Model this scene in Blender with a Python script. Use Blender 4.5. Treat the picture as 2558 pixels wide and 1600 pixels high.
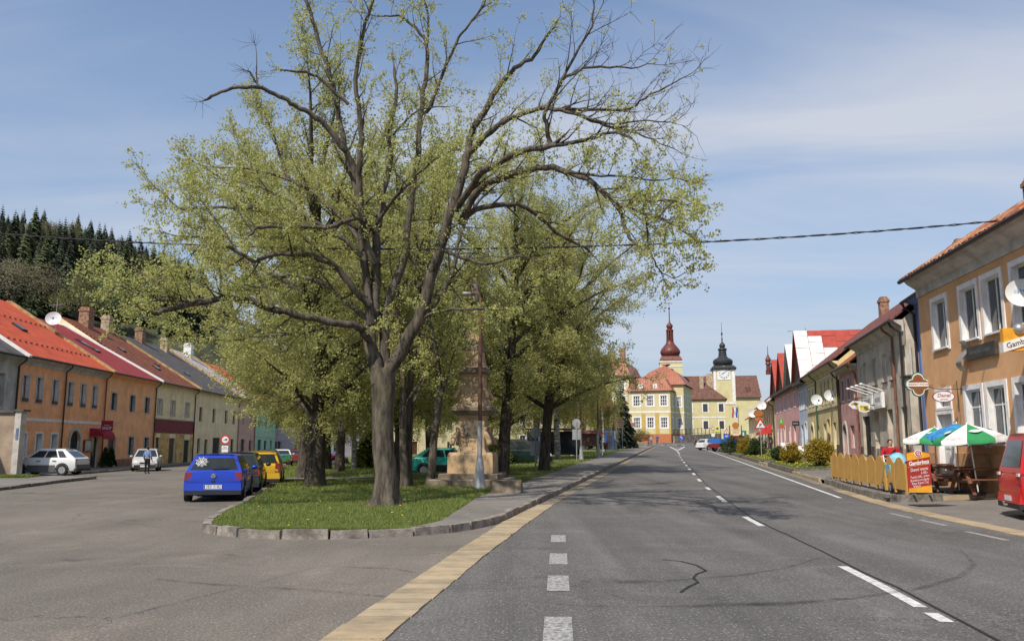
import bpy, math, random
import numpy as np
from mathutils import Vector, Matrix, noise
R = math.radians
scene = bpy.context.scene
COL = scene.collection
for _o in list(bpy.data.objects):
    bpy.data.objects.remove(_o)

# ------------------------------------------------------------------ camera, sky, sun, exposure
CAMH, PITCH, FPX = 1.7, R(8.45), 2100.0          # eye height, upward tilt, focal length in photo pixels (2558 wide)
cd = bpy.data.cameras.new('camera'); cam = bpy.data.objects.new('camera', cd); COL.objects.link(cam)
cam.location = (0, 0, CAMH); cam.rotation_euler = (math.pi / 2 + PITCH, 0, 0)
cd.sensor_width = 36.0; cd.lens = 36.0 * FPX / 2558.0; cd.clip_end = 5000; cd.clip_start = 0.1
scene.camera = cam

SUN_AZ, SUN_EL = R(32), R(50)                     # behind the camera, a little to the left
to_sun = Vector((-math.sin(SUN_AZ) * math.cos(SUN_EL), -math.cos(SUN_AZ) * math.cos(SUN_EL), math.sin(SUN_EL)))
sd = bpy.data.lights.new('sun', 'SUN'); sd.energy = 2.6; sd.angle = R(0.53); sd.color = (1.0, 0.93, 0.82)
sun = bpy.data.objects.new('sun', sd); COL.objects.link(sun)
sun.rotation_euler = (-to_sun).to_track_quat('-Z', 'Y').to_euler(); sun.location = (-20, -40, 60)

world = bpy.data.worlds.new('World'); scene.world = world; world.use_nodes = True
wn = world.node_tree.nodes; wl = world.node_tree.links; wn.clear()
def wnode(t, **k):
    n = wn.new(t)
    for a, b in k.items(): setattr(n, a, b)
    return n
sky = wnode('ShaderNodeTexSky', sky_type='NISHITA', sun_disc=False)
sky.sun_elevation = SUN_EL; sky.sun_rotation = math.pi + SUN_AZ
sky.altitude = 400; sky.air_density = 1.0; sky.dust_density = 0.7; sky.ozone_density = 1.2
# thin cirrus: noise over the view direction projected on a high flat layer
tc = wnode('ShaderNodeTexCoord'); sep = wnode('ShaderNodeSeparateXYZ'); wl.new(tc.outputs['Generated'], sep.inputs[0])
zm = wnode('ShaderNodeMath', operation='MAXIMUM'); wl.new(sep.outputs['Z'], zm.inputs[0]); zm.inputs[1].default_value = 0.0
za = wnode('ShaderNodeMath', operation='ADD'); wl.new(zm.outputs[0], za.inputs[0]); za.inputs[1].default_value = 0.12
dx = wnode('ShaderNodeMath', operation='DIVIDE'); wl.new(sep.outputs['X'], dx.inputs[0]); wl.new(za.outputs[0], dx.inputs[1])
dy = wnode('ShaderNodeMath', operation='DIVIDE'); wl.new(sep.outputs['Y'], dy.inputs[0]); wl.new(za.outputs[0], dy.inputs[1])
cmb = wnode('ShaderNodeCombineXYZ'); wl.new(dx.outputs[0], cmb.inputs[0]); wl.new(dy.outputs[0], cmb.inputs[1])
mp = wnode('ShaderNodeMapping'); wl.new(cmb.outputs[0], mp.inputs[0])
mp.inputs['Rotation'].default_value = (0, 0, R(-14)); mp.inputs['Scale'].default_value = (0.55, 1.5, 1); mp.inputs['Location'].default_value = (9.2, 3.3, 0)
n1 = wnode('ShaderNodeTexNoise'); wl.new(mp.outputs[0], n1.inputs['Vector']); n1.inputs['Scale'].default_value = 1.15; n1.inputs['Detail'].default_value = 8; n1.inputs['Roughness'].default_value = 0.55; n1.inputs['Distortion'].default_value = 0.7
n2 = wnode('ShaderNodeTexNoise'); wl.new(mp.outputs[0], n2.inputs['Vector']); n2.inputs['Scale'].default_value = 0.45; n2.inputs['Detail'].default_value = 3
m12 = wnode('ShaderNodeMath', operation='MULTIPLY'); wl.new(n1.outputs[0], m12.inputs[0]); wl.new(n2.outputs[0], m12.inputs[1])
cr = wnode('ShaderNodeMapRange'); wl.new(m12.outputs[0], cr.inputs[0])
cr.inputs[1].default_value = 0.17; cr.inputs[2].default_value = 0.42; cr.inputs[3].default_value = 0.02; cr.inputs[4].default_value = 0.8
hz = wnode('ShaderNodeMapRange'); wl.new(sep.outputs['Z'], hz.inputs[0])
hz.inputs[1].default_value = 0.0; hz.inputs[2].default_value = 0.55; hz.inputs[3].default_value = 0.9; hz.inputs[4].default_value = 0.0
tint = wnode('ShaderNodeMixRGB', blend_type='MULTIPLY'); tint.inputs[0].default_value = 1; wl.new(sky.outputs[0], tint.inputs[1]); tint.inputs[2].default_value = (0.72, 0.74, 0.76, 1)
mx0 = wnode('ShaderNodeMixRGB'); wl.new(hz.outputs[0], mx0.inputs[0]); wl.new(tint.outputs[0], mx0.inputs[1]); mx0.inputs[2].default_value = (1.75, 2.1, 2.7, 1)
mx = wnode('ShaderNodeMixRGB'); wl.new(cr.outputs[0], mx.inputs[0]); wl.new(mx0.outputs[0], mx.inputs[1]); mx.inputs[2].default_value = (3.1, 3.2, 3.5, 1)
bg = wnode('ShaderNodeBackground'); wl.new(mx.outputs[0], bg.inputs[0]); bg.inputs[1].default_value = 0.12
wo = wnode('ShaderNodeOutputWorld'); wl.new(bg.outputs[0], wo.inputs[0])

scene.view_settings.view_transform = 'Standard'; scene.view_settings.look = 'None'
scene.view_settings.exposure = 0.86; scene.view_settings.gamma = 1.0; scene.view_settings.use_curve_mapping = False
scene.cycles.max_bounces = 6; scene.cycles.transparent_max_bounces = 8
scene.cycles.use_adaptive_sampling = True

# ------------------------------------------------------------------ terrain and picture geometry
def smooth(a, b, x):
    t = min(1, max(0, (x - a) / (b - a))); return t * t * (3 - 2 * t)
def Xl(Y):                                         # left kerb of the main road
    return -0.09 + 0.195 * (Y - 20.6)
def Xr(Y):                                         # right edge of the main road
    if Y < 24.5: return 10.9 + 0.09 * (Y - 24.5)
    return 10.9 + 0.180 * (Y - 24.5)
def ramp(Y):
    t = Y - 18
    if t <= 0: return 0
    if t < 6: return 0.0125 * t * t / 12
    z = 0.0125 * (t - 3)
    if Y > 175: z += 0.022 * min(Y - 175, 130)
    return z
def g(X, Y):
    w = smooth(-14 - 0.14 * (Y - 20), Xl(Y) - 1, X)
    z = ramp(Y) * w
    lat = X - (Xr(Y) + 0.6)
    if lat > 0: z += 0.055 * min(lat, 4.5) * smooth(20, 26, Y)
    return z
def ray(px, py):
    u = 800 - py
    return Vector((px - 1279, FPX * math.cos(PITCH) - u * math.sin(PITCH), FPX * math.sin(PITCH) + u * math.cos(PITCH)))
def at(px, py, Y):                                 # the point at depth Y seen at a photo pixel
    d = ray(px, py); return Vector((d.x / d.y * Y, Y, CAMH + d.z / d.y * Y))
def gnd(px, py, dz=0.0):                           # the ground point seen at a photo pixel
    d = ray(px, py); lo, hi = 2.0, 260.0
    def h(Y): return CAMH + d.z / d.y * Y - g(d.x / d.y * Y, Y) - dz
    for _ in range(50):
        m = (lo + hi) / 2
        if h(m) > 0: lo = m
        else: hi = m
    return Vector((d.x / d.y * lo, lo, g(d.x / d.y * lo, lo) + dz))

# ------------------------------------------------------------------ materials
MATS = {}
def mat(name, col, rough=0.8, var=0.12, scale=3.0, bump=0.0, bscale=40.0, metal=0.0, spec=0.4, col2=None, coat=0.0, stretch=None, det=6, emis=None, alpha=None):
    if name in MATS: return MATS[name]
    m = bpy.data.materials.new(name); m.use_nodes = True; MATS[name] = m
    nt = m.node_tree; b = nt.nodes['Principled BSDF']
    b.inputs['Roughness'].default_value = rough; b.inputs['Metallic'].default_value = metal
    b.inputs['Specular IOR Level'].default_value = spec
    if coat: b.inputs['Coat Weight'].default_value = coat; b.inputs['Coat Roughness'].default_value = 0.06
    c = (col[0], col[1], col[2], 1)
    if var or col2 or bump:
        t = nt.nodes.new('ShaderNodeTexCoord'); mpn = nt.nodes.new('ShaderNodeMapping')
        nt.links.new(t.outputs['Object'], mpn.inputs[0])
        if stretch: mpn.inputs['Scale'].default_value = stretch
    if var or col2:
        n = nt.nodes.new('ShaderNodeTexNoise'); n.inputs['Scale'].default_value = scale; n.inputs['Detail'].default_value = det; n.inputs['Roughness'].default_value = 0.62
        nt.links.new(mpn.outputs[0], n.inputs['Vector'])
        r = nt.nodes.new('ShaderNodeValToRGB'); nt.links.new(n.outputs[0], r.inputs[0])
        a = col2 if col2 else tuple(x * (1 - var * 1.6) for x in col)
        e = col if col2 else tuple(min(1, x * (1 + var)) for x in col)
        r.color_ramp.elements[0].position = 0.36; r.color_ramp.elements[0].color = (a[0], a[1], a[2], 1)
        r.color_ramp.elements[1].position = 0.62; r.color_ramp.elements[1].color = (e[0], e[1], e[2], 1)
        nt.links.new(r.outputs[0], b.inputs['Base Color'])
    else: b.inputs['Base Color'].default_value = c
    if bump:
        nb = nt.nodes.new('ShaderNodeTexNoise'); nb.inputs['Scale'].default_value = bscale; nb.inputs['Detail'].default_value = 4
        nt.links.new(mpn.outputs[0], nb.inputs['Vector'])
        bu = nt.nodes.new('ShaderNodeBump'); bu.inputs['Strength'].default_value = bump; bu.inputs['Distance'].default_value = 0.03
        nt.links.new(nb.outputs[0], bu.inputs['Height']); nt.links.new(bu.outputs[0], b.inputs['Normal'])
    if alpha is not None: b.inputs['Alpha'].default_value = alpha
    return m
def leafmat(name, cols, trans=0.45, rough=0.55):
    if name in MATS: return MATS[name]
    m = bpy.data.materials.new(name); m.use_nodes = True; MATS[name] = m
    nt = m.node_tree; nt.nodes.clear()
    ge = nt.nodes.new('ShaderNodeNewGeometry'); r = nt.nodes.new('ShaderNodeValToRGB')
    nt.links.new(ge.outputs['Random Per Island'], r.inputs[0])
    r.color_ramp.interpolation = 'LINEAR'
    while len(r.color_ramp.elements) < len(cols): r.color_ramp.elements.new(0.5)
    for i, c in enumerate(cols):
        r.color_ramp.elements[i].position = i / (len(cols) - 1); r.color_ramp.elements[i].color = (*c, 1)
    d = nt.nodes.new('ShaderNodeBsdfPrincipled'); d.inputs['Roughness'].default_value = rough; d.inputs['Specular IOR Level'].default_value = 0.25
    t = nt.nodes.new('ShaderNodeBsdfTranslucent'); mxs = nt.nodes.new('ShaderNodeMixShader'); mxs.inputs[0].default_value = trans
    o = nt.nodes.new('ShaderNodeOutputMaterial')
    nt.links.new(r.outputs[0], d.inputs['Base Color']); nt.links.new(r.outputs[0], t.inputs['Color'])
    nt.links.new(d.outputs[0], mxs.inputs[1]); nt.links.new(t.outputs[0], mxs.inputs[2]); nt.links.new(mxs.outputs[0], o.inputs[0])
    return m
def stripes(name, col, dark, period, axis='Z', width=0.12, rough=0.8, var=0.2, metal=0.0, period2=None, axis2='X'):
    """colour with regular dark joints along one or two object axes (roof courses, seams) and a bump from them"""
    if name in MATS: return MATS[name]
    m = bpy.data.materials.new(name); m.use_nodes = True; MATS[name] = m
    nt = m.node_tree; b = nt.nodes['Principled BSDF']; b.inputs['Roughness'].default_value = rough; b.inputs['Metallic'].default_value = metal; b.inputs['Specular IOR Level'].default_value = .25
    t = nt.nodes.new('ShaderNodeTexCoord'); s = nt.nodes.new('ShaderNodeSeparateXYZ'); nt.links.new(t.outputs['Object'], s.inputs[0])
    n = nt.nodes.new('ShaderNodeTexNoise'); n.inputs['Scale'].default_value = 1.2; n.inputs['Detail'].default_value = 9; n.inputs['Roughness'].default_value = 0.7; nt.links.new(t.outputs['Object'], n.inputs['Vector'])
    r = nt.nodes.new('ShaderNodeValToRGB'); nt.links.new(n.outputs[0], r.inputs[0])
    a = tuple(x * (1 - 1.5 * var) for x in col); e = tuple(min(1, x * (1 + var)) for x in col)
    r.color_ramp.elements[0].position = 0.35; r.color_ramp.elements[0].color = (*a, 1); r.color_ramp.elements[1].position = 0.65; r.color_ramp.elements[1].color = (*e, 1)
    def line(ax, per):
        d = nt.nodes.new('ShaderNodeMath'); d.operation = 'DIVIDE'; nt.links.new(s.outputs[ax], d.inputs[0]); d.inputs[1].default_value = per
        f = nt.nodes.new('ShaderNodeMath'); f.operation = 'FRACT'; nt.links.new(d.outputs[0], f.inputs[0])
        c = nt.nodes.new('ShaderNodeMath'); c.operation = 'LESS_THAN'; nt.links.new(f.outputs[0], c.inputs[0]); c.inputs[1].default_value = width
        return f, c
    f, c = line(axis, period)
    if period2:
        f2, c2 = line(axis2, period2); q = nt.nodes.new('ShaderNodeMath'); q.operation = 'MAXIMUM'
        nt.links.new(c.outputs[0], q.inputs[0]); nt.links.new(c2.outputs[0], q.inputs[1]); c = q
    mxr = nt.nodes.new('ShaderNodeMixRGB'); nt.links.new(c.outputs[0], mxr.inputs[0]); nt.links.new(r.outputs[0], mxr.inputs[1]); mxr.inputs[2].default_value = (*dark, 1)
    nt.links.new(mxr.outputs[0], b.inputs['Base Color'])
    bu = nt.nodes.new('ShaderNodeBump'); bu.inputs['Strength'].default_value = 0.6; bu.inputs['Distance'].default_value = 0.03; nt.links.new(f.outputs[0], bu.inputs['Height']); nt.links.new(bu.outputs[0], b.inputs['Normal'])
    return m

# ------------------------------------------------------------------ mesh builder and scene objects
class MB:
    def __init__(s): s.v = []; s.f = []; s.m = []
    def quad(s, a, b, c, d, mi=0):
        n = len(s.v); s.v += [tuple(a), tuple(b), tuple(c), tuple(d)]; s.f.append((n, n + 1, n + 2, n + 3)); s.m.append(mi)
    def poly(s, pts, mi=0):
        n = len(s.v); s.v += [tuple(p) for p in pts]; s.f.append(tuple(range(n, n + len(pts)))); s.m.append(mi)
    def box(s, x0, x1, y0, y1, z0, z1, mi=0, top=None):
        t = top or (0, 0)                         # top inset in x, y (tapered block)
        n = len(s.v)
        s.v += [(x0, y0, z0), (x1, y0, z0), (x1, y1, z0), (x0, y1, z0),
                (x0 + t[0], y0 + t[1], z1), (x1 - t[0], y0 + t[1], z1), (x1 - t[0], y1 - t[1], z1), (x0 + t[0], y1 - t[1], z1)]
        for q in ((0, 3, 2, 1), (4, 5, 6, 7), (0, 1, 5, 4), (1, 2, 6, 5), (2, 3, 7, 6), (3, 0, 4, 7)):
            s.f.append(tuple(n + i for i in q)); s.m.append(mi)
    def bar(s, a, b, w, h, mi=0, up=(0, 0, 1)):
        a = Vector(a); b = Vector(b); d = (b - a).normalized(); u = Vector(up)
        if abs(d.dot(u)) > 0.98: u = Vector((1, 0, 0))
        x = d.cross(u).normalized() * w / 2; z = x.cross(d).normalized() * h / 2
        n = len(s.v)
        for p in (a, b):
            for sx, sz in ((-1, -1), (1, -1), (1, 1), (-1, 1)): s.v.append(tuple(p + x * sx + z * sz))
        for q in ((3, 2, 1, 0), (4, 5, 6, 7), (0, 1, 5, 4), (1, 2, 6, 5), (2, 3, 7, 6), (3, 0, 4, 7)):
            s.f.append(tuple(n + i for i in q)); s.m.append(mi)
    def tube(s, pts, rad, n=6, mi=0, cap=True):
        pts = [Vector(p) for p in pts]
        if not hasattr(rad, '__len__'): rad = [rad] * len(pts)
        base = len(s.v); prev = None
        for i, p in enumerate(pts):
            d = (pts[min(i + 1, len(pts) - 1)] - pts[max(i - 1, 0)])
            if d.length < 1e-9: d = Vector((0, 0, 1))
            d.normalize()
            if prev is None:
                x = d.orthogonal().normalized()
            else:
                x = prev - d * prev.dot(d)
                x = x.normalized() if x.length > 1e-6 else d.orthogonal().normalized()
            prev = x; y = d.cross(x)
            for k in range(n):
                a = 2 * math.pi * k / n; s.v.append(tuple(p + (x * math.cos(a) + y * math.sin(a)) * rad[i]))
        for i in range(len(pts) - 1):
            for k in range(n):
                a = base + i * n + k; b = base + i * n + (k + 1) % n
                s.f.append((a, b, b + n, a + n)); s.m.append(mi)
        if cap and n > 2:
            s.f.append(tuple(base + k for k in reversed(range(n)))); s.m.append(mi)
            e = base + (len(pts) - 1) * n; s.f.append(tuple(e + k for k in range(n))); s.m.append(mi)
    def lathe(s, prof, n=16, c=(0, 0, 0), mi=0, axis='Z', square=False, cap=True):
        base = len(s.v)
        for (r, z) in prof:
            for k in range(n):
                a = 2 * math.pi * (k + 0.5) / n
                rr = r / math.cos(math.pi / n) if square else r
                x, y = rr * math.cos(a), rr * math.sin(a)
                p = (x, y, z) if axis == 'Z' else ((z, x, y) if axis == 'X' else (y, z, x))
                s.v.append((c[0] + p[0], c[1] + p[1], c[2] + p[2]))
        for i in range(len(prof) - 1):
            for k in range(n):
                a = base + i * n + k; b = base + i * n + (k + 1) % n
                s.f.append((a, b, b + n, a + n)); s.m.append(mi)
        if cap:
            s.f.append(tuple(base + k for k in reversed(range(n)))); s.m.append(mi)
            e = base + (len(prof) - 1) * n; s.f.append(tuple(e + k for k in range(n))); s.m.append(mi)
    def ball(s, c, r, n=10, m=7, mi=0):
        rx, ry, rz = r if hasattr(r, '__len__') else (r, r, r); base = len(s.v)
        for i in range(m + 1):
            t = math.pi * i / m
            for k in range(n):
                a = 2 * math.pi * k / n
                s.v.append((c[0] + rx * math.sin(t) * math.cos(a), c[1] + ry * math.sin(t) * math.sin(a), c[2] - rz * math.cos(t)))
        for i in range(m):
            for k in range(n):
                a = base + i * n + k; b = base + i * n + (k + 1) % n
                s.f.append((a, b, b + n, a + n)); s.m.append(mi)
    def extr(s, pts, d, mi=0):                     # closed outline (list of 3-D points) extruded along vector d
        d = Vector(d); n = len(pts); base = len(s.v)
        s.v += [tuple(Vector(p)) for p in pts] + [tuple(Vector(p) + d) for p in pts]
        s.f.append(tuple(base + i for i in range(n))); s.m.append(mi)
        s.f.append(tuple(base + n + i for i in reversed(range(n)))); s.m.append(mi)
        for i in range(n):
            j = (i + 1) % n; s.f.append((base + j, base + i, base + n + i, base + n + j)); s.m.append(mi)
    def mesh(s, name, mats, smoothed=False, recalc=True):
        me = bpy.data.meshes.new(name); me.from_pydata(s.v, [], s.f)
        for x in (mats if isinstance(mats, (list, tuple)) else [mats]): me.materials.append(x)
        if any(s.m): me.polygons.foreach_set('material_index', s.m)
        if recalc and len(s.f) < 40000:
            import bmesh
            b = bmesh.new(); b.from_mesh(me); bmesh.ops.recalc_face_normals(b, faces=b.faces[:]); b.to_mesh(me); b.free()
        if smoothed:
            me.polygons.foreach_set('use_smooth', [True] * len(me.polygons))
            if smoothed != 'all': me.set_sharp_from_angle(angle=R(40 if smoothed is True else smoothed))
        me.update(); return me
    def build(s, name, mats, parent=None, smoothed=False, loc=None, rotz=None, recalc=True):
        return link(name, s.mesh(name, mats, smoothed, recalc), parent, loc, rotz)
def link(name, me, parent=None, loc=None, rotz=None):
    o = bpy.data.objects.new(name, me); COL.objects.link(o)
    if parent is not None: o.parent = parent
    if loc is not None: o.location = loc
    if rotz is not None: o.rotation_euler[2] = rotz
    return o
def tag(o, label=None, cat=None, group=None, kind=None):
    if label: o['label'] = label
    if cat: o['category'] = cat
    if group: o['group'] = group
    if kind: o['kind'] = kind
    return o
def thing(name, label, cat, loc=(0, 0, 0), rotz=0.0, group=None):
    o = bpy.data.objects.new(name, None); COL.objects.link(o); o.empty_display_size = 0.3
    o.location = loc; o.rotation_euler[2] = rotz
    return tag(o, label, cat, group)
def copy_tree(o, parent=None):
    c = o.copy(); COL.objects.link(c); c.parent = parent
    for ch in [x for x in o.children]: copy_tree(ch, c)
    return c
TXT = {}
def text_obj(s, size, m, parent, loc, face='-Y', shear=0.0, align='CENTER', bold=0.0, name='lettering', width=None, rot=None):
    """flat lettering, real mesh, facing local -Y unless rot is given"""
    key = (s, shear, align, bold)
    if key not in TXT:
        cu = bpy.data.curves.new('txt', 'FONT'); cu.body = s; cu.shear = shear; cu.align_x = align; cu.align_y = 'CENTER'; cu.offset = bold; cu.extrude = 0.0; cu.resolution_u = 2
        ob = bpy.data.objects.new('txt', cu); me = bpy.data.meshes.new_from_object(ob); bpy.data.objects.remove(ob); TXT[key] = me
    me = TXT[key].copy(); me.materials.clear(); me.materials.append(m); me.name = name
    o = link(name, me, parent, loc)
    sx = size
    if width:
        xs = [v.co.x for v in me.vertices]; sx = width / max(1e-6, max(xs) - min(xs))
    me.transform(Matrix.Diagonal((sx, size, 1, 1)))
    o.rotation_euler = rot if rot else (math.pi / 2, 0, 0)
    return o
# ------------------------------------------------------------------ ground, streets, pavements
def ground_mat(name, c1, c2, c3=None, big=0.35, fine=60, rough=0.9, bump=0.35, spots=0.0, lane=0.0, crack=0.0):
    m = bpy.data.materials.new(name); m.use_nodes = True; MATS[name] = m
    nt = m.node_tree; b = nt.nodes['Principled BSDF']; b.inputs['Roughness'].default_value = rough; b.inputs['Specular IOR Level'].default_value = 0.3
    t = nt.nodes.new('ShaderNodeTexCoord')
    def nz(sc, det=5, ro=0.6, dist=0.0):
        n = nt.nodes.new('ShaderNodeTexNoise'); n.inputs['Scale'].default_value = sc; n.inputs['Detail'].default_value = det; n.inputs['Roughness'].default_value = ro; n.inputs['Distortion'].default_value = dist
        nt.links.new(t.outputs['Object'], n.inputs['Vector']); return n
    def rmp(n, p0, p1, a=(0, 0, 0), e=(1, 1, 1)):
        r = nt.nodes.new('ShaderNodeValToRGB'); nt.links.new(n.outputs[0], r.inputs[0])
        r.color_ramp.elements[0].position = p0; r.color_ramp.elements[0].color = (*a, 1); r.color_ramp.elements[1].position = p1; r.color_ramp.elements[1].color = (*e, 1); return r
    base = rmp(nz(big, 7, 0.65, 0.5), 0.35, 0.65, c1, c2)
    out = base.outputs[0]
    if c3:
        k = rmp(nz(big * 3.1, 6, 0.7, 1.2), 0.52, 0.72); mxx = nt.nodes.new('ShaderNodeMixRGB'); nt.links.new(k.outputs[0], mxx.inputs[0]); nt.links.new(out, mxx.inputs[1]); mxx.inputs[2].default_value = (*c3, 1); out = mxx.outputs[0]
    fn = nz(fine, 3, 0.7); fr = rmp(fn, 0.3, 0.75, (0.5, 0.5, 0.5), (1.55, 1.55, 1.55))
    mm = nt.nodes.new('ShaderNodeMixRGB'); mm.blend_type = 'MULTIPLY'; mm.inputs[0].default_value = 1; nt.links.new(out, mm.inputs[1]); nt.links.new(fr.outputs[0], mm.inputs[2]); out = mm.outputs[0]
    if lane:                                       # long streaks of wear along the driving direction
        mp_ = nt.nodes.new('ShaderNodeMapping'); mp_.inputs['Rotation'].default_value = (0, 0, R(10)); mp_.inputs['Scale'].default_value = (.9, .035, 1); nt.links.new(t.outputs['Object'], mp_.inputs[0])
        ln = nz(1.0, 6, .6); nt.links.new(mp_.outputs[0], ln.inputs['Vector']); lr = rmp(ln, .38, .62, (1 - lane,) * 3, (1 + lane,) * 3)
        q_ = nt.nodes.new('ShaderNodeMixRGB'); q_.blend_type = 'MULTIPLY'; q_.inputs[0].default_value = 1; nt.links.new(out, q_.inputs[1]); nt.links.new(lr.outputs[0], q_.inputs[2]); out = q_.outputs[0]
    if crack:                                      # fine jagged cracks, only in patches
        vc = nt.nodes.new('ShaderNodeTexVoronoi'); vc.feature = 'DISTANCE_TO_EDGE'; vc.inputs['Scale'].default_value = .42
        wv = nz(1.7, 6, .7); ad = nt.nodes.new('ShaderNodeMixRGB'); ad.blend_type = 'ADD'; ad.inputs[0].default_value = .9; nt.links.new(t.outputs['Object'], ad.inputs[1]); nt.links.new(wv.outputs['Color'], ad.inputs[2]); nt.links.new(ad.outputs[0], vc.inputs['Vector'])
        c1_ = nt.nodes.new('ShaderNodeMath'); c1_.operation = 'LESS_THAN'; nt.links.new(vc.outputs['Distance'], c1_.inputs[0]); c1_.inputs[1].default_value = .0055
        pm_ = rmp(nz(.13, 4, .6), .5, .56); c2_ = nt.nodes.new('ShaderNodeMath'); c2_.operation = 'MULTIPLY'; nt.links.new(c1_.outputs[0], c2_.inputs[0]); nt.links.new(pm_.outputs[0], c2_.inputs[1])
        c3_ = nt.nodes.new('ShaderNodeMath'); c3_.operation = 'MULTIPLY'; nt.links.new(c2_.outputs[0], c3_.inputs[0]); c3_.inputs[1].default_value = crack
        q_ = nt.nodes.new('ShaderNodeMixRGB'); nt.links.new(c3_.outputs[0], q_.inputs[0]); nt.links.new(out, q_.inputs[1]); q_.inputs[2].default_value = (.03, .028, .026, 1); out = q_.outputs[0]
    if spots:
        vo = nt.nodes.new('ShaderNodeTexVoronoi'); vo.inputs['Scale'].default_value = 26; nt.links.new(t.outputs['Object'], vo.inputs['Vector'])
        lt = nt.nodes.new('ShaderNodeMath'); lt.operation = 'LESS_THAN'; nt.links.new(vo.outputs['Distance'], lt.inputs[0]); lt.inputs[1].default_value = 0.24
        se = nt.nodes.new('ShaderNodeSeparateXYZ'); nt.links.new(vo.outputs['Color'], se.inputs[0])
        g2 = nt.nodes.new('ShaderNodeMath'); g2.operation = 'GREATER_THAN'; nt.links.new(se.outputs[0], g2.inputs[0]); g2.inputs[1].default_value = 0.62
        an = nt.nodes.new('ShaderNodeMath'); an.operation = 'MULTIPLY'; nt.links.new(lt.outputs[0], an.inputs[0]); nt.links.new(g2.outputs[0], an.inputs[1])
        sc = nt.nodes.new('ShaderNodeMath'); sc.operation = 'MULTIPLY'; nt.links.new(an.outputs[0], sc.inputs[0]); sc.inputs[1].default_value = spots
        mx2 = nt.nodes.new('ShaderNodeMixRGB'); nt.links.new(sc.outputs[0], mx2.inputs[0]); nt.links.new(out, mx2.inputs[1]); mx2.inputs[2].default_value = (0.42, 0.41, 0.39, 1); out = mx2.outputs[0]
    nt.links.new(out, b.inputs['Base Color'])
    bu = nt.nodes.new('ShaderNodeBump'); bu.inputs['Strength'].default_value = bump; bu.inputs['Distance'].default_value = 0.02; nt.links.new(fn.outputs[0], bu.inputs['Height']); nt.links.new(bu.outputs[0], b.inputs['Normal'])
    return m
M_road = ground_mat('asphalt_main', (0.100, 0.095, 0.090), (0.140, 0.133, 0.125), (0.16, 0.15, 0.138), 0.22, 30, spots=0.6, lane=0.16, crack=0.5)
M_street = ground_mat('asphalt_old', (0.128, 0.113, 0.096), (0.195, 0.172, 0.143), (0.22, 0.188, 0.15), 0.16, 34, spots=0.5, lane=0.08, crack=0.8)
M_walk = ground_mat('pavement_asphalt', (0.16, 0.147, 0.132), (0.225, 0.207, 0.185), (0.245, 0.22, 0.19), 0.4, 50)
M_grass = ground_mat('turf', (0.09, 0.115, 0.03), (0.14, 0.165, 0.045), (0.2, 0.175, 0.09), 0.5, 30, bump=0.8)
M_land = ground_mat('far_land', (0.05, 0.07, 0.025), (0.09, 0.1, 0.04), None, 0.02, 3)
M_tan = mat('tan_slab', (0.42, 0.32, 0.195), 0.9, 0, 2.6, 0.4, 50, col2=(0.31, 0.24, 0.155))
M_kerb = mat('granite', (0.24, 0.21, 0.18), 0.85, 0.3, 4.0, 0.5, 30)
M_kerbd = mat('kerb_dark', (0.17, 0.15, 0.13), 0.9, 0.3, 4.0, 0.5, 30)
M_paint = mat('road_paint', (0.72, 0.71, 0.68), 0.7, 0.0, 9, 0.3, 60, col2=(0.42, 0.41, 0.39))
M_tar = mat('tar', (0.022, 0.021, 0.021), 0.75, 0.2, 6)

def sheet(name, x0f, x1f, ys, nx, dz, m, parent=None, kind='structure', skirt=0.0):
    b = MB(); nr = []
    for Y in ys:
        a, e = x0f(Y), x1f(Y)
        nr.append([len(b.v) + i for i in range(nx + 1)])
        for i in range(nx + 1):
            X = a + (e - a) * i / nx; b.v.append((X, Y, g(X, Y) + dz))
    for j in range(len(ys) - 1):
        for i in range(nx):
            b.f.append((nr[j][i], nr[j][i + 1], nr[j + 1][i + 1], nr[j + 1][i])); b.m.append(0)
    o = b.build(name, m, parent, smoothed='all', recalc=False)
    if parent is None: tag(o, kind=kind)
    return o
def frange(a, b, st):
    n = max(1, int(round((b - a) / st))); return [a + (b - a) * i / n for i in range(n + 1)]
def interp(tab, y):
    if y <= tab[0][0]: return tab[0][1]
    for (a, va), (b, vb) in zip(tab, tab[1:]):
        if y <= b: return va + (vb - va) * (y - a) / (b - a)
    return tab[-1][1]

# far land: one sheet to the horizon, kept just below the paved square
gb = MB(); xs = [-3000, -1200, -500, -250, -120, -60, -34, -20, -8, 0, 8, 16, 24, 34, 46, 60, 90, 150, 300, 800, 3000]; ysl = [-300, -60, -14, 0, 15, 30, 50, 75, 100, 130, 160, 190, 215, 240, 270, 300, 400, 700, 1500, 4000]
for Y in ysl:
    for X in xs:
        gb.v.append((X, Y, g(X, min(Y, 320)) - 0.25))
for j in range(len(ysl) - 1):
    for i in range(len(xs) - 1):
        a = j * len(xs) + i; gb.f.append((a, a + 1, a + 1 + len(xs), a + len(xs))); gb.m.append(0)
tag(gb.build('ground', M_land, smoothed='all', recalc=False), kind='structure')

YS = frange(-12, 30, 0.75) + frange(31, 110, 1.5)[0:] + frange(112, 305, 4)
sheet('street', lambda Y: -46, lambda Y: Xl(max(Y, -12)) + 4, YS, 40, 0.0, M_street)
def roadL(Y): return interp([(-12, -4.0), (7.7, -1.15), (13, -0.5), (19, 0.32), (24, Xl(24) + 0.55), (300, Xl(300) + 0.55)], Y)
sheet('main_road', roadL, lambda Y: Xr(Y) - (0.55 if Y > 17 else 0.5), YS, 14, 0.004, M_road)
sheet('parking_bay', lambda Y: Xr(Y) - 0.8, lambda Y: 24, frange(-12, 27.5, 0.75), 16, 0.0, M_walk)

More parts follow.
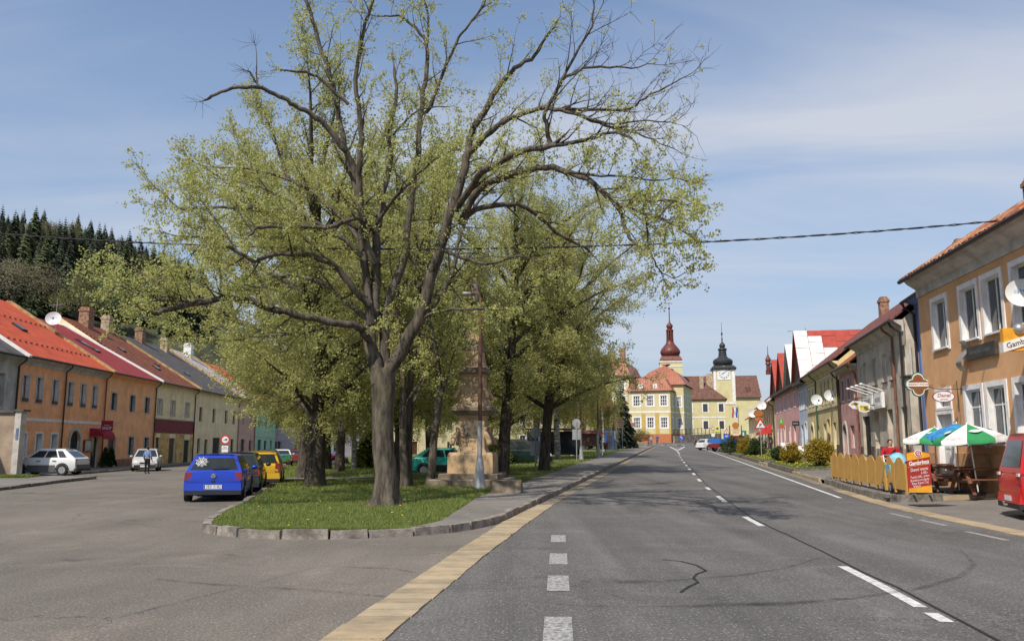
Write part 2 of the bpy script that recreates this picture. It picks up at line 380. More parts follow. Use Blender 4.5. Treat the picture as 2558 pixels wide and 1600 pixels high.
# tan gutter slabs along both road edges: each slab a piece while it can be picked apart
M_tand = mat('tan_joint', (0.21, 0.175, 0.13), 0.95, 0.25, 3); M_tans = [M_tan, mat('tan_slab_b', (0.37, 0.285, 0.175), 0.9, 0, 3.1, 0.4, 50, col2=(0.25, 0.2, 0.135)), mat('tan_slab_c', (0.44, 0.345, 0.22), 0.9, 0, 2.2, 0.4, 50, col2=(0.33, 0.265, 0.18))]
def slabs(name, edge0, edge1, y0, y1, step, ynear, seed):
    rnd = random.Random(seed)
    root = sheet(name, lambda Y: edge0(Y) + .03, lambda Y: edge1(Y) - .03, frange(y0, y1, 2.0), 1, 0.008, M_tand)
    Y = y0
    while Y < ynear:
        e = Y + step * rnd.uniform(0.9, 1.1); gp = 0.012
        b = MB(); h = 0.012 + rnd.uniform(0, 0.012); j0, j1 = rnd.uniform(-.008, .01), rnd.uniform(-.01, .008)
        P = [(edge0(Y + gp) + j0, Y + gp), (edge1(Y + gp) + j1, Y + gp + rnd.uniform(-.006, .006)), (edge1(e) + j1 + rnd.uniform(-.006, .006), e), (edge0(e) + j0 + rnd.uniform(-.006, .006), e)]
        b.extr([(x, y, g(x, y) + 0.002) for x, y in P], (0, 0, h)); b.build('slab', rnd.choice(M_tans), root); Y = e
    return root
def gutL(Y): return interp([(-12, -4.55), (7.7, -1.68), (13, -1.02), (19, -0.24), (24, Xl(24) + 0.03), (300, Xl(300) + 0.03)], Y)
slabs('left_gutter', gutL, lambda Y: roadL(Y) + 0.02, 4.5, 170, 0.33, 24, 3)
slabs('right_gutter', lambda Y: Xr(Y) - 0.56, lambda Y: Xr(Y) - 0.06, 8, 160, 0.5, 30, 4)

# painted lines, tar seams and skid marks lie on the road
road = bpy.data.objects['main_road']
def strip(name, pts, w, dz, m, parent, taper=False):
    pts = [Vector((p[0], p[1], 0)) for p in pts]; fine = []
    for a, b2 in zip(pts, pts[1:]):
        n = max(1, int((b2 - a).length / 0.8)); fine += [a.lerp(b2, i / n) for i in range(n)]
    fine.append(pts[-1]); b = MB(); N = len(fine)
    for i, p in enumerate(fine):
        d = fine[min(i + 1, N - 1)] - fine[max(i - 1, 0)]; d.normalize(); s = Vector((-d.y, d.x, 0)) * w / 2
        if taper: s *= 0.25 + 0.75 * math.sin(math.pi * min(1, max(0.06, i / (N - 1))))
        for q in (p + s, p - s): b.v.append((q.x, q.y, g(q.x, q.y) + dz))
    for i in range(N - 1): b.f.append((2 * i, 2 * i + 1, 2 * i + 3, 2 * i + 2)); b.m.append(0)
    return b.build(name, m, parent, recalc=False)
M_faded = mat('worn_paint', (0.42, 0.41, 0.385), 0.8, 0, 22, 0.3, 60, col2=(0.14, 0.135, 0.128), det=5)
cl = lambda Y: interp([(0, 3.2), (7, 4.1), (10.25, 4.56), (20.3, 5.62), (33.5, 7.6), (50, 10.45), (71.6, 14.3), (110, 21.3), (165, 31.4)], Y)
for a, e in ((8.5, 8.95), (9.25, 12.3), (18.35, 20.6), (25.2, 27.6), (30.7, 32.2), (36.2, 38.2), (42, 44), (48, 50), (54, 56), (60, 62), (66.5, 68.5), (73, 75), (80, 82)):
    strip('line_dash', [(cl(y) - 0.09, y) for y in (a, (a + e) / 2, e)], 0.14, 0.010, M_paint, road)
for a, e in ((7.0, 8.75), (10.25, 11.45), (12.5, 13.75), (15.3, 16.5)):
    strip('line_dash', [(0.42 + 0.055 * (y - 8), y) for y in (a, e)], 0.27, 0.010, M_faded, road)
for a, e, X in ((20.2, 21.6, 9.4), (18.4, 19.8, 9.28), (15.6, 17.2, 8.95), (13, 14.4, 8.6)):
    strip('line_dash', [(X, a), (X + 0.1, e)], 0.14, 0.010, M_faded, road)
strip('edge_line', [(Xr(y) - 1.05, y) for y in (26.8, 34, 42, 52, 64, 80, 100, 118)], 0.13, 0.010, M_paint, road)
strip('edge_line', [(Xr(118) - 1.05, 118), (Xr(128) - 1.6, 128), (Xr(136) - 1.0, 136)], 0.2, 0.010, M_paint, road)
for a in (88, 96, 104): strip('line_dash', [(cl(a), a), (cl(a + 4), a + 4)], 0.22, 0.010, M_paint, road)
for y in (112, 120, 128):
    strip('hatch_line', [(cl(y) - 0.1, y), (cl(y) + 1.2 + (y - 112) * 0.04, y + 2)], 0.35, 0.010, M_paint, road)
strip('hatch_line', [(cl(110), 110), (cl(140) - 0.8, 140)], 0.25, 0.010, M_paint, road)
strip('hatch_line', [(cl(110) + 0.2, 110), (cl(140) + 1.6, 140)], 0.25, 0.010, M_paint, road)
for k in range(9):                                 # zebra crossing at the refuge
    x = Xl(165) + 0.8 + k * 1.35
    if k not in (4, 5): strip('zebra_bar', [(x, 163.5), (x + 0.75, 167.5)], 0.6, 0.010, M_paint, road)
jit = random.Random(5)
strip('tar_seam', [(cl(y) + 0.05 + jit.uniform(-.02, .02), y) for y in frange(4.5, 80, 1.2)], 0.035, 0.012, M_tar, road)
# refuge island
rb = MB(); c0 = Vector((cl(158) + 0.3, 158, 0)); ol = []
for k in range(14):
    a = 2 * math.pi * k / 14; q = Vector((1.1 * math.cos(a), 6 * math.sin(a), 0)); q = Matrix.Rotation(R(-11), 3, 'Z') @ q + c0; ol.append((q.x, q.y, g(q.x, q.y) + 0.004))
rb.extr(ol, (0, 0, 0.14)); tag(rb.build('traffic_island', M_kerb), kind='structure')

M_skid = mat('skid', (0.03, 0.03, 0.03), 0.9, 0.0, 3)
_nt = M_skid.node_tree; _n = _nt.nodes.new('ShaderNodeTexNoise'); _n.inputs['Scale'].default_value = 2.3; _n.inputs['Detail'].default_value = 9; _n.inputs['Roughness'].default_value = .8
_t = _nt.nodes.new('ShaderNodeTexCoord'); _nt.links.new(_t.outputs['Object'], _n.inputs['Vector']); _m = _nt.nodes.new('ShaderNodeMapRange'); _nt.links.new(_n.outputs[0], _m.inputs[0])
_m.inputs[1].default_value = .42; _m.inputs[2].default_value = .7; _m.inputs[3].default_value = 0.02; _m.inputs[4].default_value = .5; _nt.links.new(_m.outputs[0], _nt.nodes['Principled BSDF'].inputs['Alpha'])
def pxline(name, pts, w, m, parent, dz=0.012, taper=True): return strip(name, [gnd(*p) for p in pts], w, dz, m, parent, taper)
pxline('skid_mark', [(1440, 1446), (1560, 1452), (1700, 1449), (1850, 1437), (1960, 1420), (2050, 1393)], 0.10, M_skid, road)
pxline('skid_mark', [(1390, 1510), (1560, 1517), (1800, 1513), (2000, 1505), (2130, 1495), (2300, 1470), (2400, 1440), (2435, 1410), (2400, 1375)], 0.11, M_skid, road)
pxline('skid_mark', [(1700, 1517), (1820, 1512), (1960, 1508), (2120, 1495)], 0.26, M_skid, road, 0.014)
pxline('skid_mark', [(1450, 1452), (1560, 1456), (1720, 1450)], 0.2, M_skid, road, 0.014)
pxline('tar_seam', [(1655, 1398), (1700, 1402), (1740, 1412), (1764, 1426), (1740, 1434), (1732, 1444), (1744, 1455), (1720, 1466), (1700, 1480)], 0.035, M_tar, road, taper=False)
street = bpy.data.objects['street']
pxline('tar_seam', [(130, 1592), (280, 1546), (500, 1490), (610, 1464), (700, 1440), (800, 1412)], 0.05, M_skid, street, 0.006)
pxline('tar_seam', [(390, 1446), (540, 1460), (640, 1465), (790, 1475), (950, 1488), (1060, 1497)], 0.16, M_skid, street, 0.007)
pxline('tar_seam', [(800, 1412), (900, 1417), (980, 1420), (1040, 1430)], 0.12, M_skid, street, 0.006)
for pts in ([(150, 1397), (190, 1400), (240, 1395)], [(0, 1410), (60, 1404)], [(105, 1368), (215, 1364)], [(560, 1384), (600, 1388)], [(350, 1281), (380, 1279)], [(330, 1257), (375, 1255)]):
    pxline('tar_patch', pts, 0.28, M_skid, street, 0.006)

# ------------------------------------------------------------------ park island: kerb stones, pavement, turf
def isl_left(Y): return interp([(15.85, -3.9), (16.0, -4.7), (16.4, -5.4), (17.2, -6.1), (18.5, -6.5), (20.6, -6.95), (23.8, -7.45), (29.2, -8.55), (34.6, -9.7), (49, -13.9), (60, -16.4), (81, -20.8), (105, -24), (130, -22), (170, -12)], Y)
def isl_right(Y): return interp([(15.85, -3.9), (15.95, -3.1), (16.2, -2.4), (16.6, -1.65), (17.2, -1.15), (18, -0.72), (19.2, -0.33), (20.6, -0.09)], Y) if Y < 20.6 else Xl(Y)
def walkL(Y): return interp([(15.85, -3.9), (16.9, -2.05), (18.3, -1.5), (21, -1.35), (26, -1.0), (29.5, -0.2)], Y) if Y < 29.5 else Xl(Y) - 2.0 - 0.4 * smooth(30, 60, Y)
yi = [15.87, 15.93, 16.0, 16.1, 16.25, 16.45, 16.7, 17, 17.4, 17.9, 18.5] + frange(19, 60, 0.75) + frange(62, 172, 2.5)
def isl_z(Y): return 0.13
sheet('turf', lambda Y: isl_left(Y) + 0.08, lambda Y: isl_right(Y) - 0.08, yi, 16, 0.10, M_grass)
sheet('pavement', lambda Y: max(walkL(Y), isl_left(Y) + .1), lambda Y: isl_right(Y) - 0.14, [y for y in yi if y > 16.3], 4, 0.118, M_walk)
# path crossing the park
pb = MB()
for k in range(13):
    t = k / 12; X = -10.6 + 10.5 * t; Y = 37.6 + 3.6 * t
    for dy in (0, 2.0 + 1.0 * (1 - t)): pb.v.append((X, Y + dy, g(X, Y + dy) + 0.125))
for k in range(12): pb.f.append((2 * k, 2 * k + 2, 2 * k + 3, 2 * k + 1)); pb.m.append(0)
tag(pb.build('path', M_walk, recalc=False), kind='structure')
def kerb(name, pts, h, w, near, stone=(0.75, 1.25), m=M_kerb, seed=1, dz=0.0, far_stone=None):
    """kerb of single stones along a polyline; beyond `near` metres one joined run"""
    rnd = random.Random(seed); root = thing(name, None, None); tag(root, kind='structure')
    P = [Vector((p[0], p[1], 0)) for p in pts]; L = [0]
    for a, b2 in zip(P, P[1:]): L.append(L[-1] + (b2 - a).length)
    def pos(s):
        s = min(max(s, 0), L[-1])
        for i in range(len(P) - 1):
            if s <= L[i + 1] + 1e-9: return P[i].lerp(P[i + 1], (s - L[i]) / max(1e-9, L[i + 1] - L[i]))
        return P[-1].copy()
    s = 0; far = MB()
    while s < L[-1] - 0.2:
        ln = rnd.uniform(*stone)
        if pos(s).y > near: ln = 3.0
        e = min(s + ln, L[-1]); gp = 0.012
        gp = .007; A, B = pos(s + gp), pos(e - gp); d = (B - A)
        if d.length < 0.05: break
        d.normalize(); nrm = Vector((-d.y, d.x, 0))
        o1 = nrm * (w / 2); hh = h + rnd.uniform(-0.018, 0.018); tw = rnd.uniform(-0.01, 0.01); A = A + nrm * rnd.uniform(-.012, .012); B = B + nrm * rnd.uniform(-.012, .012)
        b = MB() if A.y <= near else far; n = len(b.v)
        for q, up in ((A + o1, 0), (A - o1, 0), (B - o1, 0), (B + o1, 0), (A + o1 * .86, 1), (A - o1 * .86, 1), (B - o1 * .86, 1), (B + o1 * .86, 1)):
            if up: q = q + d * (0.012 if (q - A).length < (q - B).length else -0.012)
            b.v.append((q.x, q.y, g(q.x, q.y) + dz + (hh + rnd.uniform(-.006, .006) + tw if up else -0.06)))
        for q in ((0, 3, 2, 1), (4, 5, 6, 7), (0, 1, 5, 4), (1, 2, 6, 5), (2, 3, 7, 6), (3, 0, 4, 7)): b.f.append(tuple(n + i for i in q)); b.m.append(0)
        if b is not far: b.build('kerb_stone', m, root)
        s = e
    if far.v: tag(far.build('kerb_run', m, root), kind='stuff')
    return root
ring = [(isl_left(y), y) for y in (49, 41, 34.6, 29.2, 26, 23.8, 20.6, 19.5, 18.5, 17.8, 17.2, 16.7, 16.4, 16.15, 16.0)] + [(-3.9, 15.86)] + [(isl_right(y), y) for y in (15.95, 16.2, 16.6, 17.2, 18, 19.2, 20.6, 23, 26, 30, 38, 60, 100, 165)]
kerb('park_kerb', ring, 0.15, 0.2, 62, (0.55, 1.0), seed=8)
kerb('park_kerb', [(isl_left(y) , y) for y in (49.2, 60, 81, 105)], 0.12, 0.2, 50, seed=9)

# left pavement in front of the left-hand houses
lk = [(-19.6, 33), (-20.8, 38.6), (-21.0, 42.5), (-21.2, 44.4)]
def leftk(Y): return interp([(28, -19), (33, -19.6), (39, -20.8), (44.8, -21.6), (45.5, -24.6), (50, -25.6), (58, -26.4), (78, -28.9), (110, -31.2), (150, -32)], Y)
sheet('left_pavement', lambda Y: -33.5 - 0.034 * (Y - 20), leftk, frange(25, 45.2, 0.8) + frange(45.4, 120, 1.5), 8, 0.10, M_walk)
kerb('left_kerb', [(leftk(y), y) for y in (25, 33, 39, 44.8, 45.5, 50, 58, 78, 110)], 0.13, 0.16, 75, (0.9, 1.4), M_kerbd, 12)
sheet('turf', lambda Y: -30.5, lambda Y: -24.3 + 0.25 * math.sin(Y * 3), frange(42.6, 44.4, 0.3), 10, 0.125, M_grass)

# right-hand pavement, planted verge and the raised kerb round the beer garden
sheet('right_pavement', lambda Y: Xr(Y) + 0.02, lambda Y: Xr(Y) + 9, frange(25.3, 60, 0.7) + frange(61, 165, 2), 10, 0.12, M_walk)
kerb('garden_kerb', [(Xr(36.2) + 1.0, 36.2), (Xr(35.6) + 0.05, 35.5), (Xr(34.5), 34.3), (Xr(30), 30), (Xr(26.2), 26.2), (Xr(25.4) + 0.15, 25.35), (Xr(25) + 0.9, 25.05), (12.6, 25.25)], 0.2, 0.28, 60, (0.9, 1.6), M_kerbd, 14)
kerb('garden_kerb', [(12.6, 25.27), (13.3, 25.3), (14.6, 25.25), (16.5, 25.2)], 0.135, 0.2, 60, (0.9, 1.3), M_tan, 15)
def verge(y0, y1, w, seed):
    sheet('turf', lambda Y: Xr(Y) + 0.15, lambda Y: Xr(Y) + w, frange(y0, y1, 0.8), 5, 0.2, M_grass)
    kerb('verge_kerb', [(Xr(y1) + w, y1 + .1), (Xr(y1) + 0.1, y1 + .1)] + [(Xr(y) + 0.06, y) for y in frange(y1, y0, 6)] + [(Xr(y0) + 0.06, y0), (Xr(y0) + w, y0 - 0.1)], 0.24, 0.16, 95, (0.9, 1.4), M_kerbd, seed)
kerb('pavement_kerb', [(Xr(y), y) for y in (36.0, 39, 43.6)], 0.13, 0.14, 95, (0.9, 1.3), M_tan, 23)
kerb('pavement_kerb', [(Xr(y), y) for y in (54.4, 56.5, 58.6)], 0.13, 0.14, 95, (0.9, 1.3), M_tan, 24)
kerb('pavement_kerb', [(Xr(y), y) for y in (96, 120, 160)], 0.13, 0.14, 95, (0.9, 1.3), M_kerbd, 25)
verge(43.6, 54.5, 4.0, 21)
verge(58.5, 96, 4.4, 22)
# drain cover in the bay
db = MB(); c = gnd(2330, 1262); db.box(-0.55, 0.55, -0.3, 0.3, 0.002, 0.02); o = db.build('drain_cover', M_tar, loc=c, rotz=R(8)); tag(o, 'dark metal drain cover set in the tan gutter beside the beer garden', 'drain cover')
# ------------------------------------------------------------------ buildings
M_glass = mat('window_glass', (0.05, 0.06, 0.075), 0.08, 0.25, 1.5, spec=0.7)
M_curt = mat('curtained_glass', (0.36, 0.38, 0.41), 0.25, 0.25, 1.2, spec=0.6, stretch=(6, 6, 0.6))
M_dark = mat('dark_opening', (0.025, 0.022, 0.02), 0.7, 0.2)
M_wframe = mat('white_frame', (0.72, 0.71, 0.69), 0.5, 0.06)
M_bframe = mat('brown_frame', (0.085, 0.05, 0.032), 0.6, 0.2)
M_white = mat('white_plaster', (0.78, 0.75, 0.73), 0.9, 0.1, 2, 0.15)
M_greytrim = mat('grey_trim', (0.5, 0.46, 0.42), 0.9, 0.15, 2, 0.15)
M_gutter = mat('gutter_brown', (0.07, 0.045, 0.035), 0.5, 0.2, metal=0.2)
M_gutterd = mat('gutter_dark', (0.035, 0.03, 0.028), 0.5, 0.2, metal=0.2)
M_coppipe = mat('pipe_rust', (0.2, 0.085, 0.05), 0.6, 0.2)
M_greenpipe = mat('pipe_green', (0.035, 0.1, 0.05), 0.5, 0.1)
M_wood = mat('door_wood', (0.12, 0.055, 0.028), 0.6, 0.3, 3, stretch=(8, 8, 1))
M_brick = mat('chimney_brick', (0.30, 0.17, 0.11), 0.95, 0.35, 5, 0.4)
M_chplaster = mat('chimney_plaster', (0.42, 0.32, 0.22), 0.95, 0.3, 3, 0.3)
M_metal = mat('grey_metal', (0.32, 0.33, 0.34), 0.45, 0.12, 4, metal=0.6)
M_wmetal = mat('white_enamel', (0.74, 0.74, 0.73), 0.35, 0.05)
M_black = mat('black_paint', (0.02, 0.02, 0.022), 0.5, 0.1)

def rotz_of(P0, P1): return math.atan2(P1[1] - P0[1], P1[0] - P0[0])
WCACHE = {}
def window(parent, u, z0, w, h, inset, fr, pane, mull=(2, 1), sill=None, sur=None, surw=0.1, box=False, fw=0.055, name='window', bars=False, transom=None, wall_depth=0.2):
    key = (round(w, 2), round(h, 2), fr.name, pane.name, mull, fw, inset, transom)
    if key not in WCACHE:
        f = MB(); x0, x1 = -w / 2, w / 2; y0, y1 = inset, inset + 0.05
        f.box(x0, x1, y0, y1, 0, fw); f.box(x0, x1, y0, y1, h - fw, h); f.box(x0, x0 + fw, y0, y1, fw, h - fw); f.box(x1 - fw, x1, y0, y1, fw, h - fw)
        for i in range(1, mull[0]):
            x = x0 + w * i / mull[0]; f.box(x - fw * .45, x + fw * .45, y0 + .004, y1, fw, h - fw)
        for i in range(1, mull[1]):
            z = h * (transom if transom else i / mull[1]); f.box(x0 + fw, x1 - fw, y0 + .007, y1, z - fw * .4, z + fw * .4)
        p = MB(); p.box(x0 + 0.01, x1 - 0.01, inset + 0.025, inset + 0.04, 0.01, h - 0.01)
        WCACHE[key] = (f.mesh(name, fr), p.mesh('pane', pane))
    o = link(name, WCACHE[key][0], parent, (u, 0, z0)); link('pane', WCACHE[key][1], o)
    if sill: 
        b = MB(); b.box(-w / 2 - 0.06, w / 2 + 0.06, -0.09, inset, -0.06, -0.003); b.build('sill', sill, o)
    if sur:
        b = MB(); s = surw; b.box(-w / 2 - s, -w / 2 - 0.001, -0.035, -0.001, -s * .7, h + s); b.box(w / 2 + 0.001, w / 2 + s, -0.035, -0.001, -s * .7, h + s)
        b.box(-w / 2 - 0.001, w / 2 + 0.001, -0.034, -0.001, h + 0.001, h + s)
        if not sill: b.box(-w / 2 - .001, w / 2 + .001, -0.034, -0.001, -s * .7, -.001)
        b.build('surround', sur, o)
    if box:
        b = MB(); b.box(-w / 2 + 0.02, w / 2 - 0.02, -0.08, 0.12, 0.0, 0.2); b.build('flower_box', M_bframe, o)
    return o
def door(parent, u, z0, w, h, inset, m, sur=None, pan=2):
    b = MB(); b.box(-w / 2, w / 2, inset, inset + 0.06, 0, h)
    for i in range(pan):
        x = -w / 2 + w * (i + .5) / pan; pw = w / pan * .34
        for a, e in ((0.12, 0.42), (0.48, 0.78)): b.box(x - pw, x + pw, inset - 0.02, inset, h * a, h * e)
    o = b.build('door', m, parent, loc=(u, 0, z0))
    hb = MB(); hb.tube([(w * .36, inset - 0.07, h * .47), (w * .2, inset - 0.07, h * .47)], 0.018, 6); hb.build('handle', M_metal, o)
    if sur:
        b = MB(); b.box(-w / 2 - .12, -w / 2 - .001, -.035, -.001, 0, h + .12); b.box(w / 2 + .001, w / 2 + .12, -.035, -.001, 0, h + .12); b.box(-w / 2 - .001, w / 2 + .001, -.034, -.001, h + .001, h + .12); b.build('surround', sur, o)
    return o
def facade(b, L, h, ops, depth=0.22, z0=-0.6, mi=0, rm=0):
    """front wall with real openings (x0,x1,z0,z1) and their reveals"""
    us = sorted({0, L} | {x for o in ops for x in o[:2]}); zs = sorted({z0, h} | {z for o in ops for z in o[2:4]})
    for i in range(len(us) - 1):
        for j in range(len(zs) - 1):
            cu, cz = (us[i] + us[i + 1]) / 2, (zs[j] + zs[j + 1]) / 2
            if any(o[0] < cu < o[1] and o[2] < cz < o[3] for o in ops): continue
            b.quad((us[i], 0, zs[j]), (us[i + 1], 0, zs[j]), (us[i + 1], 0, zs[j + 1]), (us[i], 0, zs[j + 1]), mi)
    for x0, x1, a, e in [o[:4] for o in ops]:
        d = depth
        b.quad((x0, 0, a), (x0, d, a), (x0, d, e), (x0, 0, e), rm); b.quad((x1, 0, a), (x1, 0, e), (x1, d, e), (x1, d, a), rm)
        b.quad((x0, 0, e), (x0, d, e), (x1, d, e), (x1, 0, e), rm); b.quad((x0, 0, a), (x1, 0, a), (x1, d, a), (x0, d, a), rm)
        b.quad((x0, d, a), (x1, d, a), (x1, d, e), (x0, d, e), mi)
def house(label, P0, P1, zb, he, wall, ops, roof, depth=12, pitch=34, ov=0.45, plinth=None, bands=(), cornice=None, gut=None, pipes=(), chims=(), sky=(), par=(), reveal=0.22, name='house', ridge_y=None, group=None, gable_mat=None, rmat=None):
    """ops: ('w'|'d'|'a', u, z, width, height, options); z is a world height. Local frame: x along the street front, -y to the street"""
    L = math.hypot(P1[0] - P0[0], P1[1] - P0[1])
    t = thing(name, label, 'house', (P0[0], P0[1], zb), rotz_of(P0, P1), group)
    H = he - zb; rects = []
    for k, u, z, w, h, op in ops: rects.append((u - w / 2, u + w / 2, z - zb, z - zb + h))
    b = MB(); facade(b, L, H, rects, reveal, rm=2 if rmat else 0)
    ry = ridge_y or depth / 2; rz = H + (ry) * math.tan(R(pitch))
    gm = 1 if gable_mat else 0
    for x in (0, L):
        b.poly([(x, 0, -.6), (x, depth, -.6), (x, depth, H), (x, ry, rz), (x, 0, H)], gm)
    b.quad((0, depth, -.6), (L, depth, -.6), (L, depth, H), (0, depth, H))
    b.build('wall', [wall, gable_mat or wall, rmat or wall], t)
    for (k, u, z, w, h, op), r in zip(ops, rects):
        op = dict(op)
        if k == 'w': window(t, u, z - zb, w, h, op.pop('inset', 0.14), op.pop('fr', M_wframe), op.pop('pane', M_glass), **op)
        elif k == 'd': door(t, u, z - zb, w, h, 0.14, op.get('m', M_wood), op.get('sur'))
        elif k == 'a':                             # arched portal: spandrels, arch trim and a door
            s = MB(); n = 10; R0 = w / 2; zc = z - zb + h - R0
            for sg in (-1, 1):
                arc = [(u + sg * R0 * math.cos(math.pi / 2 * i / n), zc + R0 * math.sin(math.pi / 2 * i / n)) for i in range(n + 1)]
                s.extr([(x, 0.003, zz) for x, zz in arc] + [(u + sg * R0, 0.003, zc + R0)], (0, 0.2, 0))
            s.build('spandrel', wall, t)
            tr = MB(); pts = [(u - R0 - .07, -0.02, z - zb)] + [(u - (R0 + .07) * math.cos(math.pi * i / 16), -0.02, zc + (R0 + .07) * math.sin(math.pi * i / 16)) for i in range(17)] + [(u + R0 + .07, -0.02, z - zb)]
            for a, e in zip(pts, pts[1:]): tr.bar(a, e, 0.14 if False else 0.1, 0.22, up=(0, 1, 0)) if False else tr.bar(a, e, 0.2, 0.1, up=(0, 1, 0))
            tr.build('arch_surround', op.get('sur', M_greytrim), t)
            door(t, u, z - zb, w, h, 0.16, op.get('m', M_dark))
    if plinth:
        cur = 0; ph = plinth[0]; runs = []
        for x0, x1, a, e in sorted([r for r in rects if r[2] < ph]):
            if x0 - .14 > cur: runs.append((cur, x0 - .14))
            cur = x1 + .14
        if cur < L: runs.append((cur, L))
        for x0, x1 in runs: b = MB(); b.box(x0, x1, -0.06, -0.002, -.6, ph); b.build('plinth', plinth[1], t)
    for (v0, v1, m, pr) in bands:
        b = MB(); cur = 0.02
        for x0, x1, a, e in sorted([r for r in rects if r[2] < v1 - zb and r[3] > v0 - zb]):
            if x0 > cur: b.box(cur, x0, -pr, -0.002, v0 - zb, v1 - zb)
            cur = x1
        if cur < L - .02: b.box(cur, L - 0.02, -pr, -0.002, v0 - zb, v1 - zb)
        b.build('band', m, t)
    if cornice:
        b = MB(); ch = cornice[0]; o2 = ov - 0.08
        pr = [(0, H - ch), (-0.05, H - ch), (-0.07, H - ch * .55), (-o2 * .75, H - ch * .25), (-o2, H - 0.03), (0, H - 0.03)]
        b.extr([(0.01, y - 0.002, z) for y, z in pr], (L - 0.02, 0, 0)); b.build('cornice', cornice[1], t)
    tp = math.tan(R(pitch)); th = 0.1
    b = MB(); e0 = (-ov, H - ov * tp + 0.02 + ov * tp * 0.75)
    b.extr([(-0.02, e0[0], e0[1]), (-0.02, ry, rz + 0.02), (-0.02, depth + ov, H - (0) + .02), (-0.02, depth + ov, H + .02 + th), (-0.02, ry, rz + 0.02 + th), (-0.02, e0[0], e0[1] + th)], (L + 0.04, 0, 0))
    ro = b.build('roof', roof, t)
    def rsurf(u, s): return (u, e0[0] + (ry - e0[0]) * s, e0[1] + th + (rz + .02 - e0[1]) * s)
    sl = Vector((0, ry - e0[0], rz - e0[1])).normalized()
    for x, m, w in par:
        b = MB(); a = Vector(rsurf(x, -0.02)); e = Vector(rsurf(x, 1.0)); b.bar(a + Vector((0, 0, .03)), e + Vector((0, 0, .03)), w, 0.26); 
        e2 = Vector((x, depth + ov, H + th)); b.bar(e + Vector((0, 0, .03)), e2, w, 0.26); b.build('parapet', m, t)
    for (u, s, w, d, h, m) in chims:
        p = rsurf(u, s); b = MB(); b.box(u - w / 2, u + w / 2, p[1] - d / 2, p[1] + d / 2, p[2] - 0.6, p[2] + h); b.box(u - w / 2 - .06, u + w / 2 + .06, p[1] - d / 2 - .06, p[1] + d / 2 + .06, p[2] + h - .28, p[2] + h - .1); b.box(u - w / 2 + .06, u + w / 2 - .06, p[1] - d / 2 + .06, p[1] + d / 2 - .06, p[2] + h, p[2] + h + .12)
        b.build('chimney', m, ro)
    for (u, s, w, l) in sky:
        a = Vector(rsurf(u, s)); e = a + sl * l; b = MB(); nrm = Vector((0, -sl.z, sl.y)); b.bar(a + nrm * .05, e + nrm * .05, w, 0.14, up=(0, 0, 1)); o = b.build('skylight', M_gutterd, ro)
        b = MB(); b.bar(a + nrm * .115 + sl * .08, e + nrm * .115 - sl * .08, w - .14, 0.02); b.build('pane', M_glass, o)
    if gut:
        b = MB(); b.tube([(-0.03, e0[0] - 0.06, e0[1] + 0.02), (L + 0.03, e0[0] - 0.06, e0[1] + 0.02)], 0.075, 8); gu = b.build('gutter', gut, t, smoothed=True)
    for u, m in pipes:
        b = MB(); b.tube([(u, e0[0] - 0.06, e0[1]), (u, e0[0] + 0.02, e0[1] - 0.2), (u, -0.11, e0[1] - 0.5), (u, -0.11, 0.1), (u, -0.2, 0.0)], 0.055, 8); b.build('downpipe', m, t, smoothed=True)
    return t, ro, rsurf
LX = lambda Y: (-28.6 - .034 * Y, Y)
GL = lambda Y: (19.35 + .209 * (Y - 47), Y)

# ---- left-hand row
M_or1 = mat('plaster_orange', (0.90, 0.43, 0.21), 0.9, 0.1, 1.2, 0.2); M_or2 = mat('plaster_orange_b', (0.90, 0.46, 0.23), 0.9, 0.1, 1.0, 0.2)
M_bei = mat('plaster_beige', (0.84, 0.70, 0.43), 0.9, 0.1, 1.0, 0.2); M_bei2 = mat('plaster_tan', (0.82, 0.68, 0.44), 0.9, 0.1, 0.8, 0.2)
M_maroon = mat('maroon_band', (0.2, 0.035, 0.045), 0.8, 0.2); M_ochre = mat('ochre_base', (0.6, 0.4, 0.15), 0.9, 0.25, 1.4)
M_pinkp = mat('plaster_pink', (0.58, 0.37, 0.31), 0.9, 0.12, 1); M_greenp = mat('plaster_green', (0.33, 0.58, 0.42), 0.9, 0.1, 1); M_lav = mat('plaster_lavender', (0.40, 0.37, 0.40), 0.9, 0.1, 1)
M_greyp = mat('plaster_grey', (0.48, 0.46, 0.42), 0.95, 0.18, 1.0, 0.25)
M_rred = stripes('roof_red_sheet', (0.58, 0.10, 0.04), (0.36, 0.05, 0.025), 0.62, 'X', 0.06, 0.7, 0.16)
M_rcrim = stripes('roof_crimson', (0.33, 0.045, 0.04), (0.17, 0.022, 0.022), 0.34, 'Y', 0.14, 0.7, 0.14)
M_rtile = stripes('roof_brown_tile', (0.29, 0.095, 0.05), (0.07, 0.028, 0.018), 0.33, 'Y', 0.34, 0.85, 0.25)
M_rgrey = stripes('roof_grey', (0.115, 0.105, 0.10), (0.06, 0.055, 0.055), 0.4, 'Y', 0.12, 0.9, 0.25)
M_rpale = stripes('roof_pale_patchy', (0.62, 0.58, 0.55), (0.28, 0.17, 0.12), 0.38, 'Y', 0.2, 0.85, 0.3, period2=0.9)
M_tancap = mat('gable_cap', (0.42, 0.27, 0.12), 0.9, 0.25, 2)
M_sy = mat('school_yellow', (0.60, 0.53, 0.29), .9, .06, .6); M_syd = mat('school_ochre', (0.52, 0.38, 0.12), .9, .08, .8); M_sbase = mat('school_base', (0.48, 0.17, 0.07), .9, .1)
M_sroof = stripes('school_roof', (0.36, 0.135, 0.085), (0.2, 0.07, 0.045), 0.55, 'X', 0.1, .5, .12); M_broof = stripes('old_brown_roof', (0.17, 0.085, 0.065), (0.09, 0.045, 0.035), 0.45, 'Z', .2, .9, .3)
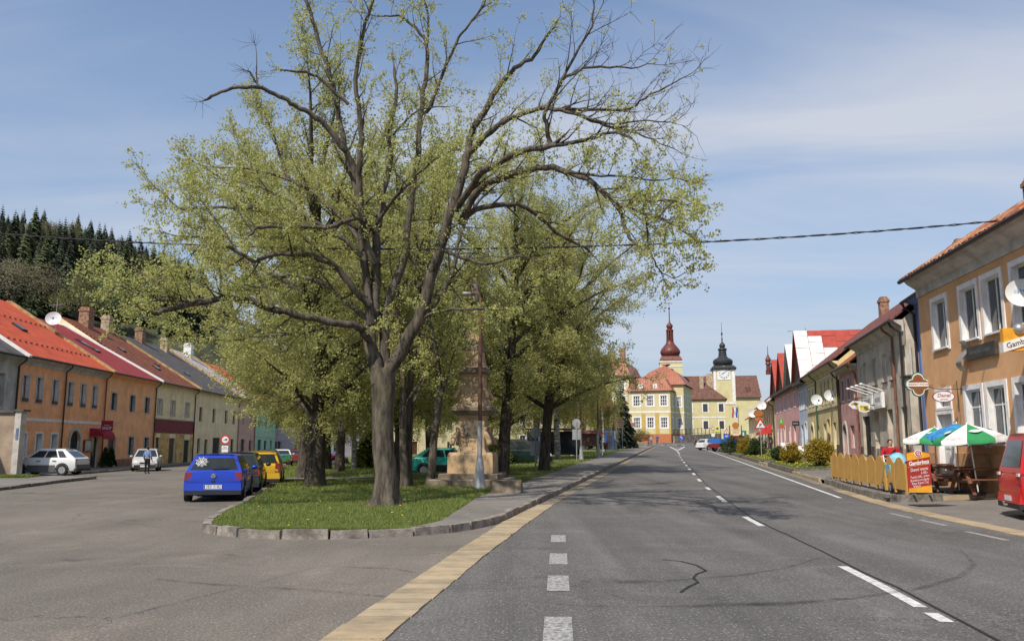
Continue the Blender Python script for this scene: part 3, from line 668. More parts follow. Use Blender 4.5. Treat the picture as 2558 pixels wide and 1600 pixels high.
W = lambda u, z, w, h, **k: ('w', u, z, w, h, k)
h1 = [W(u, 4.42, .72, 1.6, fr=M_bframe, pane=M_curt, mull=(2, 2), transom=.68, sur=M_greytrim, surw=.1, box=True, inset=.2) for u in (.75, 2.4, 4.42, 6.5, 8.4, 10.2)]
h1 += [W(u, .95, .78, 1.5, pane=M_curt, sur=M_white, surw=.12, inset=.2, mull=(2, 1)) for u in (.95, 2.85, 4.8)] + [('a', 7.65, 0.02, 1.5, 2.75, dict(sur=M_greytrim)), W(10.75, .12, 1.0, 2.2, fr=M_bframe, pane=M_glass, mull=(1, 2), inset=.12)]
H1, r1, s1 = house('orange two-storey house with bright red sheet roof and arched doorway', LX(51.8), LX(63.8), 0, 7.2, M_or1, h1, M_rred, 15.4, 34, .45, None, [(3.23, 3.42, M_white, .03)], (.5, M_greytrim), M_gutter, [(5.6, M_gutter), (11.8, M_coppipe)], [], [(2.7, .46, .7, .9), (5.6, .42, .7, .9)], [(11.95, M_tancap, .42)], .26, rmat=M_white)
for row, s in enumerate((.2, .62)):                  # snow guards on the red roof
    for k in range(17):
        p = s1(.5 + k * .68, s); b = MB(); b.box(-.05, .05, -.05, .05, 0, .12); b.build('snow_guard', M_gutter, r1, loc=p)
h2 = [W(u, 4.42, .95, 1.3, fr=M_bframe, sur=M_greytrim, surw=.1, inset=.2) for u in (1.5, 4.95, 8.0)] + [W(u, .95, .95, 1.42, fr=M_bframe, sur=M_greytrim, surw=.12, inset=.2) for u in (5.2, 8.35)] + [('d', 1.55, .02, 1.3, 2.3, dict(sur=M_greytrim))]
house('orange house with crimson roof beside the shop awning', LX(63.8), LX(73.6), 0, 7.2, M_or2, h2, M_rcrim, 16.6, 30, .45, (.65, M_brick), (), (.25, M_or2), M_gutter, [(9.6, M_gutterd)], [], [(2.0, .45, .75, 2.1), (5.4, .42, .75, 2.1), (3.2, .8, .7, .8)], [(9.72, M_wmetal, .2)], .24, rmat=M_greytrim)
h3 = [W(u, 4.42, 1.0, 1.3, pane=M_curt, sur=M_lav, surw=.1, inset=.12) for u in (1.05, 4.2, 8.0)] + [('d', 4.5, .02, 1.5, 2.35, dict(m=M_bframe)), ('d', 8.4, .02, 1.6, 2.2, dict(m=M_dark)), W(1.05, .9, .9, 1.5, fr=M_bframe, inset=.14)]
house('beige house with dark maroon band above its shopfront', LX(73.6), LX(83.7), 0, 7.2, M_bei, h3, M_rtile, 17.4, 33, .45, (2.75, M_ochre), [(2.8, 3.98, M_maroon, .05), (4.02, 4.1, M_greytrim, .09)], None, M_gutterd, [(9.9, M_gutterd)], [(3.4, .93, 1.1, .9, 1.6, M_brick), (8.5, .97, .9, .8, 1.4, M_chplaster)], [(2.8, .5, .6, .7), (5.2, .25, .6, .7), (7.5, .35, .4, .5)], [(10.0, M_tancap, .4)], .22)
h4 = [W(u, 4.1, .95, 1.45, fr=M_bframe, inset=.18) for u in (1.9, 6.1, 10.4, 13.4)] + [W(1.75, .9, .9, 1.5, fr=M_bframe, inset=.18), ('d', 4.0, .02, 1.0, 2.3, dict(m=M_bframe)), ('d', 7.4, .02, 2.5, 2.5, dict(m=M_dark)), W(10.6, .9, .9, 1.4, fr=M_bframe), ('d', 13.1, .02, 1.1, 2.4, dict(m=M_dark))]
house('tan house with grey roof and a wide dark gateway', LX(83.7), LX(98.9), 0, 7.15, M_bei2, h4, M_rgrey, 17.4, 33, .4, None, (), None, M_gutterd, [(14.9, M_coppipe)], [(6.5, .97, .9, .8, 1.4, M_brick), (12, .9, .9, .8, 1.4, M_chplaster)], [(4.6, .3, .5, .6)], [(15.1, M_tancap, .4)], .24)
h5 = [W(1.8, 4.1, 1.0, 1.4, pane=M_curt), W(5.2, 4.1, 1.0, 1.4, pane=M_curt), W(2.1, .5, 1.5, 1.95, fr=M_black), ('d', 5.4, .02, 1.1, 2.3, dict(m=M_bframe))]
house('narrow pink plastered house with pale patchy roof', LX(98.9), LX(106), 0, 7.2, M_pinkp, h5, M_rpale, 17, 34, .4, None, (), None, M_gutterd, [(6.9, M_coppipe)], [(4, .9, 1, .9, 1.5, M_wmetal)], (), [(7.0, M_tancap, .35)])
h6 = [W(u, 4.1, 1.0, 1.4, fr=M_wframe) for u in (2.2, 5.4, 8.6)] + [W(2.6, .5, 1.6, 1.95, fr=M_dark), ('d', 5.5, .02, 1.2, 2.3, dict(m=M_dark)), W(8.6, .8, 1.1, 1.6)]
house('green plastered shop with dark doorway far down the left street', LX(106), LX(116.7), 0, 7.0, M_greenp, h6, M_rred, 16, 34, .4, None, [(2.75, 2.95, M_greytrim, .08)], None, M_gutterd)
h7 = [W(u, 4.0, 1.0, 1.4) for u in (2, 5, 8, 11, 14)] + [W(u, .8, 1.0, 1.5) for u in (2, 5, 11, 14)] + [('d', 8, .02, 1.2, 2.3, {})]
house('pale lavender grey house beyond the park trees', (-34.2, 117), (-20, 128), 0, 6.9, M_lav, h7, M_rtile, 11, 36, .4, None, (), None, M_gutterd)
h8 = [W(u, 4.2, 1.0, 1.4) for u in (2, 5.2, 8.4, 11.6)] + [W(u, .8, 1.0, 1.5) for u in (2, 8.4, 11.6)] + [('d', 5.2, .02, 1.2, 2.3, {})]
house('cream house with red roof closing the far side of the park', (-19.4, 128.4), (-4, 139), 0.2, 7.2, M_bei, h8, M_rred, 11, 38, .4, None, (), None, M_gutterd)
house('pale yellow house glimpsed behind the bus shelter', (-3, 140), (19, 152), 1.0, 8.0, M_sy, [W(u, z, 1.1, 1.5, sur=M_white, surw=.15) for u in (2, 5.5, 9, 12.5, 16, 19.5, 23) for z in (1.9, 5.2)], M_sroof, 11, 38, .4)
house('grey rendered house with tall window at the left edge', LX(37), LX(51.75), 0, 7.1, M_greyp, [W(12.6, 3.95, 1.25, 2.0, fr=M_bframe, pane=M_curt, sur=M_greytrim, surw=.14, inset=.24, mull=(1, 1)), W(9, 3.95, 1.25, 2.0, fr=M_bframe, pane=M_curt, sur=M_greytrim, inset=.24), W(5, 3.95, 1.25, 2.0, fr=M_bframe, pane=M_curt, sur=M_greytrim, inset=.24)], M_rgrey, 13, 34, .5, None, (), (.4, M_greyp), M_gutterd, [(14.45, M_gutterd)], (), (), [(14.6, M_white, .3)])

# ---- right-hand row
M_ro = mat('plaster_apricot', (0.68, 0.38, 0.19), 0.9, 0.08, 1.0, 0.2); M_rplin = mat('plinth_brown', (0.52, 0.28, 0.14), 0.95, 0.2, 1.5, 0.3)
M_rblue = mat('plaster_blue', (0.19, 0.27, 0.56), 0.9, 0.1, 1); M_rgr = mat('plaster_greybeige', (0.50, 0.44, 0.36), 0.95, 0.2, 0.9, 0.25)
M_rpk = mat('plaster_dustypink', (0.52, 0.28, 0.27), 0.9, 0.15, 1.0, 0.2); M_rye = mat('plaster_yellow', (0.62, 0.50, 0.26), 0.9, 0.14, 1, .2); M_ryed = mat('plaster_cream', (0.62, 0.54, 0.36), 0.9, .14, 1, .2)
M_rbl = mat('plaster_paleblue', (0.46, 0.50, 0.60), 0.9, 0.1, 1); M_rpi = mat('plaster_rose', (0.66, 0.36, 0.35), 0.9, 0.1, 1)
M_rodark = mat('plinth_dark', (0.13, 0.09, 0.075), 0.95, 0.25, 2)
M_orr = stripes('roof_old_tile', (0.36, 0.12, 0.05), (0.09, 0.035, 0.02), 0.3, 'Y', 0.2, 0.9, 0.35)
M_rr2 = stripes('roof_dull_red', (0.20, 0.075, 0.06), (0.08, 0.035, 0.03), 0.33, 'Y', 0.2, 0.85, 0.3)
OP0, OP1 = (11.19 + .123 * 30.5, 30.5), (11.19 + .123 * 14.0, 14.0)
up = [W(u, 5.0, 1.2, 1.65, pane=M_glass, sur=M_white, surw=.16, inset=.13, sill=M_white) for u in (1.95, 4.37, 6.05, 8.0, 10.2, 12.6, 14.8)]
lo = [W(u, 1.75, 1.15, 1.68, pane=M_glass, sur=M_white, surw=.16, inset=.13, mull=(2, 2), transom=.68, sill=M_white) for u in (4.2, 5.8, 7.6, 10.2, 12.6)]
dr = [W(1.75, 2.98, 1.2, .55, pane=M_glass, mull=(2, 1), sur=M_white, surw=.12), ('d', 1.75, .55, 1.3, 2.2, dict(m=M_wframe, sur=M_white))]
OH, orf, osf = house('apricot house with white window surrounds behind the beer garden', OP0, OP1, .45, 7.72, M_ro, up + lo + dr, M_orr, 10, 35, .55, (1.0, M_rplin), (), (.66, M_greytrim), M_gutter, (), (), (), (), .4, rmat=M_white)
# weathered clay tiles along the visible roof edge
TM = [mat('tile_%d' % i, c, 0.9, 0.3, 9, 0.4) for i, c in enumerate(((.42, .13, .05), (.30, .09, .04), (.50, .20, .09), (.20, .085, .05), (.46, .34, .2)))]
tb = MB(); n = 6
for i in range(n + 1):
    a = math.pi * i / n
    tb.v += [(.115 * math.cos(a), 0, .055 * math.sin(a)), (.09 * math.cos(a), .46, .05 * math.sin(a) + .012)]
for i in range(n): tb.f.append((2 * i, 2 * i + 1, 2 * i + 3, 2 * i + 2)); tb.m.append(0)
tms = [tb.mesh('roof_tile', m, 'all') for m in TM]; rnd = random.Random(31)
slope_a = math.atan2(osf(0, 1)[2] - osf(0, 0)[2], osf(0, 1)[1] - osf(0, 0)[1])
for r_ in range(8):
    for k in range(37):
        s = r_ * .066 + rnd.uniform(-.008, .008); p = osf(.14 + k * .233 + rnd.uniform(-.02, .02), s)
        o = link('roof_tile', tms[min(4, int(rnd.random() ** 1.3 * 5))], orf, (p[0], p[1] - .02, p[2] - .015 + rnd.uniform(0, .02))); o.rotation_euler = (slope_a, 0, rnd.uniform(-.06, .06))
BL = lambda Y: (GL(Y)[0] + .55, Y)
house('narrow blue house squeezed between the apricot and grey houses', BL(36.4), BL(27.0), .5, 7.95, M_rblue, [W(u, 4.6, .8, 1.6, sur=M_rblue, surw=.1, inset=.2) for u in (.9, 2.0, 3.1)] + [W(.9, 1.8, .8, 1.5), ('d', 2.6, .5, 1.0, 2.3, dict(m=M_bframe))], M_rr2, 10, 38, .5, None, (), (.35, M_rblue), M_gutterd, [(.12, M_gutterd)], [(1.0, .95, .6, .6, 1.1, M_brick)])
gw = [W(u, 4.72, .9, 1.35, pane=M_curt, inset=.14, sill=M_bframe, mull=(2, 2), transom=.66) for u in (1.95, 4.45, 6.6, 8.3, 10.45)]
gw += [W(u, 1.55, 1.1, 1.85, pane=M_curt, inset=.22, mull=(2, 3)) for u in (4.15, 7.15, 9.9)] + [('d', 1.55, .6, 1.9, 2.65, dict(m=M_dark))]
house('grey restaurant house with tall windows and brown downpipe', GL(47), GL(36.5), .6, 7.2, M_rgr, gw, M_rr2, 10, 40, .5, (1.05, M_rodark), (), (.55, M_greytrim), M_gutter, [(8.95, M_coppipe), (10.5, M_gutterd)], [(3, .97, .5, .5, .9, M_brick)])
pk = [W(u, 4.4, .8, 1.22, fr=M_bframe, sur=M_greytrim, surw=.12, inset=.2) for u in (.95, 2.9, 4.9)] + [('a', .95, .7, 1.3, 2.3, dict(sur=M_greytrim)), W(3.2, 1.55, 1.25, 1.3, pane=M_curt, fr=M_wframe), ('d', 5.0, .7, .9, 2.2, dict(m=M_bframe))]
house('small dusty pink house with arched doorway beside the grey restaurant', GL(52.6), GL(47.05), .65, 6.3, M_rpk, pk, M_orr, 10, 40, .45, (.5, M_rodark), (), (.3, M_greytrim), M_gutter, [(.1, M_gutter), (5.5, M_coppipe)])
ye = [W(u, 4.6, .75, 1.5, fr=M_wood, sur=M_ryed, surw=.14, inset=.16) for u in (7.7, 9.2, 10.8, 12.5)] + [W(u, 4.7, .8, 1.3, sur=M_white, inset=.16) for u in (1.4, 3.2)] + [('a', 2.2, .8, 1.4, 2.5, dict(sur=M_ryed)), W(5.0, 1.5, .9, 1.6), W(8.1, 1.5, 1.1, 1.7), ('d', 10.0, .75, 1.1, 2.7, dict(m=M_wood, sur=M_rye)), W(12.2, 1.5, 1.1, 1.7)]
house('ornate yellow house with green downpipe and wooden door', GL(67.4), GL(52.65), .85, 7.0, M_rye, ye, M_rr2, 10, 40, .5, (.9, M_rodark), [(4.2, 4.38, M_ryed, .08), (6.25, 6.4, M_ryed, .06)], (.5, M_ryed), M_gutter, [(5.4, M_greenpipe), (14.7, M_gutter)], [(6, .97, .7, .6, 1.1, M_brick)])
bl = [W(u, 4.7, .8, 1.4, pane=M_curt, sur=M_white, inset=.14) for u in (1.2, 2.7, 4.3)] + [W(1.5, 1.5, 1.2, 1.9, pane=M_curt), ('d', 4.0, .9, 1.2, 2.6, dict(m=M_wframe, sur=M_white))]
# rose house and pale blue house share a street front but carry steep gabled attics instead of plain roofs
def attic_house(label, P0, P1, zb, he, wall, ops, gables, gm, bands=()):
    L = math.hypot(P1[0] - P0[0], P1[1] - P0[1]); t = thing('house', label, 'house', (P0[0], P0[1], zb), rotz_of(P0, P1)); H = he - zb; rects = [(u - w / 2, u + w / 2, z - zb, z - zb + h) for k, u, z, w, h, op in ops]
    b = MB(); facade(b, L, H, rects); b.quad((0, 0, -.6), (0, 10, -.6), (0, 10, H), (0, 0, H)); b.quad((L, 0, -.6), (L, 0, H), (L, 10, H), (L, 10, -.6)); b.quad((0, 10, -.6), (0, 10, H), (L, 10, H), (L, 10, -.6)); b.quad((0, 0, H), (0, 10, H), (L, 10, H), (L, 0, H)); b.build('wall', wall, t)
    for k, u, z, w, h, op in ops:
        op = dict(op)
        if k == 'w': window(t, u, z - zb, w, h, op.pop('inset', .14), op.pop('fr', M_wframe), op.pop('pane', M_glass), **op)
        else: door(t, u, z - zb, w, h, .14, op.get('m', M_wood), op.get('sur'))
    b = MB(); b.box(-.05, L + .05, -.5, -.02, H - .25, H - .02); b.build('eave_board', M_gutterd, t)
    for (u0, u1, hh, mr, nsh) in gables:
        um = (u0 + u1) / 2; b = MB(); b.extr([(u0, -.25, H + .004), (u1, -.25, H + .004), (um, -.25, H + hh)], (0, .3, 0))
        gw_ = b.build('gable_front', gm, t)
        b = MB()
        for ua in (u0 - .1, u1 + .1):
            a = Vector((ua, 0, H - .02)); c = Vector((um, 0, H + hh + .1)); q = Vector((0, 9.5, 0)); d = Vector((0, -.5, 0))
            b.extr([a + d, c + d, c + q, a + q], ((ua - um) * .012, 0, .09))
        r_ = b.build('roof', mr[0], t)
        if nsh:                                     # loose metal sheets on the camera-side slope
            a = Vector((u1 + .1, -.5, H)); c = Vector((um, -.5, H + hh + .1)); ex = Vector((0, 1, 0)); es = (c - a); sl_ = es.length; es.normalize(); nr = es.cross(ex).normalized()
            if nr.x < 0: nr = -nr
            for i in range(nsh[0]):
                for j in range(nsh[1]):
                    wd, hg = 9.8 / nsh[0], sl_ / nsh[1]; p = a + ex * (i * wd + .02) + es * (j * hg + .02); p += nr * (.12 + .02 * ((i + j) % 2))
                    white = i + j * .75 < nsh[0] * .62 + .6 * ((j * 7) % 3 == 0)
                    b = MB(); b.extr([p, p + ex * (wd - .03), p + ex * (wd - .03) + es * (hg - .02), p + es * (hg - .02)], nr * .02); b.build('roof_sheet', mr[1] if white else mr[2], r_)
    return t
M_dbrown = mat('dark_cladding', (0.03, 0.018, 0.014), 0.8, 0.3, 3, stretch=(10, 1, 1)); M_shw = mat('sheet_white', (0.66, 0.65, 0.62), 0.5, 0.08, 2); M_shr = mat('sheet_red', (0.36, 0.05, 0.03), 0.5, 0.1, 2)
pi = [W(u, 5.15, .8, 1.25, pane=M_curt, sur=M_white, surw=.12) for u in (2.4, 5.6, 9.5, 13.6, 17.8)] + [W(u, 1.75, .9, 1.5, pane=M_curt, sur=M_white, surw=.12) for u in (2.1, 5.4, 13.3)] + [('d', 8.8, 1.1, 1.2, 2.4, dict(m=M_bframe, sur=M_white)), W(16.9, 1.75, 1.6, 1.7, pane=M_curt)]
attic_house('rose house with dark zigzag gabled attic beyond the bushes', GL(93), GL(72.95), 1.0, 7.1, M_rpi, pi, [(.2, 6.4, 3.5, (M_shr, M_shw, M_shr), None), (6.9, 13.1, 3.5, (M_shr, M_shw, M_shr), None), (13.6, 19.8, 3.6, (M_shw, M_shw, M_shr), None)], M_dbrown)
attic_house('pale blue house under a steep white and red sheet roof', GL(72.9), GL(67.45), .95, 6.95, M_rbl, bl, [(-.4, 5.7, 4.1, (M_shr, M_shw, M_shr), (9, 8))], M_dbrown)
ha = [W(u, 4.4, .9, 1.4, fr=M_bframe) for u in (2, 5, 8, 11, 14, 17)] + [W(u, 1.9, 1.3, 1.6, fr=M_bframe) for u in (2, 5.5, 13, 16.5)] + [('d', 9, 1.25, 1.4, 2.3, dict(m=M_dark))]
M_gab = mat('gable_yellow', (0.60, 0.50, 0.22), .9, .08, 1)
house('yellow shop house with tall pale gable past the rose house', GL(113.5), GL(93.3), 1.2, 6.6, M_rye, ha, M_rr2, 15, 42, .6, None, (), (.3, M_ryed), M_gutter, [(4, M_gutterd), (19.8, M_gutterd)], [(12, .97, .9, .8, 1.2, M_brick)], (), [(20.1, M_shw, .3)], .2, gable_mat=M_gab)
hb = [W(u, 3.9, .9, 1.3, fr=M_bframe) for u in (2, 5, 8, 11, 14, 17)] + [W(u, 1.9, 1.0, 1.4) for u in (2, 5, 11, 14, 17)] + [('d', 8, 1.4, 1.2, 2.3, dict(m=M_bframe))]
house('low ochre house with red roof far down the right side', GL(135), GL(114.5), 1.4, 5.8, M_bei, hb, M_rred, 12, 40, .5, None, (), None, M_gutter, gable_mat=M_shw)

# ---- school, town houses, clock tower and church at the end of the street
def block(t, x0, x1, y0, y1, h, rects, wall, roofspec, rm, z0=-1.0, wins=None, name='wall', low=None):
    """rectangular wing in the thing's own frame, windows on the -y front and the +x side"""
    wins = wins or {}; b = MB(); fr = [r for r in rects]
    root = t
    f = MB(); facade(f, x1 - x0, h, [(u - w / 2, u + w / 2, z, z + hh) for (u, z, w, hh) in fr], .2, z0)
    f.v = [(x + x0, y + y0, z) for x, y, z in f.v]
    sd = wins.get('side', []); s = MB(); facade(s, y1 - y0, h, [(u - w / 2, u + w / 2, z, z + hh) for (u, z, w, hh) in sd], .2, z0)
    n = len(f.v); f.v += [(x1 - y, y0 + x, z) for x, y, z in s.v]; f.f += [tuple(i + n for i in q) for q in s.f]; f.m += s.m
    f.quad((x0, y0, z0), (x0, y0, h), (x0, y1, h), (x0, y1, z0)); f.quad((x0, y1, z0), (x0, y1, h), (x1, y1, h), (x1, y1, z0)); f.quad((x0, y0, h), (x1, y0, h), (x1, y1, h), (x0, y1, h))
    f.build(name, wall, t)
    for (u, z, w, hh) in fr:
        o = window(t, x0 + u, z, w, hh, .1, wins.get('fr', M_wframe), M_glass, wins.get('mull', (3, 3)), None, M_white, .28, fw=.14); o.location = (x0 + u, y0, z)
    for (u, z, w, hh) in sd:
        o = window(t, 0, z, w, hh, .1, wins.get('fr', M_wframe), M_glass, (2, 3), None, M_white, .28, fw=.14); o.location = (x1, y0 + u, z); o.rotation_euler[2] = math.pi / 2
    if low:
        q = MB(); cuts = sorted((u - w / 2 - .3, u + w / 2 + .3) for (u, z, w, hh) in fr if z < low[0]); 
        for zz0, zz1, m in low[1]:
            q = MB(); cur = x0 - .03
            for a, e in (cuts if zz1 > 2 and zz1 - zz0 > 1 else []): q.box(cur, x0 + a, y0 - .04, y0 - .003, zz0, zz1); cur = x0 + e
            q.box(cur, x1 + .03, y0 - .04, y0 - .003, zz0, zz1); q.box(x1 + .003, x1 + .04, y0 - .04, y1, zz0, zz1) if not (zz1 > 2 and zz1 - zz0 > 1 and sd) else None
            q.build('band', m, t)
    r = MB(); o = .5; lev = [(-o, h), (-o, h + .12)] + list(roofspec)   # (inset, height) rings; the last may close to a ridge
    for (i0, h0), (i1, h1_) in zip(lev, lev[1:]):
        A = [(x0 + i0, y0 + i0, h0), (x1 - i0, y0 + i0, h0), (x1 - i0, y1 - i0, h0), (x0 + i0, y1 - i0, h0)]; B = [(x0 + i1, y0 + i1, h1_), (x1 - i1, y0 + i1, h1_), (x1 - i1, y1 - i1, h1_), (x0 + i1, y1 - i1, h1_)]
        for k in range(4): r.quad(A[k], A[(k + 1) % 4], B[(k + 1) % 4], B[k])
    i1, h1_ = lev[-1]; r.quad((x0 + i1, y0 + i1, h1_), (x1 - i1, y0 + i1, h1_), (x1 - i1, y1 - i1, h1_), (x0 + i1, y1 - i1, h1_))
    return r.build('roof', rm, t)
S0 = at(1577, 1098, 187); SZ = 1.7 + 187 * ray(1677, 1098).z / ray(1677, 1098).y
sc = thing('school_building', 'yellow school with red mansard roof and white gridded windows', 'school', (at(1677, 1098, 185).x, 185, SZ), R(-19))
sx = -9.2
wf = [(1.75 + i * 3.0, z, 1.5, 2.25) for i in range(3) for z in (2.6, 7.4)]
rf = block(sc, sx, 0, 0, 9, 10.7, wf, M_sy, [(.3, 12.0), (1.3, 13.6), (3.0, 14.0)], M_sroof, wins={'side': [(2 + i * 2.4, z, 1.2, 2.2) for i in range(3) for z in (2.6, 7.4)]}, low=(5, [(-1, 1.3, M_sbase), (1.31, 5.9, M_syd), (5.92, 6.25, M_white)]))
for u in (-6.4, -3.2):
    b = MB(); b.box(u - .5, u + .5, -.25, .6, 11.3, 12.3); o = b.build('dormer_window', M_wframe, sc)
rf2 = block(sc, sx + 1.5, 2.2, 5.5, 20, 12.3, [(8.8, 2.6, 1.0, 2.2), (8.8, 7.4, 1.0, 2.2)], M_sy, [(.6, 14.0), (1.8, 15.4), (5.0, 17.3), (6.0, 17.7)], M_sroof, wins={'side': [(2 + i * 2.6, z, 1.3, 2.4) for i in range(4) for z in (2.6, 7.6)]}, low=(5, [(-1, 1.3, M_sbase), (5.92, 6.25, M_white)]))
rf3 = block(sc, sx - 7, sx - .2, 1.5, 16, 14.3, [(5.2, 2.6, 1.5, 2.3), (5.2, 7.4, 1.5, 2.3), (2.2, 7.4, 1.5, 2.3), (2.2, 2.6, 1.5, 2.3), (5.0, 11.3, 1.6, 1.9)], M_sy, [(.8, 17.2), (2.2, 18.2), (3.2, 18.4)], M_sroof, low=(5, [(-1, 1.3, M_sbase)]))
b = MB()
for x, y, z0, z1 in ((sx - 2.2, 5, 17, 21), (sx - 4.6, 5, 17, 20.4), ): b.box(x - .6, x + .6, y - .5, y + .5, z0, z1)
b.build('chimney_stack', M_brick, sc)
# yellow town house with brown hipped roof
T0 = at(1719, 1080, 215)
tb_ = thing('town_house', 'yellow house with brown hipped roof between school and clock tower', 'house', (at(1815, 1080, 213).x, 213, T0.z - 1.0), R(-12))
tw = [(1.5 + i * 3.9, z, 1.15, 2.0) for i in range(3) for z in (1.9, 6.2)]
tr_ = block(tb_, -10.4, 0, 0, 11, 9.3, tw, M_sy, [(5.0, 14.0), (5.15, 14.1)], M_broof, wins={'fr': M_bframe, 'mull': (2, 2), 'side': [(2.2 + i * 3.2, z, 1.1, 1.9) for i in range(3) for z in (1.9, 6.2)]}, low=(0, [(4.7, 5.0, M_white)]))
b = MB(); b.box(-6.2, -5.2, 3, 3.8, 12, 15.5); b.box(-4.4, -2.6, 5.2, 6, 12, 16.3); b.build('chimney_stack', M_chplaster, tb_)
# clock tower
M_tow = mat('tower_yellow', (0.62, 0.55, 0.31), .9, .06, .5); M_onb = mat('dome_black', (0.05, 0.052, 0.055), .45, .3, 3, metal=.3); M_onr = mat('dome_red', (0.15, 0.042, 0.032), .5, .3, 2, metal=.1)
def zpx(px, py, Y): return at(px, py, Y).z
CY = 232; ct = thing('clock_tower', 'yellow clock tower with black onion dome and white clock face', 'tower', (at(1811, 1000, CY).x, CY, 3.0), R(-10))
ez = zpx(1811, 922, CY) - 3; w2 = 2.85
b = MB(); b.box(-w2, w2, 0, 2 * w2, -1, ez); b.build('shaft', M_tow, ct)
b = MB()
for sg in (-1, 1): b.box(sg * (w2 - .35) - .35, sg * (w2 - .35) + .35, -.1, -.004, ez - 9, ez)
b.box(-w2 - .1, w2 + .1, -.14, 2 * w2 + .1, ez - 9.6, ez - 9.1); b.box(-w2 - .06, w2 + .06, -.12, -.005, ez - .5, ez - .003)
b.box(w2 + .004, w2 + .1, 0, .8, ez - 9, ez); b.box(w2 + .004, w2 + .1, 2 * w2 - .8, 2 * w2, ez - 9, ez)
b.build('pilaster', M_white, ct)
def ypx(py): return zpx(1811, py, CY) - 3
k = CY / 2090
b = MB(); b.lathe([(3.55, ez), (3.6, ez + .35), (3.1, ez + .9), (2.7, ypx(908)), (3.0, ypx(905)), (3.0, ypx(898)), (2.4, ypx(895))], 4, (0, w2, 0), square=False); 
for v in range(len(b.v)):
    pass
b2 = MB(); b2.lathe([(w2 + .5, ez + .004), (w2 + .55, ez + .4), (w2 + .1, ez + .9), (w2 - .35, ypx(911))], 4, (0, w2, 0), square=True)
b2.build('roof_skirt', M_onb, ct)
def prof(cx, rows, Y, zoff): return [(hw * Y / 2090, zpx(cx, py, Y) - zoff) for hw, py in rows]
b = MB(); b.lathe(prof(1811, [(20, 911), (23, 908), (25, 903), (24.5, 898), (21, 894.5), (14, 891), (10.5, 887), (9.5, 876), (9.5, 872), (12, 870), (11, 868), (6, 865), (6.5, 863.5), (7.5, 861), (7.3, 858), (5, 854.5), (2, 852), (1.2, 846), (2.2, 843), (.9, 840), (.9, 834), (2.3, 831), (2.3, 828.5), (.6, 826), (.4, 801)], CY, 3), 16, (0, w2, 0)); b.build('onion_dome', M_onb, ct, smoothed=35)
cz = ez - 1.0
b = MB(); pts = [(-1.75, -.12, cz - 1.9), (1.75, -.12, cz - 1.9), (1.75, -.12, cz + .4)] + [(1.75 * math.cos(a * math.pi / 10), -.12, cz + .4 + 1.55 * math.sin(a * math.pi / 10)) for a in range(1, 10)] + [(-1.75, -.12, cz + .4)]
b.extr(pts, (0, .4, 0)); b.build('clock_surround', M_white, ct)
b = MB(); b.lathe([(1.5, -.2), (1.5, -.125)], 28, (0, 0, cz), axis='Y'); cf = b.build('clock_face', M_wmetal, ct)
b = MB()
for i in range(12):
    a = i * math.pi / 6; b.bar((1.12 * math.sin(a), -.215, cz + 1.12 * math.cos(a)), (1.38 * math.sin(a), -.215, cz + 1.38 * math.cos(a)), .2, .02, up=(0, 1, 0))
b.build('hour_mark', M_black, cf)
for a, l, w in ((R(-118), .75, .16), (R(48), 1.15, .11)):
    b = MB(); b.bar((0, -.235, cz), (l * math.sin(a), -.235, cz + l * math.cos(a)), w, .02, up=(0, 1, 0)); b.build('clock_hand', M_black, cf)
b = MB(); b.box(-1.4, 1.4, -.03, -.004, ez - 7.8, ez - 3.4); b.build('blind_panel', M_syd if False else M_sy, ct)
# church: tower, long nave, ridge turret
KY = 265; ch = thing('church', 'baroque church with dark red onion spire and long brown roof', 'church', (at(1679, 1000, KY).x, KY, 4.5), R(-8))
zz = lambda py: zpx(1673, py, KY) - 4.5
b = MB(); b.box(-3.5, 3.5, 0, 7, -1, zz(904)); b.build('tower_wall', M_tow, ch)
b = MB(); b.box(-3.7, 3.7, -.2, 7.2, zz(904), zz(901)); b.box(-3.6, 3.6, -.12, 7.1, zz(916), zz(914)); 
b.build('tower_cornice', M_white, ch)
b = MB(); pts = [(-.9, -.05, zz(931)), (.9, -.05, zz(931))] + [(.9 * math.cos(i * math.pi / 8), -.05, zz(927) + .9 * math.sin(i * math.pi / 8)) for i in range(0, 9)]
b.extr(pts, (0, .04, 0)); b.build('belfry_window', M_dark, ch)
b = MB(); b.lathe([(3.6, zz(901)), (3.5, zz(897)), (3.05, zz(890)), (2.8, zz(887.5))], 4, (0, 3.5, 0), square=True); b.build('spire_skirt', M_onr, ch)
b = MB(); b.lathe(prof(1673, [(19, 888), (22, 885), (25, 879), (25, 874), (22, 868), (16, 861), (11, 855), (9, 849), (9, 846), (9.5, 845)], KY, 4.5), 20, (0, 3.5, 0)); b.build('onion_dome', M_onr, ch, smoothed=True)
b = MB()
for i in range(8):
    a = i * math.pi / 4 + .39; r0 = 7.2 * KY / 2090; b.tube([(r0 * math.cos(a), 3.5 + r0 * math.sin(a), zz(846)), (r0 * math.cos(a), 3.5 + r0 * math.sin(a), zz(821))], .26, 6)
b.lathe(prof(1673, [(9.5, 847), (9.5, 845)], KY, 4.5), 12, (0, 3.5, 0)); b.lathe(prof(1673, [(3, 846), (3, 822)], KY, 4.5), 8, (0, 3.5, 0)); b.build('lantern', M_onr, ch)
b = MB(); b.lathe(prof(1673, [(9.5, 823), (9.5, 820), (5.5, 818), (7, 815), (8.5, 811), (8, 808), (5, 804.5), (2, 801), (1.3, 794), (1.3, 778), (.8, 769), (2.6, 766.5), (2.6, 764.5), (.6, 763), (.45, 749)], KY, 4.5), 14, (0, 3.5, 0)); b.tube([(-1.1, 3.5, zz(753)), (1.1, 3.5, zz(753))], .1, 5); b.build('spire', M_onr, ch, smoothed=35)
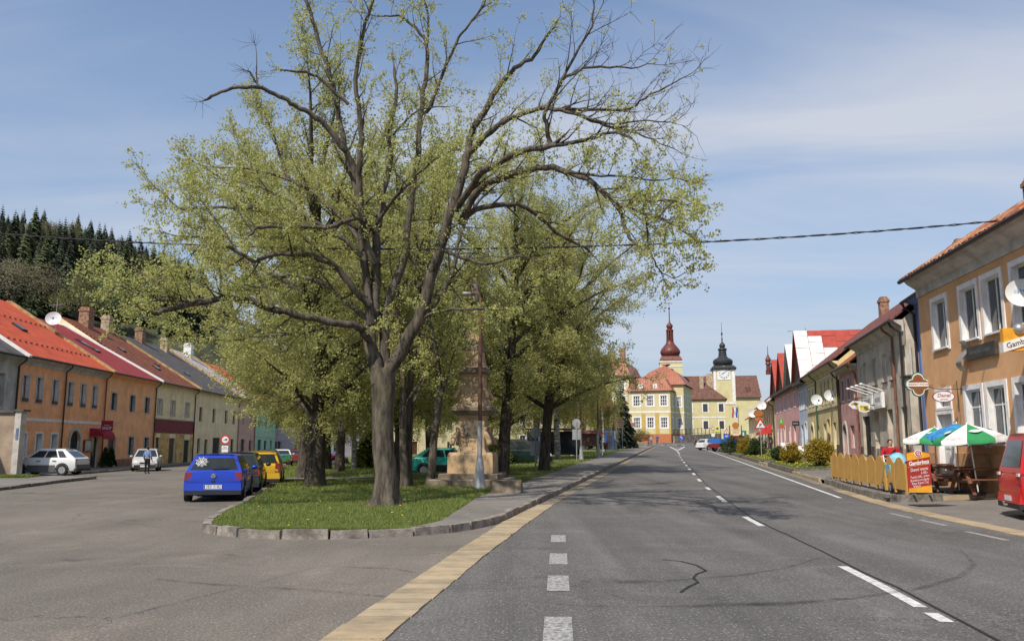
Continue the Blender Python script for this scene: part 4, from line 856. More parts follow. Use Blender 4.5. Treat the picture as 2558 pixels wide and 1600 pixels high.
b = MB(); nx0, nx1 = 3.2, 27.5; rz_ = zz(932); ey = 10.5; ezz = zz(990)
b.box(nx0, nx1, 4, 20, -1, ezz); b.build('nave_wall', M_tow, ch)
b = MB(); b.extr([(nx0 - .3, 3.2, ezz - .2), (nx0 - .3, 12, rz_), (nx0 - .3, 20.8, ezz - .2)], (nx1 - nx0 + .6, 0, 0)); nr = b.build('nave_roof', M_broof, ch)
b = MB()
for x in (5.5, 12.5, 19.5, 24):
    b.box(x - .6, x + .6, 5.2, 8, ezz + 1.4, ezz + 3.2)
b.build('dormer', M_broof, nr)
tz = lambda py: zpx(1910, py, KY + 10) - 4.5
b = MB(); tx = at(1910, 900, KY + 10).x - ch.location.x - 1.0; b.lathe([(hw * (KY + 10) / 2090, tz(py)) for hw, py in [(7, 936), (6.5, 928), (7, 926), (5.5, 925), (5, 912), (7.5, 911), (6.5, 908), (5, 906), (7, 902), (6.5, 898), (3.5, 893), (1, 886), (.5, 866)]], 10, (tx, 12, 0)); b.build('ridge_turret', M_onr, nr, smoothed=35)
# retaining wall with iron fence in front of the town house
M_stone = mat('retaining_stone', (0.26, 0.22, 0.18), .95, .25, 1.5, .4)
fa, fb = at(1684, 1098, 183), at(1800, 1083, 196)
fr_ = thing('retaining_wall', 'stone retaining wall with iron railing in front of the yellow town house', 'wall', (fa.x, fa.y, fa.z), math.atan2(fb.y - fa.y, fb.x - fa.x)); LL = math.hypot(fb.x - fa.x, fb.y - fa.y)
b = MB(); b.extr([(0, -.2, -1), (LL, -.2, -1), (LL, -.2, 1.6), (0, -.2, .9)], (0, .5, 0)); b.build('stone_base', M_stone, fr_)
for i in range(13):
    x = LL * i / 12; b = MB(); b.box(x - .05, x + .05, -.03, .07, .9 + .7 * i / 12, 2.3 + .7 * i / 12); b.build('post', M_gutterd, fr_)
b = MB()
for zz0 in (1.2, 2.2): b.bar((0, .02, zz0), (LL, .02, zz0 + .7), .06, .06)
b.build('rail', M_gutterd, fr_)
# ------------------------------------------------------------------ trees
def bark(name, a, b_, sc=6, birch=False):
    m = bpy.data.materials.new(name); m.use_nodes = True; MATS[name] = m; nt = m.node_tree; b = nt.nodes['Principled BSDF']; b.inputs['Roughness'].default_value = .95; b.inputs['Specular IOR Level'].default_value = .15
    t = nt.nodes.new('ShaderNodeTexCoord'); mp_ = nt.nodes.new('ShaderNodeMapping'); mp_.inputs['Scale'].default_value = (1, 1, 5.0) if birch else (1, 1, .22); nt.links.new(t.outputs['Object'], mp_.inputs[0])
    n = nt.nodes.new('ShaderNodeTexNoise'); n.inputs['Scale'].default_value = sc; n.inputs['Detail'].default_value = 8; n.inputs['Roughness'].default_value = .7; nt.links.new(mp_.outputs[0], n.inputs['Vector'])
    r = nt.nodes.new('ShaderNodeValToRGB'); r.color_ramp.elements[0].position = .4; r.color_ramp.elements[0].color = (*a, 1); r.color_ramp.elements[1].position = .6; r.color_ramp.elements[1].color = (*b_, 1); nt.links.new(n.outputs[0], r.inputs[0])
    # greenish lichen patches
    n2 = nt.nodes.new('ShaderNodeTexNoise'); n2.inputs['Scale'].default_value = 1.7; n2.inputs['Detail'].default_value = 5; nt.links.new(t.outputs['Object'], n2.inputs['Vector'])
    r2 = nt.nodes.new('ShaderNodeValToRGB'); r2.color_ramp.elements[0].position = .52; r2.color_ramp.elements[0].color = (0, 0, 0, 1); r2.color_ramp.elements[1].position = .75; r2.color_ramp.elements[1].color = (.5, .5, .5, 1); nt.links.new(n2.outputs[0], r2.inputs[0])
    mm = nt.nodes.new('ShaderNodeMixRGB'); nt.links.new(r2.outputs[0], mm.inputs[0]); nt.links.new(r.outputs[0], mm.inputs[1]); mm.inputs[2].default_value = (.13, .13, .06, 1) if not birch else (.5, .48, .45, 1); nt.links.new(mm.outputs[0], b.inputs['Base Color'])
    bu = nt.nodes.new('ShaderNodeBump'); bu.inputs['Strength'].default_value = .9; bu.inputs['Distance'].default_value = .05; nt.links.new(n.outputs[0], bu.inputs['Height']); nt.links.new(bu.outputs[0], b.inputs['Normal'])
    return m
M_bark = bark('bark_lime', (.05, .042, .034), (.15, .125, .10), 7); M_barkd = bark('bark_dark', (.035, .029, .023), (.11, .09, .072), 7); M_birch = bark('bark_birch', (.06, .055, .05), (.52, .5, .46), 2.2, True)
M_leafA = leafmat('leaf_lime', [(.38, .40, .12), (.48, .49, .16), (.60, .58, .23), (.44, .48, .15)], .55)
M_leafB = leafmat('leaf_maple', [(.36, .36, .12), (.46, .46, .165), (.56, .53, .21), (.41, .44, .15)], .55)
M_leafG = leafmat('leaf_green', [(.10, .13, .02), (.17, .19, .035), (.21, .23, .045)], .4)
M_leafW = leafmat('leaf_birch', [(.27, .27, .06), (.35, .32, .08), (.38, .32, .09)], .5)

def leaf_mesh(name, pts, size, m, rnd, per=3, spread=0.12, droop=0.0):
    """many small pointed leaves scattered round the given points"""
    pts = np.asarray(pts, dtype=np.float32); N = len(pts) * per
    rs = np.random.RandomState(rnd.randrange(1 << 30))
    c = np.repeat(pts, per, axis=0) + rs.normal(0, spread, (N, 3)).astype(np.float32)
    a = rs.normal(0, 1, (N, 3)); a[:, 2] -= droop; a /= np.linalg.norm(a, axis=1)[:, None]
    q = rs.normal(0, 1, (N, 3)); q -= a * (q * a).sum(1)[:, None]; q /= np.linalg.norm(q, axis=1)[:, None]
    s = (size * rs.uniform(.65, 1.35, N))[:, None]
    v = np.empty((N, 4, 3), np.float32)
    v[:, 0] = c - a * s * .5; v[:, 1] = c + q * s * .36; v[:, 2] = c + a * s * .55; v[:, 3] = c - q * s * .36
    me = bpy.data.meshes.new(name); me.vertices.add(N * 4); me.vertices.foreach_set('co', v.reshape(-1))
    me.loops.add(N * 4); me.loops.foreach_set('vertex_index', np.arange(N * 4, dtype=np.int32)); me.polygons.add(N); me.polygons.foreach_set('loop_start', np.arange(0, N * 4, 4, dtype=np.int32)); me.polygons.foreach_set('loop_total', np.full(N, 4, np.int32))
    me.materials.append(m); me.update(); me.validate(); return me
def rvec(rnd):
    while True:
        v = Vector((rnd.uniform(-1, 1), rnd.uniform(-1, 1), rnd.uniform(-1, 1)))
        if .05 < v.length < 1: return v.normalized()
def wander(rnd, p, d, L, n, curl, bias=None):
    pts = [p.copy()]; d = d.normalized()
    for i in range(n):
        d = d + rvec(rnd) * curl
        if bias: d += bias
        d.normalize(); pts.append(pts[-1] + d * L / n)
    return pts
class Tree:
    def __init__(s, seed): s.w = MB(); s.leaf = []; s.r = random.Random(seed)
    def branch(s, pts, r0, r1, sides=5):
        n = len(pts); s.w.tube(pts, [r0 + (r1 - r0) * (i / (n - 1)) for i in range(n)], sides, cap=False)
    def twigs(s, pts, L, r, leafy, lf_step=.16, up=.15, dens=1.0, out=None):
        """leaf-bearing twigs along a small branch"""
        rnd = s.r
        for a, b in zip(pts[1:], pts[2:] + [pts[-1] + (pts[-1] - pts[-2])]):
            for _ in range(2 if rnd.random() < dens else 1):
                p = a.lerp(b, rnd.random()); d = (b - a).normalized() + rvec(rnd) * 1.1 + Vector((0, 0, up))
                if out: d += out * .3
                tw = wander(rnd, p, d, L * rnd.uniform(.5, 1.2), 3, .3)
                s.branch(tw, r, r * .4, 3)
                for i in range(len(tw) - 1):
                    if rnd.random() < leafy: s.leaf.append(tw[i].lerp(tw[i + 1], rnd.uniform(.3, 1)))
                if rnd.random() < leafy: s.leaf.append(tw[-1])
    def limb(s, pts, r0, r1, leafy=1.0, sub=.4, L2=1.5, sides=7, start=.12, center=None, up=.2, tw=.5):
        """a traced limb with side branches and twigs"""
        rnd = s.r; s.branch(pts, r0, r1, sides); tot = sum((b - a).length for a, b in zip(pts, pts[1:])); acc = 0; nxt = tot * start
        for a, b in zip(pts, pts[1:]):
            l = (b - a).length
            while nxt < acc + l:
                f = nxt / tot; p = a.lerp(b, (nxt - acc) / l); d = (b - a).normalized() * .6 + rvec(rnd) + Vector((0, 0, up))
                if center: d += (p - center).normalized() * .55
                LL = L2 * rnd.uniform(.45, 1.25) * (1.1 - .45 * f); n = max(3, int(LL / .3)); rr = max(.008, min((r0 + (r1 - r0) * f) * .5, .012 + .014 * LL))
                bp = wander(rnd, p, d, LL, n, .22, Vector((0, 0, .03))); s.branch(bp, rr, .005, 4); s.twigs(bp, tw, .006, leafy)
                nxt += sub * rnd.uniform(.5, 1.5)
            acc += l
        e = wander(rnd, pts[-1], pts[-1] - pts[-2], L2 * .6, 4, .25); s.branch(e, r1, .004, 4); s.twigs(e, tw, .006, leafy)
    def finish(s, name, label, loc, mw, ml, lsize, per, spread, group=None, rotz=0):
        t = thing(name, label, 'tree', loc, rotz, group)
        o = Vector(loc)
        me = s.w.mesh('trunk', mw, 'all', recalc=False); link('trunk', me, t)
        if s.leaf: link('crown', leaf_mesh('crown', s.leaf, lsize, ml, s.r, per, spread), t)
        return t

# ---- the big lime at the tip of the island: limbs traced one by one, each leaning to its own depth
BASE = gnd(961, 1262, .1); TY = BASE.y
lime = Tree(77)
def LP(pts, y0, y1):                               # photo trace -> points; the limb drifts from y0 to y1 metres behind the trunk
    n = len(pts); out = []
    for i, (x, y) in enumerate(pts):
        out.append(at(x, y, TY + y0 + (y1 - y0) * i / (n - 1)) - BASE)
    return out
def dense(pts, k=3, wob=.03):                      # smooth the trace a little and roughen it
    out = []
    for i in range(len(pts) - 1):
        p0, p1, p2, p3 = pts[max(i - 1, 0)], pts[i], pts[i + 1], pts[min(i + 2, len(pts) - 1)]
        for j in range(k):
            t = j / k; q = .5 * ((2 * p1) + (p2 - p0) * t + (2 * p0 - 5 * p1 + 4 * p2 - p3) * t * t + (3 * p1 - p0 - 3 * p2 + p3) * t ** 3)
            out.append(q + rvec(lime.r) * wob * (0 if i == 0 and j == 0 else 1))
    return out + [pts[-1]]
CEN = at(960, 560, TY) - BASE
# trunk with root flare
tp = [Vector((0, 0, -.3)), Vector((0, 0, 0)), Vector((.02, 0, .25)), Vector((.02, 0, .8))] + LP([(957, 1130), (955, 1060), (957, 1000), (958, 955), (950, 920)], 0, 0)
tw_r = [.56, .46, .345, .31, .295, .285, .30, .335, .3]
n = 18; base = len(lime.w.v)
for i, (p, r_) in enumerate(zip(tp, tw_r)):
    for k_ in range(n):
        a = 2 * math.pi * k_ / n; fl = 1 + (.22 * max(0, 1 - p.z / .7) + .045) * math.sin(a * 5 + .6) + .03 * math.sin(a * 3 + p.z * 1.7)
        lime.w.v.append((p.x + r_ * fl * math.cos(a), p.y + r_ * fl * math.sin(a), p.z))
for i in range(len(tp) - 1):
    for k_ in range(n):
        a = base + i * n + k_; b_ = base + i * n + (k_ + 1) % n; lime.w.f.append((a, b_, b_ + n, a + n)); lime.w.m.append(0)
lim = [  # trace, depth start/end, radius start/end, leafiness, side branch spacing, side branch length
    ([(946, 960), (935, 905), (921, 850), (926, 800), (935, 771), (937, 705), (939, 625), (939, 579), (952, 523), (962, 456), (976, 400), (970, 330), (990, 250), (985, 170)], -.1, .9, .27, .05, .65, .42, 1.5),
    ([(965, 950), (962, 860), (959, 787), (985, 711), (1012, 625), (1021, 539), (1031, 466), (1046, 380), (1049, 298), (1062, 198), (1066, 132), (1059, 96), (1026, 60), (996, 40), (946, 41)], .15, 2.2, .2, .03, .55, .42, 1.5),
    ([(1066, 140), (1072, 60), (1059, 0), (1050, -60)], 1.9, 2.6, .06, .03, .5, .45, 1.4),
    ([(1050, 290), (1075, 265), (1105, 185), (1138, 109), (1163, 73), (1209, 10), (1225, -50)], 1.7, 1.2, .08, .03, .5, .4, 1.4),
    ([(963, 960), (975, 925), (1005, 870), (1045, 797), (1065, 738), (1084, 665), (1107, 599), (1124, 533), (1150, 466), (1166, 397), (1179, 331), (1199, 298), (1232, 238), (1265, 192), (1298, 162), (1338, 139), (1356, 104)], -.1, -1.2, .26, .05, .5, .36, 1.4),
    ([(1140, 525), (1184, 456), (1209, 427), (1249, 403), (1305, 380), (1374, 364)], -.6, -4.5, .13, .08, .5, .36, 1.2),
    ([(1374, 366), (1366, 320), (1361, 281), (1398, 205), (1434, 139), (1477, 66), (1482, 0)], -4.5, -5.2, .075, .02, .04, .3, 1.3),
    ([(1374, 364), (1430, 355), (1490, 340), (1540, 331), (1576, 344)], -4.5, -6, .07, .03, .25, .28, 1.1),
    ([(1175, 380), (1209, 344), (1255, 308), (1312, 281), (1365, 271), (1398, 275), (1457, 291), (1513, 314)], -.8, -3.5, .12, .05, .22, .3, 1.2),
    ([(1398, 275), (1490, 275), (1573, 270), (1609, 245), (1662, 218), (1715, 190)], -2.8, -3.4, .06, .015, .02, .26, 1.1),
    ([(1457, 291), (1540, 310), (1620, 300), (1690, 310)], -3.2, -5, .045, .012, .02, .26, 1.0),
    ([(1513, 314), (1590, 330), (1650, 360), (1690, 375)], -3.5, -2.5, .04, .012, .1, .28, 1.0),
    ([(1404, 200), (1457, 172), (1523, 167), (1580, 169), (1630, 160)], -4.8, -5.5, .05, .012, .02, .26, 1.0),
    ([(1150, 560), (1193, 476), (1249, 446), (1305, 427), (1365, 417), (1414, 427), (1464, 446), (1507, 480), (1538, 512), (1557, 555), (1571, 592)], -.3, -5, .14, .05, .7, .3, 1.0),
    ([(1500, 475), (1548, 509), (1607, 535), (1663, 549), (1713, 582)], -4.2, -6, .055, .02, .85, .26, .75),
    ([(1420, 430), (1500, 440), (1570, 440), (1640, 450), (1690, 445)], -3.3, -3.5, .045, .015, .75, .28, .8),
    ([(1540, 520), (1600, 500), (1660, 500), (1720, 510)], -4.5, -6.5, .04, .015, .8, .28, .7),
    ([(1614, 542), (1619, 615), (1634, 651), (1653, 681), (1687, 693), (1715, 680)], -5, -5.2, .03, .01, .8, .35, .7),
    ([(1150, 546), (1210, 516), (1276, 509), (1316, 519), (1349, 545), (1376, 569), (1415, 595), (1462, 618)], -.3, 1.6, .11, .05, .8, .4, 1.3),
    ([(1065, 770), (1088, 754), (1117, 704), (1137, 645), (1145, 600), (1180, 520), (1230, 470)], .1, 2.6, .13, .04, .9, .4, 1.5),
    ([(1050, 800), (1084, 781), (1131, 771), (1240, 771)], -.2, -1.4, .06, .03, .7, .4, 1.0),
    ([(937, 660), (912, 590), (899, 473), (897, 430), (903, 347), (900, 288), (887, 198), (907, 83), (927, 17), (960, -60)], 0, -1.2, .15, .04, .45, .34, 1.4),
    ([(930, 810), (918, 720), (905, 620), (900, 500), (880, 440), (860, 364), (844, 281), (824, 185), (797, 109), (781, 50), (764, 0), (755, -60)], 0, .6, .16, .05, .5, .33, 1.4),
    ([(870, 261), (824, 218), (791, 192), (765, 180), (725, 177)], -.7, -1.2, .07, .04, .25, .45, .9),
    ([(895, 450), (870, 390), (847, 357), (814, 314), (774, 284), (738, 265), (708, 245), (675, 228), (645, 217), (599, 220), (550, 228), (523, 245)], -.2, -2.0, .12, .05, .0, 3.5, .5),
    ([(645, 217), (632, 195), (622, 179)], -1.8, -1.8, .04, .03, 0, 9, .2), ([(643, 214), (642, 170), (639, 119)], -1.8, -1.8, .03, .01, 0, 9, .2),
    ([(939, 579), (910, 550), (880, 546), (835, 564), (753, 566), (680, 567), (640, 569), (630, 582)], .2, -2.6, .09, .05, .8, .4, 1.3),
    ([(925, 760), (899, 738), (880, 721), (849, 675), (812, 652), (769, 635), (736, 635), (683, 635), (637, 652), (600, 630), (540, 600), (480, 590)], -.1, -2.0, .14, .04, 1.0, .33, 1.5),
    ([(922, 800), (883, 771), (836, 731), (790, 700), (730, 690), (660, 690), (590, 660)], .1, 2.4, .12, .03, 1.0, .35, 1.5),
    ([(925, 850), (909, 830), (896, 814), (850, 807), (800, 799), (736, 784), (670, 767), (620, 751), (564, 744), (511, 752), (455, 764), (419, 774), (386, 782)], -.2, -3.2, .15, .07, .95, .33, 1.4),
    ([(515, 750), (458, 752), (389, 749), (349, 738), (323, 721), (290, 705)], -2.6, -3.0, .045, .015, 1.0, .28, 1.2),
    ([(560, 744), (548, 734), (551, 685), (538, 638), (520, 590), (500, 540)], -2.2, -2.0, .05, .015, 1.0, .28, 1.4),
    ([(680, 770), (650, 700), (600, 640), (560, 580), (525, 530), (490, 480)], -1.8, 1.5, .08, .015, 1.0, .3, 1.7),
    ([(900, 600), (850, 540), (780, 480), (700, 440), (620, 420), (550, 420)], .6, 2.4, .1, .02, 1.0, .32, 1.6),
    ([(905, 640), (860, 600), (760, 540), (640, 520), (520, 520), (450, 520), (405, 480)], -.2, -.8, .1, .015, 1.0, .3, 1.6),
    ([(940, 560), (1000, 480), (1060, 420), (1120, 380)], -.4, -3.0, .08, .02, 1.0, .35, 1.5),
    ([(850, 810), (760, 830), (660, 840), (560, 850), (470, 830)], -.4, 2.0, .06, .015, 1.0, .32, 1.4),
    ([(455, 764), (400, 720), (350, 680), (310, 650)], -3.0, -2.0, .04, .01, 1.0, .3, 1.2),
    ([(790, 560), (720, 500), (660, 470), (620, 400), (590, 340)], -1.0, 2.5, .06, .015, .9, .35, 1.4),
    ([(1100, 620), (1150, 640), (1220, 660), (1300, 640), (1360, 660)], -.5, -2.5, .07, .02, .85, .36, 1.3),
]
for tr, y0, y1, r0, r1, lf, sb, L2 in lim:
    lime.limb(dense(LP(tr, y0, y1)), r0 * .76, r1 * .8, lf, sb, L2, 9 if r0 > .12 else 6, .3 if r0 > .2 else .1, CEN)
lime.finish('lime_tree', 'large old lime with broken dead branch at the tip of the grass island', BASE, M_bark, M_leafA, .06, 8, .052)

# ---- park trees behind it, grown procedurally into rounded crowns
def park_tree(seed, H, th, R_, r0, leafy=1.0, lean=(0, 0), nl=13, low=.42, mw=None, sub=.42, L2=1.7, stems=1, tw=.6):
    t = Tree(seed); rnd = t.r; top = Vector((lean[0], lean[1], H))
    cz = H * (low + 1) / 2
    for st in range(stems):
        off = Vector((0, 0, 0)) if stems == 1 else Vector((rnd.uniform(-.5, .5), rnd.uniform(-.4, .4), 0))
        tr = wander(rnd, off + Vector((0, 0, -.3)), Vector((lean[0] * .06 + off.x * .15, lean[1] * .06, 1)), th + .3, 6, .045)
        rad = [r0 * 1.5, r0 * 1.12, r0, r0 * .95, r0 * .92, r0 * .95, r0 * .95]; t.w.tube(tr, rad, 12, cap=False)
        e = tr[-1]
        ldr = wander(rnd, e, Vector((lean[0] * .1, lean[1] * .1, 1)), (H - th) * .9, 10, .12, Vector((0, 0, .1))); t.limb(ldr, r0 * .8, .03, leafy, sub, L2, 7, .1, Vector((0, 0, cz)), tw=tw)
        for i in range(7 if stems == 1 else 0):      # low drooping skirt
            a = i * .9 + rnd.uniform(-.3, .3); p = tr[-1 - i % 2]; L = R_ * rnd.uniform(.5, .72)
            pts = wander(rnd, p, Vector((math.cos(a), math.sin(a), .8)), L, 9, .1, Vector((0, 0, -.055))); t.limb(pts, r0 * .25, .012, leafy, sub * .85, L2 * .8, 5, .3, Vector((0, 0, cz)), up=-.15, tw=tw)
        for i in range(nl // stems):
            f = i / (nl // stems); a = i * 2.4 + rnd.uniform(-.4, .4); p = e.lerp(ldr[5], min(1, f * 1.25)) if f > .12 else tr[-2]
            hz_ = H * (low + .1 + (0.93 - low) * f * rnd.uniform(.8, 1.1)); rr = R_ * math.sqrt(max(.12, 1 - ((hz_ - cz) / (H - cz + .5)) ** 2)) * rnd.uniform(.78, 1.05)
            tgt = Vector((rr * math.cos(a) + lean[0] * f, rr * math.sin(a) + lean[1] * f, hz_)); d = tgt - p; L = d.length; d.normalize()
            pts = wander(rnd, p, d + Vector((0, 0, .35)), L, 9, .13, Vector((0, 0, -.045))); t.limb(pts, r0 * .42, .02, leafy, sub, L2, 6, .18, Vector((0, 0, cz)), tw=tw)
    return t
def put(src, label, loc, rotz=0, s=1.0, name=None, group='park trees behind the lime'):
    c = copy_tree(src); c.location = loc; c.rotation_euler[2] = rotz; c.scale = (s, s, s); c['label'] = label; c['group'] = group
    return c
GP = 'park trees behind the lime'
tA = park_tree(5, 16.6, 3.0, 6.5, .36, 1.0, nl=19, low=.2, sub=.34).finish('park_tree', 'stout dark-trunked tree left of the lime, nearest the parked cars', gnd(785, 1215, .1), M_barkd, M_leafB, .085, 8, .10, GP)
tF = park_tree(9, 16.0, 4.2, 6.0, .3, 1.0, nl=17, low=.26, lean=(.6, 0)).finish('park_tree', 'tree with dark trunk standing just right of the stone monument', gnd(1255, 1184, .1), M_barkd, M_leafB, .085, 8, .10, GP)
tG = park_tree(14, 13.6, 3.9, 6.6, .27, .85, nl=16, low=.24, lean=(1.2, 0), sub=.38).finish('park_tree', 'spreading tree reaching over the pavement towards the road', gnd(1359, 1176, .1), M_barkd, M_leafB, .085, 8, .10, GP)
tS = park_tree(21, 12.5, 3.4, 2.6, .15, .9, nl=9, low=.35, stems=3, L2=1.1, sub=.5).finish('park_tree', 'slender tree of three thin stems right behind the lime trunk', gnd(1042, 1216, .1), M_bark, M_leafA, .08, 6, .08, GP)
put(tF, 'tree half hidden behind the stout dark trunk left of the lime', gnd(757, 1193, .1), 2.0, .95)
put(tA, 'dark tree with leaning trunk in front of the red car', gnd(815, 1172, .1), 4.0, .85)
put(tG, 'pale-trunked tree in mid lawn left of the lime', gnd(848, 1178, .1), 1.2, 1.0)
put(tA, 'thick black trunk close behind the lime on its right', gnd(1003, 1197, .1), 2.7, .92)
put(tF, 'tree far across the lawn beside the grey house', Vector((-11, 74, .1)), 3.1, 1.05)
put(tG, 'tree behind the monument near the turquoise car', Vector((-5.5, 58, .25)), 2.2, 1.15)
put(tA, 'tree in the back of the park behind the green van', Vector((-.5, 64, .5)), .7, 1.0)
put(tF, 'tree at the far end of the lawn near the bus shelter', Vector((2.5, 84, .9)), 5.0, 1.1)
put(tA, 'broad tree at the far left corner of the park', Vector((-15.5, 66, .1)), 5.3, .85)
put(tG, 'tree near the far crossing beside the school', Vector((9.5, 112, 1.3)), 1.0, .95)
put(tA, 'tree deep in the park behind the second birch', Vector((-9, 95, .4)), 2.0, 1.1)

# ---- birches: white trunks, hanging twigs
def birch(seed, H, R_, nst):
    t = Tree(seed); rnd = t.r; tr = wander(rnd, Vector((0, 0, -.3)), Vector((0, 0, 1)), H, 14, .05, Vector((0, 0, .1))); t.w.tube(tr, [.27 - .25 * i / 14 for i in range(15)], 9, cap=False)
    for i in range(26):
        f = rnd.uniform(.3, .98); p = tr[int(f * 14)]; a = i * 2.4; L = R_ * (1.15 - .75 * (f - .3)) * rnd.uniform(.6, 1.05)
        b = wander(rnd, p, Vector((math.cos(a), math.sin(a), .9)), L, 6, .15, Vector((0, 0, -.1))); t.branch(b, .05, .012, 5)
        for k in range(nst):
            q = b[rnd.randint(2, 6)]; l = rnd.uniform(1.2, 4.2); s = wander(rnd, q, Vector((rnd.uniform(-.5, .5), rnd.uniform(-.5, .5), -.4)), l, 6, .1, Vector((0, 0, -.35))); t.branch(s, .008, .003, 3)
            for u, v in zip(s, s[1:]):
                for m_ in range(3): t.leaf.append(u.lerp(v, rnd.random()))
    return t
tb1 = birch(3, 20, 4.0, 34).finish('birch', 'tall weeping birch with white trunk beside the pavement', gnd(1394, 1146, .1), M_birch, M_leafW, .12, 4, .15, 'birches in the park')
put(tb1, 'slim birch with speckled trunk in the lawn left of the lime', gnd(883, 1172, .1), 2.0, .62, group='birches in the park')
put(tb1, 'hanging birch at the far end of the row near the dark spruce', Vector((10.6, 98, 1.2)), 1.0, .62, group='birches in the park')
put(tb1, 'birch standing between the bus shelter and the lamp post', Vector((5.5, 78, .9)), 3.3, .78, group='birches in the park')

# ---- spruces: whorls of drooping fronds
def spruce(seed, H, R_, layers, ns, tw=1.0):
    rnd = random.Random(seed); b = MB(); b.tube([(0, 0, -.5), (0, 0, H * .5), (0, 0, H)], [.02 * H, .012 * H, .01], 6, cap=False); f = MB()
    for i in range(layers):
        u = i / (layers - 1); z = H * (.08 + .92 * u); r_ = R_ * (1 - u) ** .85 + .12
        for k in range(max(5, int(ns * (1 - .6 * u)))):
            a = rnd.uniform(0, 6.283); rr = r_ * rnd.uniform(.7, 1.12); dz = -rr * rnd.uniform(.25, .5); w = (.12 + .2 * rr) * tw
            c, s = math.cos(a), math.sin(a); n = Vector((-s, c, 0)) * w; o = Vector((c, s, 0))
            p0 = Vector((0, 0, z)); p1 = o * rr * .55 + Vector((0, 0, z + dz * .35)); p2 = o * rr + Vector((0, 0, z + dz))
            f.quad(p0, p1 - n, p2, p1 + n); d = Vector((0, 0, -.35 * rr - .1)); f.poly([p0, p1 + n * .7 + d * .6, p2 + d * .3])
            f.poly([p1, p2 + n * .9 + d * .5, p2 - n * .2])
    return b, f
M_spr = leafmat('spruce_needles', [(.10, .125, .09), (.135, .165, .11), (.17, .20, .13)], .3, .85); M_lar = leafmat('larch_needles', [(.14, .18, .09), (.19, .23, .11), (.17, .2, .10)], .3, .7)  # spruce needles lightened: distance haze is put into their colour
M_decid = leafmat('far_leaves', [(.15, .16, .065), (.21, .20, .085), (.24, .22, .10), (.18, .19, .07)], .35); M_bud = leafmat('far_buds', [(.22, .19, .125), (.26, .22, .14), (.22, .21, .115)], .3)
def spruce_proto(seed, H, R_, lay, ns, ml, tw=1.0):
    b, f = spruce(seed, H, R_, lay, ns, tw); return b.mesh('trunk', M_barkd, recalc=False), f.mesh('crown', ml, recalc=False)
SP = [spruce_proto(1, 20, 4.0, 34, 24, M_spr, 1.5), spruce_proto(2, 22, 3.6, 36, 22, M_spr, 1.5), spruce_proto(3, 17, 4.2, 30, 24, M_spr, 1.5), spruce_proto(4, 20, 4.6, 34, 28, M_lar, 1.6)]
def conifer(pr, label, loc, rz, s, group):
    t = thing('spruce', label, 'tree', loc, rz, group); t.scale = (s, s, s); link('trunk', pr[0], t); link('crown', pr[1], t); return t
near_sp = spruce_proto(7, 9.5, 2.2, 30, 26, M_spr, .8); conifer(near_sp, 'dark conical spruce in front of the school', at(1553, 1105, 120) + Vector((0, 0, -.6)), 0, 1.0, None)
b_, f_ = spruce(8, 5.2, 2.0, 18, 22, .8); M_blu = leafmat('blue_spruce', [(.03, .045, .04), (.05, .07, .065), (.04, .055, .05)], .1, .7)
conifer((b_.mesh('trunk', M_barkd, recalc=False), f_.mesh('crown', M_blu, recalc=False)), 'low blue-grey spruce left of the dark conical one', at(1503, 1102, 112) + Vector((0, 0, -.4)), 0, 1.0, None)
tj = thing('juniper', 'dense dark green juniper bush in mid lawn behind the lime', 'bush', gnd(925, 1168, .1)); b_, f_ = spruce(11, 3.4, 1.3, 22, 26, 1.0); link('trunk', b_.mesh('trunk', M_barkd, recalc=False), tj); link('crown', f_.mesh('crown', M_leafG, recalc=False), tj)

# ---- wooded hill on the left
HX0, HY0 = -150, 255
def hill_z(X, Y):
    d = smooth(0, 165, -(X + (Y - 250) * .2)); r_ = smooth(110, 290, Y)
    return 78 * d * r_ + 6 * noise.noise(Vector((X * .02, Y * .02, 0))) * d
def hz_at(X, Y): return max(0, hill_z(X, Y))
hb = MB(); xs_ = frange(-460, -30, 12); ys_ = frange(110, 470, 12)
for Y in ys_:
    for X in xs_: hb.v.append((X, Y, hz_at(X, Y) - .3))
for j in range(len(ys_) - 1):
    for i in range(len(xs_) - 1):
        a = j * len(xs_) + i; hb.f.append((a, a + 1, a + 1 + len(xs_), a + len(xs_))); hb.m.append(0)
tag(hb.build('hill', mat('forest_floor', (.07, .075, .04), .95, .4, .06), smoothed='all', recalc=False), kind='structure')
# trees on the hill: placed along the skyline and down the slope as the photo shows them
hr = random.Random(42)
def hill_hit(px, py):                              # first hill point along a sight line
    d = ray(px, py); Y = 112.0
    while Y < 460:
        X = d.x / d.y * Y
        if hz_at(X, Y) > CAMH + d.z / d.y * Y: return Vector((X, Y, hz_at(X, Y)))
        Y += 2
    return None
sky_l = [(8, 508, 1), (40, 522, 0), (62, 520, 1), (92, 512, 3), (112, 520, 3), (150, 545, 1), (165, 540, 1), (182, 548, 1), (197, 530, 0), (228, 545, 2), (250, 552, 0), (263, 555, 1), (280, 563, 1), (325, 570, 0), (352, 590, 2), (385, 600, 1), (410, 612, 0), (435, 620, 1), (470, 640, 2), (505, 650, 0)]
cnt = 0
for px, py, k in sky_l:
    pr = SP[k]; H = (20, 22, 17, 20)[k]; best = None
    for Y in range(170, 420, 3):                   # where a tree of this height just reaches the traced tip
        p = at(px, py, Y); gap = p.z - hz_at(p.x, Y)
        if best is None or abs(gap - H) < best[0]: best = (abs(gap - H), p.x, Y, gap)
    s = min(1.35, max(.7, best[3] / H)); conifer(pr, 'spruce breaking the skyline of the wooded hill', (best[1], best[2], hz_at(best[1], best[2]) - .3), hr.uniform(0, 6), s, 'skyline spruces on the wooded hill')
